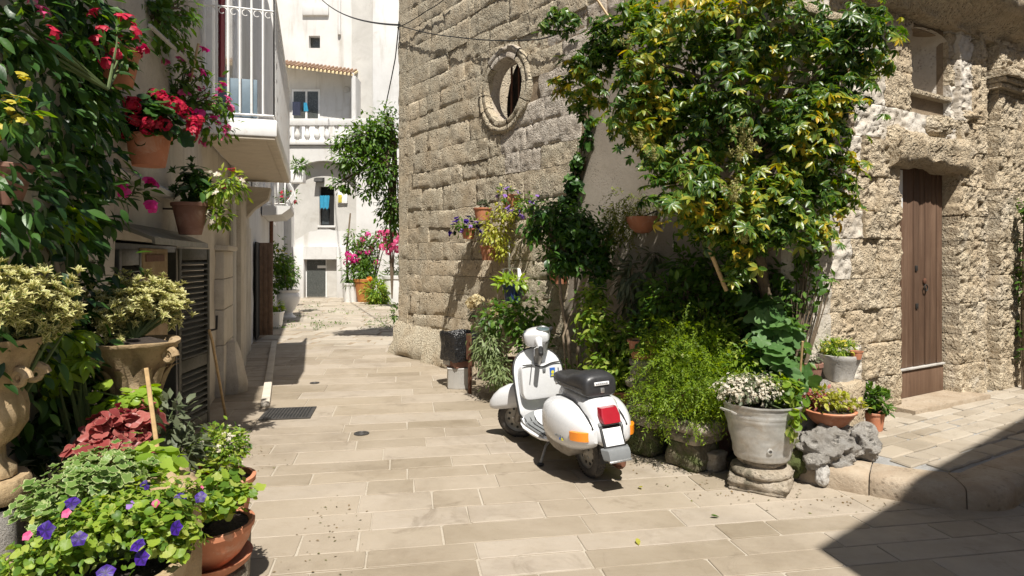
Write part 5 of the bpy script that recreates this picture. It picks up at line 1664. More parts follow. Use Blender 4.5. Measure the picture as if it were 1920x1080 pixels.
F_['pink'] = leafmat('pink flowers', [(.50, .04, .15), (.60, .10, .24), (.66, .20, .33)], .35, .5)
F_['red'] = leafmat('crimson flowers', [(.30, .006, .02), (.42, .012, .04), (.55, .03, .07)], .3, .5)
F_['magenta'] = leafmat('magenta bracts', [(.55, .02, .20), (.66, .05, .28), (.62, .10, .30)], .4, .5)
F_['purple'] = leafmat('purple petunias', [(.022, .003, .12), (.032, .005, .17), (.05, .008, .23)], .12, .5, mid=((.006, .001, .03), .5, .9))
F_['lilac'] = leafmat('lilac flowers', [(.22, .11, .40), (.32, .18, .50)], .3, .5)
F_['white'] = leafmat('tiny white flowers', [(.52, .47, .36), (.64, .60, .50), (.42, .35, .24), (.70, .68, .62)], .3, .6)
F_['yellow'] = leafmat('yellow flowers', [(.38, .32, .03), (.50, .42, .06), (.30, .30, .04)], .3, .5)
F_['panicle'] = leafmat('pale green flower heads', [(.28, .27, .10), (.36, .33, .14)], .3, .6)
F_['orange'] = leafmat('orange flowers', [(.60, .20, .02), (.68, .28, .03)], .35, .5)

pal = [T_palmate(8, .72, .29, .35, 1), T_palmate(7, .7, .31, .6, 2), T_palmate(9, .75, .25, .15, 3), T_palmate(6, .8, .30, .8, 4), T_palmate(7, .62, .28, -.25, 11), T_palmate(5, .85, .30, .5, 12, 230)]
lf = [T_leaf(1, .42, .14, .2, 4, .85), T_leaf(1, .5, .1, .3, 4, .9), T_leaf(1, .38, .22, .1, 4, .8)]
lfs = [T_leaf(1, .42, .15, .12, 2), T_leaf(1, .5, .1, .22, 3)]
lfn = [T_leaf(1, .2, .1, .15, 3), T_leaf(1, .24, .15, .3, 3)]
ros = [T_rosette(9, .5, .2, .9, 1), T_rosette(10, .5, .22, 1.0, 2)]
ivy = [T_lobed(5, .35, 1., 0, .1), T_lobed(5, .28, .95, 1, .2)]
fig = [T_lobed(5, .42, 1.05, 0, .08), T_lobed(5, .34, 1.15, 0, .16)]
rnd_ = [T_round(14, .0, .18), T_round(16, .08, .3)]
spr = [T_spray(16, 1., 1), T_spray(18, 1., 2), T_spray(14, 1., 3)]
trumpet = [T_flower(5, .42, .36, -.15, .45)]
petu = [T_flower(5, .5, .52, .12), T_flower(5, .5, .5, .35)]
star = [T_flower(5, .5, .28, .2)]
tiny = [T_flower(4, .5, .4, .25)]
geran = [T_ball(10, .5, 1), T_ball(9, .5, 2)]
# ================================================================ RIGHT: POTS, STANDS AND PLANTS ALONG THE CHURCH
# the big mottled umbrella tree
tb = Vector((1.98, 5.55, 0.0))
tree = thing('umbrella_tree', 'huge umbrella tree with yellow mottled leaves leaning over the church corner', 'tree', tuple(tb))
trunk = MB().tube([tb, P(1452, 640, 5.45), P(1430, 520, 5.4), P(1415, 400, 5.35), P(1400, 250, 5.3), P(1388, 120, 5.2), P(1384, -20, 5.2)], [.06, .05, .045, .04, .034, .03, .024], 9).build('trunk', M['stem'], tree)
TB = [B(1060, 60, 5.9, 50, 55, .4, .9), B(1090, 150, 5.9, 60, 60, .4, .8), B(1150, 60, 5.7, 90, 70, .5), B(1230, 150, 5.4, 100, 120, .6), B(1260, 40, 5.4, 120, 80, .6), B(1400, 60, 5.2, 150, 100, .6, 1.2), B(1560, 60, 5.4, 120, 90, .5, 1.1), B(1640, 110, 5.6, 75, 65, .4, 1.3), B(1540, 190, 5.3, 110, 70, .5), B(1330, 230, 5.2, 120, 100, .6, 1.2), B(1470, 260, 5.2, 130, 110, .6, 1.3), B(1230, 290, 5.4, 55, 70, .4), B(1300, 370, 5.0, 90, 85, .5, 1.7), B(1420, 390, 4.95, 110, 80, .5, 1.7), B(1560, 330, 5.25, 85, 85, .4, 1.4), B(1370, 460, 5.0, 90, 55, .4, 1.3), B(1520, 430, 5.3, 80, 60, .4, 1.1), B(1240, 220, 5.5, 60, 90, .4)]
for (mid, end) in ((P(1330, 330, 5.35), P(1260, 300, 5.3)), (P(1330, 150, 5.4), P(1110, 80, 5.85)), (P(1480, 300, 5.3), P(1560, 170, 5.3)), (P(1470, 420, 5.3), P(1478, 330, 5.2)), (P(1350, 420, 5.2), P(1300, 380, 5.1)), (P(1480, 140, 5.3), P(1640, 100, 5.6))):
    a = Vector(P(1425, 480, 5.4)) if mid.z < 2.6 else Vector(P(1405, 290, 5.3))
    MB().tube([a, a.lerp(mid, .5) + Vector((0, 0, -.05)), mid, end], [.03, .026, .02, .01], 7).build('branch', M['stem'], tree)
plant('', '', '', tb, TB, pal, 4700, (.07, .135), L['scheff'], 300, 'face', .75, .1, 24, .35, .21, root=tree, stem=(M['stem'], .005, 'twig', .10), base_stem=P(1405, 300, 5.3), sunw=.35)
pan = [T_panicle(5)]
for (px, py, Y, s_) in ((1392, 262, 4.75, .15), (1385, 300, 4.7, .12), (1375, 375, 4.55, .16), (1180, 92, 5.4, .13), (1200, 275, 5.0, .12), (1290, 345, 4.7, .11), (1225, 300, 5.0, .12), (1405, 285, 4.75, .12), (1395, 455, 4.6, .12)):
    o = link('flower_head', mesh_from('flower_head', *pan[0], F_['panicle']), tree); o.matrix_basis = Matrix.Translation(P(px, py, Y)) @ Matrix.Diagonal((s_, s_, s_ * 1.1, 1))
c_ = P(1340, 500, 5.1)
solo(MB().tube([P(1325, 455, 5.05), P(1362, 545, 5.1)], .017, 8).build('bamboo_cane', M['cane']), 'thick bamboo cane tied under the umbrella tree crown', 'cane')
solo(MB().tube([P(1117, -5, 5.6), P(1148, 42, 5.55)], .012, 6).build('bamboo_cane', M['cane']), 'short bamboo cane poking from the crown top near the wall', 'cane')
solo(MB().tube([G(1487, 860, .1), P(1505, 640, 4.85)], .008, 6).build('bamboo_cane', M['cane']), 'thin upright bamboo cane beside the small brown pot', 'cane')

# ivy strand climbing the church wall
iv = [hA(1105, 220, .06), hA(1098, 260, .06), hA(1085, 300, .06), hA(1075, 340, .07), hA(1066, 380, .07), hA(1062, 410, .08), hA(1070, 440, .1)]
ivt = thing('ivy_strand', 'narrow strand of dark ivy climbing the church wall', 'ivy', tuple(iv[-1]))
MB().tube(iv, .010, 6).build('stem', M['stem'], ivt)
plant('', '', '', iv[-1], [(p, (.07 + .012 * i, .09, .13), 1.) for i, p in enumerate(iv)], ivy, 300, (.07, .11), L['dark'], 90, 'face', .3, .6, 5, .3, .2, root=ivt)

# dark round standard shrub
sb = P(1075, 655, 7.0); sb = Vector((sb.x, 7.0, 0))
shr = thing('bay_tree', 'dense dark round headed shrub on slim bare stems against the wall', 'shrub', tuple(sb))
MB().tube([sb, P(1066, 640, 6.95), P(1052, 560, 6.9), P(1046, 480, 6.9)], [.022, .02, .018, .014], 8).build('trunk', M['palestem'], shr)
MB().tube([sb + Vector((.03, 0, 0)), P(1085, 600, 6.95), P(1078, 540, 6.9), P(1080, 470, 6.9)], [.018, .016, .013, .01], 8).build('trunk', M['palestem'], shr)
MB().tube([sb + Vector((-.05, 0, .1)), P(1056, 630, 6.9), P(1075, 575, 6.9), P(1085, 510, 6.9)], [.012, .011, .01, .008], 7).build('branch', M['palestem'], shr)
plant('', '', '', sb, [B(1070, 430, 6.8, 62, 52, .34, 1.3), B(1020, 400, 6.75, 40, 28, .28), B(1110, 460, 6.8, 46, 55, .3), B(1060, 490, 6.8, 60, 24, .28), B(1000, 435, 6.8, 26, 22, .2, .6), B(1125, 500, 6.8, 30, 40, .25)], lf, 3000, (.06, .10), L['bay'], 260, 'face', .7, .3, 8, .35, .22, root=shr, stem=(M['stem'], .005, 'twig', .3), base_stem=P(1050, 480, 6.85))
# terracotta pot behind its stems
p0 = hA(1048, 532, .16)
t = thing('wall_pot', 'fluted terracotta wall pot half hidden under the dark round shrub', 'pot', tuple(p0), 'terracotta pots fixed to the church wall')
pot(t, (p0.x, p0.y, p0.z), .13, .17, M['terracotta'])
plant('', '', '', p0, [(p0 + Vector((0, 0, .2)), (.12, .12, .08), 1.)], lfs, 60, (.04, .06), L['mid'], 20, root=t)

# wall pots left of the shrub
def wallpot(px, py, off, r, h, label, mat='terracotta', **kw):
    p = hA(px, py, off)
    t = thing('wall_pot', label, 'potted plant', tuple(p), 'terracotta pots fixed to the church wall')
    pot(t, tuple(p), r, h, M[mat])
    w = FA(uA(p), .0, p.z + h * .8)
    MB().tube([w, p + Vector((0, 0, h * .8))], .008, 5).build('bracket', M['iron_dark'], t)
    return t, p + Vector((0, 0, h))
t, q = wallpot(905, 413, .17, .125, .17, 'terracotta wall pot with small grey succulents, highest left of the vine')
plant('', '', '', q, [(q + Vector((0, 0, .05)), (.14, .12, .06), 1.)], ros, 40, (.05, .08), L['grey'], 40, 'face', .8, 0, 4, .2, .2, root=t)
t, q = wallpot(878, 448, .16, .10, .15, 'small wall pot trailing purple petunias, leftmost on the church wall')
plant('', '', '', q, [(q + Vector((-.05, 0, .04)), (.24, .14, .12), 1.)], lfs, 200, (.045, .07), L['mid'], 40, root=t, flowers=[(petu, 34, (.06, .085), F_['purple'], 'flower', 34, .7), (petu, 14, (.05, .07), F_['lilac'], 'flower', 14, .7)])
t, q = wallpot(917, 488, .18, .125, .20, 'plain wall pot under the yellow trailing vine')
plant('', '', '', q, [B(930, 430, 8.55, 36, 55, .2, 1.5), B(948, 390, 8.4, 28, 40, .2), B(940, 470, 8.5, 20, 28, .18)], lfs, 750, (.045, .075), L['yvar'], 160, 'out', .7, .6, 8, .3, .18, root=t)
t, q = wallpot(958, 388, .16, .11, .16, 'wall pot partly hidden behind yellow leaves with lilac flowers beside it')
plant('', '', '', q, [B(985, 385, 8.1, 34, 22, .16), B(950, 365, 8.3, 22, 14, .14)], lfs, 260, (.045, .07), L['mid'], 60, root=t, flowers=[(petu, 36, (.05, .07), F_['lilac'], 'flower', 36, .8)])
# hanging white iron plant holder with a blue pot
hp = hA(962, 560, .22)
t = thing('plant_holder', 'white iron wall holder carrying a dark blue pot', 'plant holder', tuple(hp))
hk = hA(955, 500, .03)
MB().tube([hA(955, 455, .02), hA(953, 462, .07), hA(955, 500, .05), hA(955, 545, .06)], .016, 6).build('hook', M['iron_white'], t)
MB().tube([hA(941, 505, .05), hA(958, 502, .10), hA(975, 505, .05)], .010, 6).build('arm', M['iron_white'], t)
for px in (944, 973):
    MB().tube([hA(px, 505, .06), hA(px + 2, 520, .1), hA(px, 545, .1)], [.02, .03, .012], 7).build('pendant', M['iron_white'], t)
t2 = thing('blue_pot', 'dark blue glazed pot of yellow green succulent in the wall holder', 'potted plant', tuple(hp))
pot(t2, tuple(hp + Vector((0, 0, -.06))), .14, .24, M['bluepot'])
plant('', '', '', hp, [(hp + Vector((.0, -.02, .20)), (.30, .16, .09), 1.)], lf, 130, (.08, .13), L['lime'], 90, 'out', .8, .2, 6, .3, .15, root=t2)
# dry cream flower head plant
dp = hA(905, 600, .25)
t = thing('dried_hydrangea', 'pale dry flower heads above the hedge beside the bin', 'plant', (dp.x, dp.y, 0))
plant('', '', '', dp, [B(893, 570, 8.35, 22, 16, .18), B(912, 558, 8.3, 16, 12, .15), B(920, 585, 8.2, 18, 14, .15)], geran, 40, (.07, .11), L['dry'], 40, 'face', .6, 0, 3, .4, .12, root=t, pname='flower_head')
plant('', '', '', dp, [B(905, 585, 8.4, 26, 20, .15)], lfn, 120, (.06, .1), L['grey'], 30, root=t, stem=(M['palestem'], .006, 'stem', 1.), base_stem=(dp.x, dp.y, .0))
# cascading bush beside the bin
bb = Vector((-.02, 7.75, 0))
t = thing('trailing_bush', 'full green bush with pale trailing shoots between bin and scooter', 'shrub', tuple(bb))
pot(t, (-.0, 7.9, 0), .26, .42, M['terra_dark'])
plant('', '', '', bb, [B(985, 590, 7.55, 62, 40, .32, 1.4), B(1000, 650, 7.3, 45, 60, .3), B(930, 600, 7.7, 40, 40, .3)], lf, 900, (.06, .10), L['mid'], 200, 'out', .7, .35, 8, .5, .15, root=t)
plant('', '', '', bb, [B(918, 650, 7.6, 30, 60, .25, 1.5), B(935, 700, 7.45, 25, 45, .25, 1.1)], lfn, 1500, (.06, .10), L['rosemary'], 120, 'out', .6, .55, 12, .4, .2, root=t, pname='shoot')
# bin with black bag
bc = G(862, 718); bc.y = 8.3; bc.x = (862 - CXP) / FPX * 8.3
t = thing('litter_bin', 'litter bin with shiny black bag over a pale base and brown post', 'bin', (bc.x, bc.y, 0))
fb = Frame((bc.x, bc.y, 0), UA, NA)
MB().lathe([(.155, .0), (.165, .02), (.16, .24), (.17, .26), (.165, .27), (0, .27)], 24, (bc.x, bc.y, 0), sq=.45, jit=.004).build('base', M['greywash'], t)
MB().box(-.14, .14, -.14, .14, .27, .42, fb, .01).build('inner_box', M['terra_dark'], t)
MB().box(-.17, -.01, .10, .155, .29, .37, fb, .01).build('inner_lid', M['greywash'], t)
rings = []
for (z_, k) in ((.36, 1.0), (.40, 1.03), (.48, 1.05), (.56, 1.04), (.64, 1.07), (.69, 1.10), (.72, 1.06), (.715, .98), (.62, .94)):
    ring = []
    for a in np.linspace(0, 2 * math.pi, 41)[:-1]:
        c, s_ = math.cos(a), math.sin(a)
        q = .205 * k * (1 + .06 * mnoise.fractal(Vector((c * 3, s_ * 3, z_ * 5)), .8, 2, 3) + .02 * math.sin(a * 13 + z_ * 9)) / max(abs(c), abs(s_)) ** .6
        ring.append(fb(q * c, q * s_, z_ + .025 * mnoise.noise(Vector((c * 2.5, s_ * 2.5, 3))) * (1 if z_ > .5 else 1.4)))
    rings.append(ring)
MB().loft(rings, cap=False).build('bag', M['bag'], t, ang=75)
pp = G(881, 738)
MB().box(-.022, .022, -.012, .012, 0, .74, Frame(pp, UA, NA)).build('post', M['rust'], t, smooth=False)
MB().box(-.05, .03, .0125, .02, .42, .74, Frame(pp, UA, NA)).build('plate', M['rust'], t, smooth=False)

# hanging terracotta bowl with feathery fern
hb = hA(1205, 438, .25)
t = thing('hanging_bowl', 'round terracotta bowl of feathery fern hung on the plaster wall', 'potted plant', tuple(hb))
MB().lathe([(0, 0), (.07, .01), (.13, .06), (.165, .14), (.17, .17), (.15, .17)], 26, tuple(hb)).build('bowl', M['terracotta'], t)
MB().tube([FA(uA(hb), 0, hb.z + .25), hb + Vector((0, 0, .17))], .008, 5).build('bracket', M['iron_dark'], t)
plant('', '', '', hb, [B(1165, 405, 6.75, 36, 34, .25, 1.4), B(1190, 380, 6.7, 34, 20, .22), B(1150, 435, 6.7, 16, 22, .14)], spr, 230, (.14, .24), L['yfern'], 0, 'out', .5, .9, 4, .2, .25, root=t)
# grey leaved oleander
ob = Vector((1.15, 6.55, 0))
t = thing('oleander', 'spindly grey leaved shrub on thin stems below the hanging bowl', 'shrub', tuple(ob))
plant('', '', '', ob, [B(1195, 520, 6.4, 42, 50, .3), B(1205, 570, 6.4, 50, 30, .3), B(1222, 480, 6.35, 14, 24, .12)], lfn, 480, (.11, .17), L['grey'], 160, 'out', .5, .5, 8, .3, .2, root=t, stem=(M['palestem'], .006, 'stem', 1.))
# leafy shrubs in the shade
t = plant('nandina', 'leafy shaded shrub directly behind the scooter seat', 'shrub', (.95, 6.3, 0), [B(1120, 610, 6.2, 50, 55, .3), B(1180, 640, 6.1, 60, 50, .3, 1.2), B(1150, 690, 6.0, 55, 40, .3), B(1110, 560, 6.3, 34, 34, .25)], lf, 1900, (.055, .095), L['bright'], 280, 'face', .8, .2, 8, .3, .2, stem=(M['stem'], .005, 'stem', .4))
t = plant('climbing_rose', 'dark leafy tangle in deep shade under the umbrella tree', 'shrub', (1.6, 5.95, 0), [B(1270, 560, 5.8, 75, 55, .3), B(1330, 600, 5.6, 70, 60, .3), B(1420, 590, 5.5, 60, 70, .3), B(1230, 620, 5.9, 50, 60, .3), B(1470, 520, 5.6, 45, 50, .25), B(1300, 500, 5.9, 60, 40, .25), B(1390, 530, 5.6, 60, 50, .25)], lf, 2900, (.06, .105), L['mid'], 250, 'out', .6, .3, 8, .2, .2, stem=(M['stem'], .007, 'stem', .6))
# bright feathery mass over the stands
t = plant('asparagus_fern', 'bright feathery fern spilling over the mossy stone stands', 'fern', (1.42, 5.3, .42), [B(1290, 690, 5.25, 75, 85, .38, 1.5), B(1340, 720, 5.1, 60, 70, .3, 1.3), B(1235, 720, 5.35, 45, 65, .3), B(1300, 630, 5.35, 60, 45, .3), B(1290, 770, 5.1, 60, 30, .2)], spr, 1900, (.11, .20), L['fern'], 0, 'out', .8, .22, 6, .35, .24)
pot(t, (1.45, 5.32, .42), .17, .2, M['terra_dark'])
t = plant('jasmine', 'light green small leaved climber rising behind the feathery fern', 'climber', (1.5, 5.5, 0), [B(1270, 640, 5.45, 45, 40, .25), B(1340, 640, 5.35, 40, 40, .25), B(1390, 690, 5.1, 40, 60, .25)], lfs, 1900, (.04, .075), L['bright'], 250, 'out', .7, .3, 8, .35, .24, stem=(M['greenstem'], .004, 'stem', .6))
# broad leaved plant
t = plant('fig_seedling', 'broad lobed matt leaves catching sun above the zinc tub', 'plant', (2.0, 5.15, .2), [B(1455, 620, 5.15, 40, 50, .25), B(1470, 680, 5.0, 45, 35, .22), B(1440, 580, 5.2, 30, 35, .2), B(1425, 660, 5.05, 30, 40, .2)], fig, 130, (.09, .16), L['fig'], 130, 'face', .6, .3, 4, .3, .22, stem=(M['greenstem'], .007, 'stem', 1.))
t = plant('passion_vine', 'small dark climbing shoot against the lime washed corner', 'climber', (2.25, 5.3, .2), [B(1500, 560, 5.35, 50, 25, .15), B(1545, 525, 5.4, 22, 26, .12), B(1490, 640, 5.2, 25, 60, .15), B(1510, 480, 5.4, 20, 40, .12)], lfs, 260, (.06, .10), L['mid'], 120, 'face', .6, .3, 5, .2, .25, stem=(M['stem'], .006, 'stem', 1.))
# stone stands
def boxrock(name, fr, hx, hy, z0, z1, mat, parent, seed, amp=.02, rnd=.06, cut=0.):
    """rounded weathered block"""
    bm = bmesh.new(); bmesh.ops.create_cube(bm, size=2.)
    bmesh.ops.subdivide_edges(bm, edges=list(bm.edges), cuts=6, use_grid_fill=True)
    for v in bm.verts:
        p = v.co.copy(); q = Vector((p.x, p.y, p.z))
        m_ = max(abs(p.x), abs(p.y), abs(p.z)); sph = p.normalized() * m_ * 1.15
        p = p.lerp(sph, min(.9, rnd * 4))
        k = mnoise.fractal(Vector((p.x * 1.5 + seed, p.y * 1.5, p.z * 1.5)), .9, 2, 4)
        p *= 1 + k * amp * 6
        v.co = fr(p.x * hx * (1 - cut * .5 * (p.z + 1)), p.y * hy * (1 - cut * .5 * (p.z + 1)), z0 + (z1 - z0) * (min(1.06, max(-1, p.z)) + 1) / 2)
    me = bpy.data.meshes.new(name); bm.to_mesh(me); bm.free(); me.materials.append(mat); me.shade_smooth()
    return link(name, me, parent)
FD = lambda x, y: Frame((x, y, 0), UA, Vector((.8, .6, 0)))
t = thing('stone_stand', 'mossy stone stand with two flat slabs beneath the feathery fern', 'stone stand', (1.47, 5.18, 0), 'stone stands under the plants')
f0 = FD(1.47, 5.20)
boxrock('block', f0, .17, .16, 0, .215, M['moss'], t, 2, .022, .05, .12)
boxrock('slab', f0, .17, .16, .212, .30, M['pedestal'], t, 5, .012, .03)
boxrock('slab', f0, .235, .20, .30, .40, M['pedestal'], t, 7, .016, .05)
boxrock('chip', FD(1.62, 5.08), .06, .08, 0, .15, M['pedestal'], t, 12, .03, .1)
t = thing('stone_stand', 'ringed pale stone baluster on a mossy rounded block behind the scooter tail', 'stone stand', (1.17, 5.58, 0), 'stone stands under the plants')
f0 = FD(1.17, 5.58)
boxrock('block', f0, .185, .18, 0, .27, M['moss'], t, 21, .02, .11)
boxrock('slab', f0, .24, .19, .265, .345, M['pedestal'], t, 25, .015, .04)
MB().lathe([(.10, .345), (.135, .36), (.14, .40), (.12, .43), (.10, .45), (.125, .47), (.13, .50), (.105, .53), (.10, .55), (.135, .57), (.145, .61), (.12, .64), (.10, .66), (.115, .68), (.12, .71), (.10, .74), (.12, .76), (.11, .80), (0, .81)], 26, (1.14, 5.58, 0), jit=.02, seed=6).build('baluster', M['pedestal'], t, ang=80)
tp = thing('terracotta_pot', 'terracotta pot on top of the ringed stone baluster', 'pot', (1.14, 5.58, .81))
pot(tp, (1.14, 5.58, .81), .13, .16, M['terracotta'])
plant('', '', '', (1.14, 5.58, .95), [((1.12, 5.56, 1.0), (.18, .16, .1), 1.)], lfs, 130, (.05, .08), L['mid'], 60, root=tp)
tp = thing('terracotta_pot', 'large plain terracotta pot on the ground behind the scooter', 'pot', (1.02, 6.0, 0))
pot(tp, (1.02, 6.0, 0), .20, .46, M['terracotta'])
plant('', '', '', (1.02, 6., .46), [((.98, 5.92, .55), (.25, .2, .16), 1.)], spr, 50, (.14, .24), L['fern'], 0, 'out', .5, .7, 4, .3, .2, root=tp)
for (x, y, r_, h_, lb) in ((.42, 7.25, .16, .3, 'terracotta pot in shade beside the trailing bush'), (1.75, 5.55, .2, .4, 'shaded terracotta pot hidden behind the zinc tub and fern'), (.75, 6.75, .17, .3, 'terracotta pot in shade under the slim stemmed shrub')):
    tp = thing('terracotta_pot', lb, 'pot', (x, y, 0)); pot(tp, (x, y, 0), r_, h_, M['terra_dark'])
    plant('', '', '', (x, y, h_), [((x, y - .05, h_ + .1), (r_ * 1.4, r_ * 1.3, .16), 1.)], lfs, 240, (.05, .08), L['mid'], 60, root=tp)

# zinc tub on an old column base
zx, zy = 1.85, 4.74
t = thing('column_base', 'old turned stone column base carrying the zinc tub', 'stone stand', (zx, zy, 0), 'stone stands under the plants')
boxrock('plinth', Frame((zx, zy, 0), Vector((.86, -.5, 0)), Vector((.5, .86, 0))), .205, .20, 0, .10, M['pedestal'], t, 31, .02, .04)
MB().lathe([(.16, .09), (.205, .10), (.222, .128), (.205, .155), (.175, .165), (.15, .17), (.15, .18), (.17, .19), (.17, .205), (.16, .215), (0, .215)], 32, (zx, zy, 0), jit=.022, seed=8).build('torus_moulding', M['pedestal'], t, ang=80)
t = thing('zinc_tub', 'dented galvanised zinc tub planted with tiny white flowers', 'planted tub', (zx, zy, .217))
z0 = .217
def tubr(h): return .195 + (.275 - .195) * h / .40
prof = [(0, 0), (.185, 0), (.193, .004)]
for h_ in np.linspace(.01, .40, 34):
    r_ = tubr(h_)
    for hc, a in ((.29, .006), (.31, .006), (.33, .006), (.05, .004), (.375, .004)):
        r_ += a * math.exp(-((h_ - hc) / .006) ** 2)
    prof.append((r_, h_))
prof += [(.286, .402), (.286, .412), (.272, .412), (.262, .34)]
MB().lathe(prof, 44, (zx, zy, z0), jit=.008, seed=3).build('tub', M['zinc'], t, ang=60)
MB().lathe([(.262, .35), (.1, .37), (0, .37)], 20, (zx, zy, z0)).build('soil', M['soil'], t)
for a in (R(20), R(200)):
    d = Vector((math.cos(a), math.sin(a), 0)); n_ = Vector((-d.y, d.x, 0)); c = Vector((zx, zy, z0)) + d * .28
    MB().tube([c + n_ * .06 + Vector((0, 0, .35)), c + n_ * .06 + d * .04 + Vector((0, 0, .37)), c - n_ * .06 + d * .04 + Vector((0, 0, .37)), c - n_ * .06 + Vector((0, 0, .35))], .009, 6).build('handle', M['zinc'], t)
th = Frame((zx, zy, z0 + .11), (.95, -.3, 0), (.25, -.22, 0))
MB().lathe([(.014, .19), (.022, .222), (.012, .225)], 10, axis=Frame(Vector((zx, zy, z0 + .10)), (1, 0, 0), (0, 0, 1), Vector((-.12, -1, 0)))).build('bung', M['zinc'], t)
tz = z0 + .41
plant('', '', '', (zx, zy, tz), [((zx - .16, zy - .02, tz + .09), (.22, .2, .11), 1.), ((zx - .02, zy, tz + .10), (.2, .2, .09), 1.)], lfs, 620, (.03, .05), L['grey'], 60, 'out', .7, .3, 8, .3, .15, root=t, flowers=[(tiny, 900, (.018, .030), F_['white'], 'flower', 200, .75)], stem=(M['greenstem'], .003, 'stem', .5))
plant('', '', '', (zx, zy, tz), [((zx + .17, zy - .04, tz + .08), (.13, .16, .12), 1.), ((zx + .13, zy - .26, tz - .06), (.06, .05, .14), .5), ((zx + .1, zy + .06, tz + .12), (.15, .1, .1), 1.)], rnd_ + lfs, 330, (.045, .075), L['bright'], 160, 'face', .6, .4, 6, .3, .15, root=t, stem=(M['greenstem'], .004, 'stem', .6))

# rock pile, bowl and small pots on the kerb corner
for i, (x, y, z_, sx, sy, sz, mt, lb) in enumerate(((2.36, 4.82, .24, .20, .16, .17, 'rock', 'big pitted grey karst rock under the terracotta bowl'), (2.68, 4.92, .26, .13, .13, .13, 'rock', 'whitish eroded rock at the outer end of the rock pile'), (2.14, 4.88, .16, .12, .12, .15, 'moss', 'brown mossy rock between zinc tub and pitted rock'), (2.56, 5.18, .42, .15, .12, .07, 'greystone', 'smooth pinkish flat stone resting on the rock pile'), (2.52, 5.0, .36, .09, .1, .09, 'rock', 'dark fluted rock upper middle of the pile'), (2.83, 5.08, .22, .07, .08, .08, 'rock', 'small speckled rock beside the little shrub pot'), (2.25, 5.2, .3, .2, .2, .3, 'rock', 'dark rock at the rear of the rock pile'), (2.28, 4.70, .10, .05, .04, .10, 'greystone', 'upright sliver of grey stone beside the column base'))):
    o = rough_rock('rock', (x, y, z_), (sx, sy, sz), M[mt], None, .5 if mt == 'rock' else .22, i + 2, 5); solo(o, lb, 'rock', 'rocks piled on the kerb corner')
bw = P(1556, 795, 4.98)
t = thing('terracotta_bowl', 'wide shallow terracotta bowl of reddish green succulents on rocks', 'potted plant', (bw.x, 4.98, .40))
bowl(t, (bw.x, 4.98, .385), .185, .125, M['terracotta'])
plant('', '', '', (bw.x, 4.98, .5), [((bw.x - .05, 4.97, .58), (.2, .17, .09), 1.), ((bw.x + .1, 4.97, .55), (.14, .14, .07), 1.)], lfs + ros, 260, (.04, .07), L['yvar'], 160, 'out', .9, .1, 6, .3, .2, root=t)
plant('', '', '', (bw.x, 4.98, .5), [((bw.x - .1, 5.03, .62), (.13, .1, .1), 1.)], lfs, 90, (.04, .06), L['redleaf'], 40, 'out', .9, .1, 6, .3, .2, root=t, stem=(M['palestem'], .004, 'stem', 1.))
sp = P(1521, 712, 5.35)
t = thing('flower_pot', 'small brown pot with wide rim beside the bamboo cane', 'pot', (sp.x, 5.35, sp.z))
boxrock('support_stone', FD(sp.x + .02, 5.38), .12, .12, .15, sp.z, M['rock'], t, 41, .02, .06)
pot(t, (sp.x, 5.35, sp.z), .088, .145, M['terra_dark'], rim=.24)
plant('', '', '', (sp.x, 5.35, sp.z + .14), [((sp.x, 5.35, sp.z + .17), (.09, .08, .05), 1.)], lfs, 60, (.03, .05), L['grey'], 30, root=t)
gp = P(1573, 712, 5.6)
t = thing('stone_trough', 'grey stone pot with a mound of green and yellow sedum', 'potted plant', (gp.x, 5.6, gp.z))
boxrock('support_stone', FD(gp.x, 5.62), .17, .15, .15, gp.z, M['front'] , t, 47, .02, .04)
MB().lathe([(0, 0), (.105, 0), (.125, .09), (.155, .18), (.165, .20), (.165, .225), (.14, .225), (.13, .19)], 26, (gp.x, 5.6, gp.z), jit=.012, sq=.35, seed=5).build('pot', M['greystone'], t)
plant('', '', '', (gp.x, 5.6, gp.z + .2), [((gp.x - .02, 5.6, gp.z + .26), (.17, .15, .09), 1.)], lfn, 900, (.035, .06), L['bright'], 80, 'out', .6, .1, 12, .3, .15, root=t, flowers=[(lfs, 60, (.03, .05), F_['yellow'], 'tip', 40, .9)])
t = thing('terracotta_pot', 'tiny terracotta pot set into the sedum of the stone pot', 'pot', (gp.x + .09, 5.48, gp.z + .22))
pot(t, (gp.x + .09, 5.48, gp.z + .2), .05, .07, M['terracotta'])
gq = G(1640, 806, SW)
t = thing('potted_shrub', 'small glossy green shrub in terracotta pot beside the church door', 'potted plant', (gq.x, gq.y, SW))
pot(t, (gq.x, gq.y, SW), .085, .16, M['terracotta'])
plant('', '', '', (gq.x, gq.y, SW + .15), [((gq.x - .04, gq.y, .47), (.12, .12, .13), 1.), ((gq.x + .07, gq.y, .40), (.09, .1, .10), 1.)], lf, 330, (.05, .08), L['mid'], 250, 'out', .9, -.2, 6, .4, .15, root=t, stem=(M['greenstem'], .004, 'stem', .7))
for i, (x, y, a, b, c) in enumerate(((2.95, 5.35, .10, .09, .10), (2.75, 5.45, .13, .11, .16))):
    o = rough_rock('rock', (x, y, SW + c * .6), (a, b, c), M['front'] if i else M['rock'], None, .2, 30 + i, 3); solo(o, ('pale squared stone propping the grey pot', 'grey stone against the wall foot')[1 - i] if i else 'rounded stone behind the small glossy shrub', 'rock', 'rocks piled on the kerb corner')
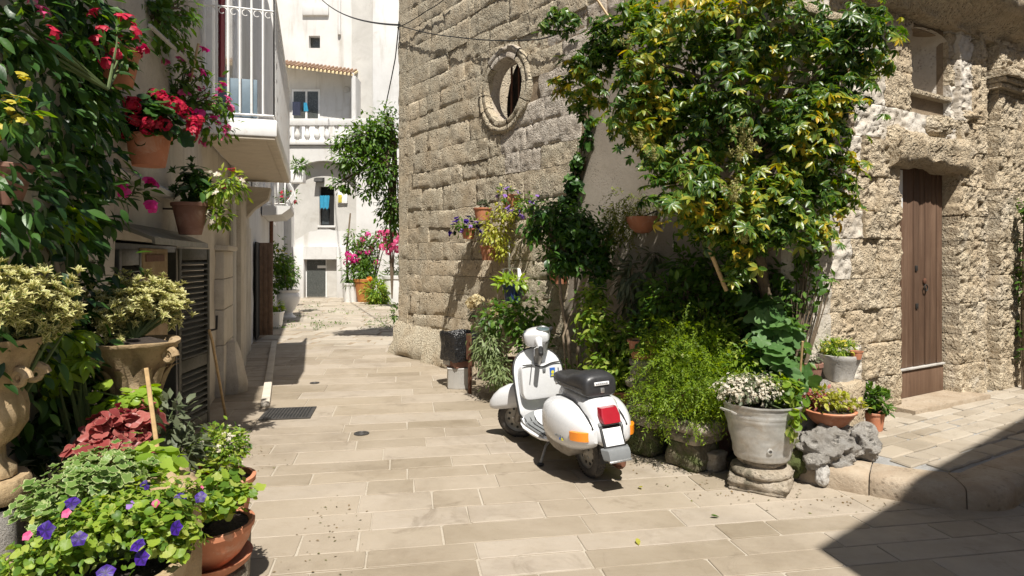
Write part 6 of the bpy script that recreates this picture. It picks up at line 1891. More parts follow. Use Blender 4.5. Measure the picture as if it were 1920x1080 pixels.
# creeper at the right edge
ce = FB(4.12, .2, 0)
t = thing('wall_creeper', 'tall green creeper on the far end of the church front', 'climber', (ce.x, ce.y, SW))
cc = [FB(4.12 + .06 * math.sin(i * 2.), .22, .55 + i * .33) for i in range(6)]
plant('', '', '', ce, [(c, (.10, .12, .22), 1.) for c in cc], lf, 420, (.05, .085), L['mid'], 120, 'face', .7, .3, 8, .3, .2, root=t, stem=(M['stem'], .007, 'stem', .7))
# dry leaf litter and soil crumbs along the planters
lit = []
for (x0, y0, x1, y1, n_, sp_) in ((.1, 7.4, 1.2, 5.35, 260, .28), (1.1, 5.3, 1.75, 4.55, 160, .22), (1.9, 4.55, 2.6, 4.35, 70, .12), (-.9, 8.1, -.2, 7.6, 60, .15), (-2.6, 6.0, -2.0, 5.0, 60, .2), (-1.0, 2.9, -1.2, 4.4, 70, .16), (-3.4, 11.5, -2.2, 11.0, 60, .4)):
    for k in range(n_):
        q = rng.random(); lit.append((x0 + (x1 - x0) * q + rng.normal() * sp_ * .7, y0 + (y1 - y0) * q + rng.normal() * sp_, .006))
lit = np.array(lit)
lt_ = thing('leaf_litter', 'scattered dry leaf bits and crumbs on the paving along the planters', 'litter', (1.0, 5.5, 0), kind='stuff')
put_leaves(lt_, lit, np.tile(np.array([0, 0, 1.]), (len(lit), 1)) + unit(len(lit)) * .25, lfs, (.008, .028), leafmat('dry litter', [(.10, .065, .03), (.20, .13, .05), (.06, .045, .025), (.16, .17, .04)], .1, .8), 0, 'leaf', 'face', 1.5, 0, 'litter_bits', rnd=.2, sunw=0)
# fallen leaves
for i, (px, py, lb) in enumerate(((1198, 1022, 'curled yellow fallen leaf near the lower middle of the paving'), (1349, 969, 'curled dry fallen leaf just short of the roof shadow tip'), (1197, 912, 'small fallen leaf beside the scooter rear wheel shadow'))):
    g = G(px, py, .008)
    o = link('fallen_leaf', mesh_from('fallen_leaf', *T_leaf(1, .5, .3, -.25, 3), L['scheff'] if i % 2 else L['yvar'])); o.matrix_basis = Matrix.Translation(g) @ Matrix.Rotation(i * 1.7, 4, 'Z') @ Matrix.Scale(.06, 4)
    solo(o, lb, 'fallen leaf', 'fallen leaves on the paving')

# ================================================================ FAR END
# lemon tree in a white urn, white pot, shrub
def urn(t, c, s_, mat):
    MB().lathe([(0, 0), (.20, 0), (.20, .04), (.12, .09), (.10, .15), (.17, .25), (.27, .42), (.31, .58), (.29, .66), (.25, .70), (.29, .74), (.30, .77), (.25, .77), (.22, .70)], 26, tuple(c), jit=.004).build('urn', mat, t)
lc = G(541, 596); 
t = thing('lemon_tree', 'small lemon tree in a white glazed urn beside the brown door', 'potted tree', tuple(lc))
urn(t, lc, 1, M['porcelain'])
MB().tube([lc + Vector((0, 0, .65)), lc + Vector((-.1, 0, 1.1)), lc + Vector((-.15, 0, 1.7))], [.03, .025, .015], 7).build('trunk', M['stem'], t)
plant('', '', '', lc, [(lc + Vector((-.25, -.1, 1.55)), (.34, .4, .42), 1.), (lc + Vector((-.35, -.2, 1.0)), (.3, .3, .35), 1.), (lc + Vector((0, 0, 1.05)), (.25, .3, .25), .8), (lc + Vector((-.28, 0, 2.0)), (.2, .3, .25), .6)], lf, 1000, (.09, .14), L['mid'], 0, 'out', .7, .3, 8, .4, .18, root=t, flowers=[(rnd_, 16, (.08, .1), F_['yellow'], 'lemon', 16, .9)])
wc = G(517, 614)
t = thing('white_pot', 'square white pot with low green plant by the brown door', 'potted plant', tuple(wc))
pot(t, tuple(wc), .17, .38, M['porcelain'], sq=.6)
plant('', '', '', wc, [(wc + Vector((0, 0, .5)), (.2, .2, .15), 1.)], lf, 160, (.08, .12), L['bright'], 0, root=t)
uc = G(536, 575)
t = thing('white_urn', 'second white urn half hidden behind the lemon tree', 'urn', tuple(uc)); urn(t, uc, 1, M['porcelain'])
plant('', '', '', uc, [(uc + Vector((.1, 0, 1.2)), (.4, .4, .55), 1.)], lf, 420, (.09, .14), L['mid'], 0, root=t, stem=(M['stem'], .01, 'stem', .4))
# window box on the small balcony
pb = P(557, 320, 17.6)
t = thing('window_box', 'white planter of green foliage on the bow fronted balcony', 'planter', tuple(pb))
MB().box(pb.x - .15, pb.x + .22, 17.4, 17.7, pb.z - .35, pb.z, ch=.02).build('trough', M['iron_white'], t)
plant('', '', '', pb, [(pb + Vector((.05, 0, .12)), (.34, .25, .18), 1.)], lfn, 260, (.12, .2), L['mid'], 0, root=t)
t = plant('geranium', 'red flowering geranium inside the bow fronted balcony', 'plant', P(538, 372, 16.2), [(P(538, 372, 16.2), (.3, .3, .2), 1.)], lfs, 160, (.07, .1), L['mid'], 0, flowers=[(tiny, 26, (.08, .1), F_['red'], 'flower', 0, .8)])
# bougainvillea and its pots
gb_ = Vector((KX(690, 24.0), 24.4, 0))
t = thing('bougainvillea', 'tall bougainvillea with magenta bracts against the end house', 'climber', tuple(gb_))
plant('', '', '', gb_, [B(680, 480, 24.3, 32, 55, .5, 1.3), B(690, 520, 24.1, 30, 30, .5), B(668, 450, 24.5, 22, 30, .4), B(715, 450, 24.2, 30, 20, .4)], lf, 1300, (.12, .2), L['mid'], 0, 'out', .7, .3, 9, .3, .2, root=t, stem=(M['stem'], .02, 'stem', .5), flowers=[(geran, 46, (.18, .28), F_['magenta'], 'bract', 46, .75)])
MB().tube([P(652, 540, 24.3), P(650, 470, 24.4), P(657, 400, 24.8)], [.05, .04, .03], 6).build('trunk', M['stem'], t)
t = plant('oleander', 'pink oleander blossom beside the church corner far up the alley', 'shrub', P(735, 560, 21), [B(735, 453, 21, 18, 14, .4, 1.)], lf, 90, (.12, .2), L['mid'], 0, flowers=[(geran, 22, (.22, .3), F_['pink'], 'flower', 22, .6)], stem=(M['stem'], .015, 'stem', 1.))
for i, (px, py, w, h_, mt, lb) in enumerate(((682, 566, .36, .85, 'orangepot', 'orange glazed jar under the bougainvillea'), (727, 567, .34, .6, 'orangepot', 'second orange pot behind leafy greens far up the alley'), (740, 568, .42, 1.0, 'white', 'tall white planter against the church corner'), (657, 566, .26, .7, 'white', 'short white pot at the bougainvillea foot'))):
    g = G(px, py); t = thing('garden_pot', lb, 'pot', tuple(g), 'pots at the alley end'); pot(t, tuple(g), w, h_, M[mt], r0=.6 if i < 2 else .9)
    plant('', '', '', g, [(g + Vector((0, 0, h_ + .25)), (w, w, .4), 1.)], lfn, 200, (.15, .26), L['grey' if i == 2 else 'mid'], 0, root=t)
    if i == 0: plant('', '', '', g, [(g + Vector((.1, -.2, h_)), (.2, .1, .12), 1.)], geran, 8, (.18, .25), F_['orange'], 0, root=t, pname='flower')
g = G(706, 570)
t = plant('green_clump', 'bright leafy clump between the orange pots', 'plant', g, [(g + Vector((0, 0, .45)), (.42, .4, .42), 1.), (g + Vector((0, 0, .15)), (.5, .4, .2), 1.)], lfn, 700, (.16, .26), L['bright'], 0)
# overhanging vine at the church's rear corner
vb = P(735, 440, 12.3)
t = thing('hanging_vine', 'loose light green vine spilling around the far church corner', 'vine', tuple(vb))
plant('', '', '', vb, [B(690, 260, 12.2, 55, 36, .5, 1.2), B(725, 240, 12.4, 30, 40, .5), B(655, 300, 12.1, 42, 28, .45), B(710, 320, 12.2, 45, 38, .5, 1.1), B(650, 345, 12.2, 32, 14, .3, .8), B(735, 390, 12.5, 22, 50, .4, 1.2), B(640, 270, 12.1, 25, 14, .3, .6), B(690, 360, 12.3, 22, 18, .3, .7)], lf, 4200, (.065, .115), L['mid'], 120, 'out', .7, .35, 7, .2, .22, root=t, stem=(M['stem'], .010, 'stem', .5), base_stem=P(742, 260, 12.5))
MB().tube([P(735, 455, 12.5), P(728, 380, 12.4), P(738, 300, 12.5), P(720, 250, 12.4)], [.03, .028, .025, .02], 7).build('trunk', M['stem'], t)
# shrub at church foot corner
t = plant('wall_weed', 'tuft of weeds growing at the far church corner foot', 'weed', P(743, 600, 12.4), [B(743, 590, 12.0, 5, 22, .2)], lfs, 90, (.05, .09), L['mid'], 0)
# weeds in the joints of the upper alley
pos = []
for i in range(120):
    Y = random.choice((rng.uniform(14.6, 16.5), rng.uniform(16, 24)))
    px = rng.choice((rng.uniform(520, 600), rng.uniform(590, 700), rng.uniform(690, 742)))
    pos.append((((px - CXP) / FPX * Y), Y, .01))
pos = np.array(pos)
wd = thing('weeds', 'low weeds growing between the upper alley flagstones', 'weeds', (-3.5, 16, 0), kind='stuff')
cl = np.repeat(pos, 7, axis=0) + np.c_[rng.normal(size=(len(pos) * 7, 2)) * .07, rng.random(len(pos) * 7) * .03]
put_leaves(wd, cl, np.tile(np.array([0, 0, 1.]), (len(cl), 1)) + unit(len(cl)) * .8, lfs, (.03, .06), L['mid'], 0, 'leaf', 'out', .8, .1, 'weed_leaves')
# litter of small leaves by the white pot
# ================================================================ LEFT: PLANTS IN FRONT OF THE CREAM HOUSE
# great climber with large leaves
t = thing('leafy_climber', 'tall dark climber with large glossy leaves covering the house wall', 'climber', tuple(LW(2.9, .2, 0)))
plant('', '', '', LW(2.9, .1, 0), [B(120, 40, 3.0, 90, 60, .35), B(150, 120, 3.05, 75, 70, .3), B(160, 210, 3.1, 60, 60, .3), B(130, 290, 3.1, 60, 60, .3), B(120, 370, 3.05, 70, 55, .3), B(60, 130, 2.8, 50, 90, .3, .8), B(190, 330, 3.3, 40, 50, .2, .7), B(50, 400, 2.8, 50, 80, .3, .6), B(120, 440, 3.0, 50, 45, .25)], lf, 900, (.07, .125), L['climber'], 300, 'out', .6, .6, 6, .3, .2, root=t)
MB().tube([LW(3.1, .15, .3), P(95, 560, 2.95), P(75, 470, 2.95), P(110, 330, 3.0), P(150, 180, 3.1), P(120, 20, 3.0)], [.03, .028, .024, .02, .015, .01], 7).build('trunk', M['palestem'], t)
MB().tube([P(115, 540, 2.75), P(100, 480, 2.8), P(78, 440, 2.8), P(62, 380, 2.8)], [.016, .015, .013, .01], 6).build('stem', M['palestem'], t)
# dark ivy and foliage mass deeper behind it
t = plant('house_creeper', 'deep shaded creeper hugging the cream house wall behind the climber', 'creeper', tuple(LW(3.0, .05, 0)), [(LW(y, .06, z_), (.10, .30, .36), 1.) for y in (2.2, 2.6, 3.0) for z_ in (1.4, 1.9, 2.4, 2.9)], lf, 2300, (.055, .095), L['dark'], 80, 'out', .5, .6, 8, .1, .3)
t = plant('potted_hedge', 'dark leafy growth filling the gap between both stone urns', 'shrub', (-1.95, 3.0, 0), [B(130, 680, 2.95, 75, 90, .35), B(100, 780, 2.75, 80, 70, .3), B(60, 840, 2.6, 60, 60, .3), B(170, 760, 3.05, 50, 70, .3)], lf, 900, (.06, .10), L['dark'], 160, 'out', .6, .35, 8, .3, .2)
# palmate pot plant
t = plant('umbrella_plant', 'young umbrella plant with bright fingered leaves between the urns', 'plant', (-1.75, 2.75, .3), [B(125, 640, 2.6, 32, 40, .16), B(130, 700, 2.6, 40, 30, .15), B(105, 430, 2.75, 30, 26, .15, .7), B(120, 395, 2.8, 25, 20, .15, .5)], [T_palmate(7, .8, .3, .25, 8), T_palmate(8, .8, .28, .4, 9)], 34, (.10, .16), L['lime'], 34, 'face', .7, .1, 2, .3, .25, stem=(M['greenstem'], .007, 'stem', 1.))
# red trumpet flowers, top
t = plant('red_mandevilla', 'crimson trumpet flowers on the climber at the upper wall corner', 'flowering climber', tuple(LW(2.6, .3, 2.4)), [B(45, 60, 2.35, 42, 42, .1, 1.3), B(10, 20, 2.3, 30, 30, .1), B(215, 70, 2.9, 30, 40, .1), B(235, 115, 3.2, 30, 20, .1)], lfs, 120, (.06, .10), L['climber'], 60, flowers=[(trumpet, 44, (.05, .08), F_['red'], 'flower', 46, .7), (trumpet, 18, (.05, .075), F_['pink'], 'flower', 7, .9)], stem=(M['greenstem'], .004, 'stem', .8))
t = plant('pink_mandevilla', 'pink trumpet flowers hanging low beside the house ledge', 'flowering climber', tuple(P(250, 360, 3.9)), [B(255, 362, 3.9, 26, 20, .15)], lfs, 36, (.06, .10), L['climber'], 30, flowers=[(trumpet, 9, (.09, .12), F_['magenta'], 'flower', 9, .8)], stem=(M['greenstem'], .004, 'stem', 1.))
t = plant('yellow_bush', 'cluster of yellow blossoms and dry leaves at the picture edge wall', 'flowering shrub', tuple(P(20, 250, 2.6)), [B(24, 215, 2.1, 36, 38, .08), B(40, 170, 2.15, 36, 20, .08, .4)], lfs, 60, (.05, .08), L['climber'], 60, flowers=[(petu, 34, (.022, .036), F_['yellow'], 'flower', 40, .8)], stem=(M['greenstem'], .004, 'stem', .8))
# jasmine over the top
t = plant('jasmine', 'small leaved climber hanging from above the geranium pot', 'climber', tuple(P(290, 10, 4.6)), [B(290, 40, 4.6, 60, 50, .3, 1.2), B(250, 10, 4.5, 60, 40, .3), B(330, 20, 4.8, 35, 35, .25), B(325, 90, 4.8, 18, 25, .15, .6)], lfs, 800, (.05, .085), L['mid'], 220, 'out', .6, .6, 8, .3, .2, stem=(M['stem'], .005, 'stem', .6))
def lpot(px, py, off, r, h, label, mat='terracotta', **kw):
    p = hL(px, py, off)
    t = thing('wall_pot', label, 'potted plant', tuple(p), 'terracotta pots fixed to the house wall')
    pot(t, tuple(p), r, h, M[mat], **kw)
    w = FL(uL(p), 0, p.z + h * .8)
    MB().tube([w, p + Vector((0, 0, h * .8))], .008, 5).build('bracket', M['iron_dark'], t)
    return t, p + Vector((0, 0, h))
t, q = lpot(279, 312, .17, .125, .19, 'terracotta wall pot overflowing with crimson geraniums')
plant('', '', '', q, [(q + Vector((.02, 0, .10)), (.24, .22, .14), 1.)], [T_round(10, .08, .2), T_lobed(7, .2, 1., 0, .2)], 220, (.06, .09), L['dark'], 130, 'face', .7, .2, 7, .35, .18, root=t, flowers=[(geran, 56, (.06, .09), F_['red'], 'flower', 50, .85)])
t, q = lpot(357, 440, .20, .135, .25, 'fluted brown wall pot with mixed dark and white flowering plants', 'terra_dark', r0=.6)
plant('', '', '', q, [(q + Vector((.02, 0, .16)), (.16, .16, .17), 1.)], [T_rosette(8, .5, .24, .8, 4)] + lf, 120, (.09, .13), L['dark'], 90, 'face', .8, .0, 5, .3, .2, root=t)
plant('', '', '', q, [(q + Vector((.24, .05, .14)), (.20, .2, .14), 1.), (q + Vector((.22, .05, -.1)), (.10, .12, .14), .6)], lfs, 320, (.045, .075), L['bright'], 130, 'out', .6, .6, 6, .3, .2, root=t, flowers=[(star, 34, (.04, .06), F_['white'], 'flower', 34, .85), (petu, 7, (.06, .08), F_['red'], 'flower', 7, .9)], stem=(M['greenstem'], .004, 'stem', .6))
t, q = lpot(212, 160, .16, .12, .18, 'terracotta wall pot above the geraniums half hidden by leaves')
plant('', '', '', q, [(q + Vector((0, 0, .08)), (.2, .16, .12), 1.)], lfs, 90, (.06, .09), L['climber'], 50, root=t)
# pink mandevilla over the geranium
t = plant('pink_mandevilla', 'long trailing pink mandevilla reaching towards the balcony railing', 'flowering climber', tuple(P(330, 200, 5.2)), [B(320, 150, 5.1, 45, 40, .25), B(375, 190, 5.3, 45, 40, .25), B(400, 235, 5.4, 40, 26, .25), B(360, 120, 5.2, 20, 45, .2, .7), B(430, 200, 5.5, 35, 16, .2, .6), B(285, 130, 4.9, 40, 18, .2, .7)], lfs, 620, (.05, .085), L['mid'], 240, 'out', .6, .4, 7, .3, .22, flowers=[(trumpet, 46, (.07, .10), F_['pink'], 'flower', 46, .85), (trumpet, 18, (.07, .10), F_['magenta'], 'flower', 18, .85)], stem=(M['greenstem'], .005, 'stem', .9))
solo(MB().tube([P(357, 152, 5.15), P(372, 82, 5.2)], .010, 6).build('bamboo_cane', M['cane']), 'short cane standing among the pink mandevilla flowers', 'cane')
solo(MB().tube([hL(281, 48, .15), hL(363, 124, .2)], .014, 6).build('awning_arm', M['greywash']), 'slanting grey metal rod on the house wall above the geraniums', 'rod')
# urns and variegated rosettes
def capital_urn(name, label, c, s_, seed, ang):
    t = thing(name, label, 'urn', tuple(c), 'carved stone urns')
    fr = Frame(c, (math.cos(ang), math.sin(ang), 0), (-math.sin(ang), math.cos(ang), 0))
    rings = []
    for (h_, r_, q) in ((0, .62, 0), (.05, .66, 0), (.10, .60, .02), (.3, .62, .10), (.55, .74, .12), (.78, .92, .10), (.92, 1.05, .04), (.95, 1.12, 0), (1.0, 1.12, 0), (1.0, .92, 0), (.9, .85, 0)):
        ring = []
        for a in np.linspace(0, 2 * math.pi, 49)[:-1]:
            lobe = q * abs(math.sin(a * 4)) ** .7 - q * .4
            sq = 1 / max(abs(math.cos(a)), abs(math.sin(a))) ** (.55 * h_)
            k = r_ * (1 + lobe) * sq + .03 * mnoise.fractal(Vector((math.cos(a) * 3, math.sin(a) * 3, h_ * 5 + seed)), .9, 2, 3)
            ring.append(fr(k * s_ * math.cos(a), k * s_ * math.sin(a), h_ * s_ * 1.45))
        rings.append(ring)
    MB().loft(rings, cap=True).build('bowl', M['urn'], t, ang=60)
    for i in range(4):   # corner volutes
        a = math.pi / 4 + i * math.pi / 2
        d = Vector((math.cos(a), math.sin(a)))
        pts = []; rs = []
        for q in np.linspace(0, 1, 20):
            th = q * 3.4 * math.pi; rr_ = .20 * (1 - q * .8)
            pts.append(fr(d.x * (1.18 + rr_ * math.cos(th)) * s_, d.y * (1.18 + rr_ * math.cos(th)) * s_, (1.08 + rr_ * math.sin(th)) * s_)); rs.append(s_ * .11 * (1 - .6 * q))
        MB().tube(pts, rs, 7).build('volute', M['urn'], t)
        for k in (-1, 0, 1):   # acanthus leaves
            aa = a + k * .42; dd = Vector((math.cos(aa), math.sin(aa)))
            m = MB(); rg = []
            for q in np.linspace(0, 1, 7):
                w = .16 * math.sin(math.pi * min(1, q * .8 + .15)) * s_; o = .66 + .25 * q + .22 * q ** 4; zz = (.08 + .85 * q - .12 * max(0, q - .8) * 5) * s_
                tn = Vector((-dd.y, dd.x))
                rg.append([fr((dd.x * o * s_ + tn.x * w * u_), (dd.y * o * s_ + tn.y * w * u_), zz) if False else fr(dd.x * (o + .06 * (1 - u_ * u_)) * s_ + tn.x * w * u_, dd.y * (o + .06 * (1 - u_ * u_)) * s_ + tn.y * w * u_, zz) for u_ in (-1, -.5, 0, .5, 1)])
            m.loft(rg, closed=False).build('acanthus_leaf', M['urn'], t)
    MB().lathe([(s_ * .9, 0), (s_ * .4, .03), (0, .03)], 16, tuple(Vector(c) + Vector((0, 0, 1.34 * s_)))).build('soil', M['soil'], t)
    return t
u2 = P(252, 738, 3.0)
t = capital_urn('carved_urn', 'ochre carved capital urn of cream rosettes nearer the louvred shutter', u2, .172, 2, .5)
tp2 = u2 + Vector((0, 0, .25))
plant('', '', '', tp2, [B(255, 580, 3.15, 82, 46, .28, 1.5), B(300, 575, 3.2, 50, 38, .2), B(190, 590, 3.05, 45, 45, .22), B(265, 545, 3.2, 50, 30, .22), B(200, 645, 2.95, 45, 25, .15, .6)], ros, 640, (.055, .085), L['varieg'], 300, 'face', .9, 0, 5, .35, .16, root=t, pname='rosette', stem=(M['greenstem'], .006, 'stem', .6))
t = thing('stone_column', 'plain stone block under the carved urn hidden by plants', 'column', (u2.x, u2.y, 0))
MB().lathe([(.13, 0), (.13, u2.z - .03), (.15, u2.z - .028), (.15, u2.z - .002), (0, u2.z - .002)], 18, (u2.x, u2.y, 0), jit=.01).build('shaft', M['moss'], t)
u1 = P(-20, 838, 2.15)
t = thing('carved_urn', 'large ochre urn with scrolls cut by the picture edge', 'urn', tuple(u1), 'carved stone urns')
prof = [(0, -.10), (.10, -.10), (.10, -.07), (.06, -.04), (.055, 0), (.10, .03), (.135, .08), (.14, .13), (.13, .17), (.12, .19), (.13, .21), (.155, .27), (.185, .325), (.205, .345), (.21, .365), (.17, .365), (.15, .3)]
prof = [(r_ * .74, h_) for r_, h_ in prof]
rings = []
for (r_, h_) in prof[1:]:
    ring = []
    for a in np.linspace(0, 2 * math.pi, 65)[:-1]:
        fl = .07 * abs(math.sin(a * 9)) ** .8 if .02 < h_ < .18 else (.03 * math.sin(a * 6) if .2 < h_ < .33 else 0)
        k = r_ * (1 + fl) + .005 * mnoise.noise(Vector((math.cos(a) * 4, math.sin(a) * 4, h_ * 14)))
        ring.append((u1.x + k * math.cos(a), u1.y + k * math.sin(a), u1.z + h_))
    rings.append(ring)
MB().loft(rings).build('bowl', M['urn'], t, ang=60)
for a in (-.9, -.2, .5):
    d = Vector((math.cos(a), math.sin(a), 0)); pts = []; rs = []
    for q in np.linspace(0, 1, 18):
        th = q * 3.2 * math.pi; rr_ = .055 * (1 - q * .8)
        pts.append(u1 + d * (.125 + rr_ * .6 * math.cos(th)) + Vector((0, 0, .235 + rr_ * .6 * math.sin(th)))); rs.append(.016 * (1 - .6 * q))
    MB().tube(pts, rs, 7).build('volute', M['urn'], t)
MB().lathe([(.12, .34), (0, .36)], 16, tuple(u1)).build('soil', M['soil'], t)
plant('', '', '', u1, [B(50, 570, 2.2, 85, 65, .25, 1.5), B(95, 600, 2.25, 45, 45, .18), B(10, 560, 2.1, 60, 60, .2), B(100, 555, 2.3, 40, 30, .16, .8)], ros, 560, (.045, .07), L['varieg'], 300, 'face', .9, 0, 5, .35, .16, root=t, pname='rosette', stem=(M['greenstem'], .006, 'stem', .6))
cx_ = P(-8, 1000, 2.15)
t = thing('stone_column', 'rough round stone column with flat disc top under the large urn', 'column', (u1.x, u1.y, 0))
zt = u1.z - .105
MB().lathe([(.13, 0), (.12, .4), (.12, zt - .09)], 30, (u1.x - .02, u1.y, 0), jit=.03, seed=9).build('shaft', M['rock'], t, ang=80)
MB().lathe([(0, zt - .075), (.125, zt - .075), (.135, zt - .06), (.135, zt - .015), (.125, zt), (0, zt)], 30, (u1.x - .02, u1.y, 0), jit=.012, seed=4).build('disc', M['urn'], t)
# terracotta piece on the wall at the very edge
ep = P(8, 385, 2.35)
t = thing('wall_pot', 'brown terracotta wall pot at the picture edge below the yellow blossoms', 'pot', tuple(ep), 'terracotta pots fixed to the house wall')
pot(t, tuple(ep), .09, .15, M['terra_dark'], r0=.55)
t = plant('begonia', 'small pink flowers by the edge of the wall pot', 'plant', tuple(P(-2, 440, 2.4)), [B(-3, 420, 2.35, 18, 22, .06)], lfs, 20, (.05, .07), L['climber'], 10, flowers=[(petu, 8, (.04, .05), F_['pink'], 'flower', 8, .8)])
# basil and coleus, cane
t = plant('basil', 'light green soft leaved herb below the carved urn', 'herb', tuple(P(240, 790, 2.75)), [B(232, 762, 2.7, 42, 22, .13, 1.2), B(268, 745, 2.7, 26, 14, .1, .7), B(205, 730, 2.7, 20, 18, .1, .6)], [T_leaf(1, .62, .12, .35, 4, .8)] + rnd_, 260, (.035, .06), L['lime'], 200, 'face', .9, .2, 5, .35, .2, stem=(M['greenstem'], .004, 'stem', .8))
t = plant('coleus', 'dusty red leaved coleus in shade behind the pale ivy', 'plant', tuple(P(215, 880, 2.6)), [B(215, 805, 2.5, 52, 40, .16, 1.3), B(248, 785, 2.6, 35, 26, .13), B(185, 845, 2.4, 40, 25, .13), B(262, 825, 2.55, 30, 26, .13)], [T_leaf(1, .7, .14, .3, 4, .8), T_lobed(5, .2, 1., 1, .2)], 300, (.035, .065), L['redleaf'], 240, 'face', .8, .3, 6, .35, .2, stem=(M['stem'], .004, 'stem', .6))
solo(MB().tube([P(296, 850, 2.5), P(274, 690, 2.55)], .009, 7).build('bamboo_cane', M['cane']), 'bamboo cane standing behind the coleus and pale ivy', 'cane')
# pole leaning on the shutter
g0 = G(424, 786)
solo(MB().tube([g0, P(398, 640, 6.15), P(392, 618, 6.12)], .014, 7).build('broom_handle', M['cane']), 'pale wooden pole leaning beside the open louvred shutter', 'pole')
# front bed: pots
bwl = P(378, 1028, 2.55)
t = thing('stone_pedestal', 'rough stone pedestal under the terracotta saucer', 'pedestal', (bwl.x - .0, 2.6, 0))
zt = P(405, 1050, 2.6).z - .03
MB().lathe([(.16, 0), (.15, .2), (.14, zt - .02), (.13, zt), (0, zt)], 28, (bwl.x, 2.6, 0), jit=.035, seed=7).build('shaft', M['rock'] if False else M['pedestal'], t, ang=80)
t = thing('terracotta_bowl', 'round terracotta bowl in a saucer with small pink flowered greenery', 'potted plant', (bwl.x, 2.6, zt))
MB().lathe([(0, zt + .002), (.13, zt + .002), (.165, zt + .03), (.172, zt + .052), (.155, zt + .045), (.12, zt + .02), (0, zt + .02)], 34, (bwl.x, 2.6, 0)).build('saucer', M['terracotta'], t)
z1 = zt + .022
MB().lathe([(0, z1), (.085, z1), (.13, z1 + .04), (.16, z1 + .09), (.172, z1 + .135), (.178, z1 + .14), (.180, z1 + .16), (.170, z1 + .165), (.155, z1 + .15)], 36, (bwl.x, 2.6, 0), jit=.003).build('bowl', M['terracotta'], t)
MB().lathe([(.16, z1 + .145), (0, z1 + .15)], 16, (bwl.x, 2.6, 0)).build('soil', M['soil'], t)
plant('', '', '', (bwl.x, 2.6, z1 + .15), [B(405, 905, 2.55, 56, 34, .15, 1.2), B(430, 935, 2.5, 34, 24, .12), B(370, 930, 2.5, 40, 30, .14), B(465, 925, 2.5, 22, 20, .06, .6), B(395, 952, 2.45, 50, 12, .12)], [T_lobed(5, .2, 1., 0, .15), T_round(8, .1, .2)], 560, (.02, .040), L['bright'], 260, 'face', .8, .2, 6, .35, .2, root=t, stem=(M['greenstem'], .003, 'stem', .8), flowers=[(petu, 6, (.02, .03), F_['pink'], 'flower', 6, .9)])
wp = P(415, 900, 3.1)
t = thing('flower_pot', 'terracotta pot mounded with fine white flowered foliage', 'potted plant', (wp.x, 3.1, wp.z - .2))
pot(t, (wp.x, 3.1, wp.z - .22), .15, .24, M['terracotta'])
MB().lathe([(.13, 0), (.13, wp.z - .222), (0, wp.z - .222)], 16, (wp.x, 3.1, 0), jit=.02).build('stand', M['pedestal'], t)
plant('', '', '', (wp.x, 3.1, wp.z), [B(405, 835, 3.1, 62, 36, .18, 1.4), B(370, 850, 3.0, 30, 30, .14), B(440, 840, 3.1, 28, 36, .14)], lfs, 1000, (.022, .04), L['bright'], 150, 'out', .8, .2, 9, .4, .15, root=t, flowers=[(tiny, 170, (.014, .024), F_['white'], 'flower', 120, .9), (petu, 5, (.025, .035), F_['magenta'], 'flower', 5, .95)], stem=(M['greenstem'], .003, 'stem', .5))
# big planter at the bottom edge
pc = P(165, 1085, 1.95)
t = thing('stone_planter', 'broad ochre planter brimming with pale ivy and purple petunias', 'planter', (pc.x, 1.98, 0))
zt = .74
MB().lathe([(0, 0), (.18, 0), (.19, .2), (.22, .45), (.265, zt - .06), (.285, zt - .05), (.29, zt), (.25, zt), (.24, zt - .06)], 40, (pc.x - .02, 1.98, 0), jit=.008, seed=11).build('pot', M['urn'], t)
MB().lathe([(.25, zt - .05), (0, zt - .02)], 18, (pc.x - .02, 1.98, 0)).build('soil', M['soil'], t)
plant('', '', '', (pc.x, 2.0, zt), [B(150, 1000, 1.95, 110, 60, .2, 1.4), B(260, 960, 2.05, 100, 55, .2, 1.3), B(310, 1000, 2.0, 70, 50, .16), B(70, 1050, 1.85, 70, 40, .15), B(340, 940, 2.2, 50, 40, .15)], [T_leaf(1, .6, .12, .25, 4, .8), T_leaf(1, .48, .25, .4, 4, .9), T_leaf(1, .55, .2, -.2, 3, .8), T_round(12, .0, .3), T_lobed(3, .2, .9, 0, .25)], 2900, (.015, .033), L['bright'], 300, 'face', .8, .25, 7, .3, .18, root=t, stem=(M['greenstem'], .003, 'stem', .5))
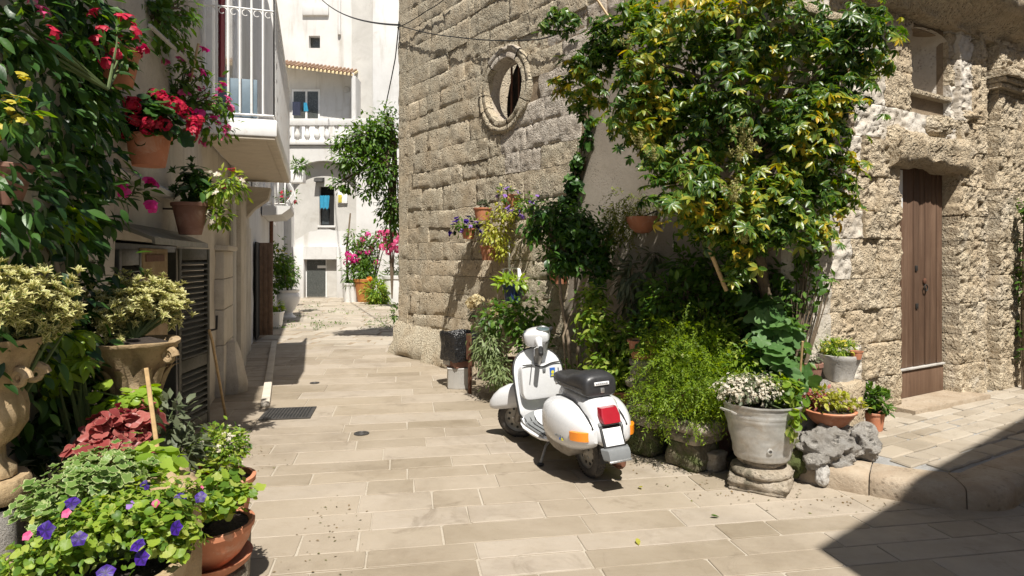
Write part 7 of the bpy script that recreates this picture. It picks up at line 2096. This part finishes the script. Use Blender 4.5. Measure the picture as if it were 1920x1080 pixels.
for (px, py, Y, s_) in ((133, 944, 1.9, .075), (85, 995, 1.82, .08), (148, 1010, 1.82, .065), (258, 1022, 1.85, .065), (265, 1046, 1.85, .07), (330, 990, 1.95, .07), (198, 1074, 1.78, .075), (338, 935, 2.1, .065), (376, 932, 2.15, .06), (272, 910, 2.1, .05)):
    o = link('petunia_flower', mesh_from('petunia_flower', *petu[0], F_['purple']), t)
    n_ = (Vector((0, -.75, .55)) + Vector(unit(1)[0]) * .35).normalized()
    o.matrix_basis = Matrix.Translation(P(px, py, Y)) @ n_.to_track_quat('Z', 'Y').to_matrix().to_4x4() @ Matrix.Scale(s_ * .68, 4)
for (px, py, Y) in ((245, 948, 1.95), (292, 945, 2.0), (125, 963, 1.85), (52, 1005, 1.8)):
    o = link('bud', mesh_from('bud', *petu[1], F_['pink'] if px != 245 else F_['lilac']), t)
    o.matrix_basis = Matrix.Translation(P(px, py, Y)) @ Matrix.Rotation(R(50), 4, 'X') @ Matrix.Scale(.03, 4)
t = plant('variegated_ivy', 'cream edged pale ivy mound behind the purple petunias', 'ivy', (-1.35, 2.25, .7), [B(190, 885, 2.2, 90, 36, .2, 1.4), B(110, 930, 2.05, 60, 36, .16), B(80, 970, 1.95, 40, 40, .12, .7), B(240, 880, 2.3, 50, 26, .14)], ivy, 640, (.020, .036), L['ivy'], 300, 'face', .9, .2, 6, .4, .18, stem=(M['greenstem'], .003, 'stem', .5))
t = plant('salad_leaves', 'rounded lime green leaves sprouting between ivy and white flowers', 'plant', (-1.3, 2.45, .7), [B(290, 865, 2.4, 40, 26, .12, 1.3), B(310, 885, 2.35, 28, 18, .1)], rnd_, 60, (.05, .085), L['lime'], 60, 'face', .9, .1, 4, .4, .2, stem=(M['greenstem'], .004, 'stem', 1.))
sp_ = P(285, 920, 2.25)
t = thing('stone_trough', 'carved stone trough end showing among the ivy leaves', 'trough', (sp_.x, 2.3, 0))
boxrock('trough', FD(sp_.x - .02, 2.36), .15, .10, 0, sp_.z + .02, M['urn'], t, 61, .012, .03)
# sprigs that fill the bed near the wall
t = plant('bed_greenery', 'mixed low greenery in the dark bed between urns and ivy', 'plant', (-1.75, 2.6, 0), [B(150, 860, 2.6, 70, 40, .25), B(320, 790, 2.9, 30, 40, .2), B(330, 850, 2.8, 40, 40, .2)], lfs, 420, (.04, .07), L['grey'], 120, 'out', .8, .2, 7, .3, .2, stem=(M['greenstem'], .004, 'stem', .5))
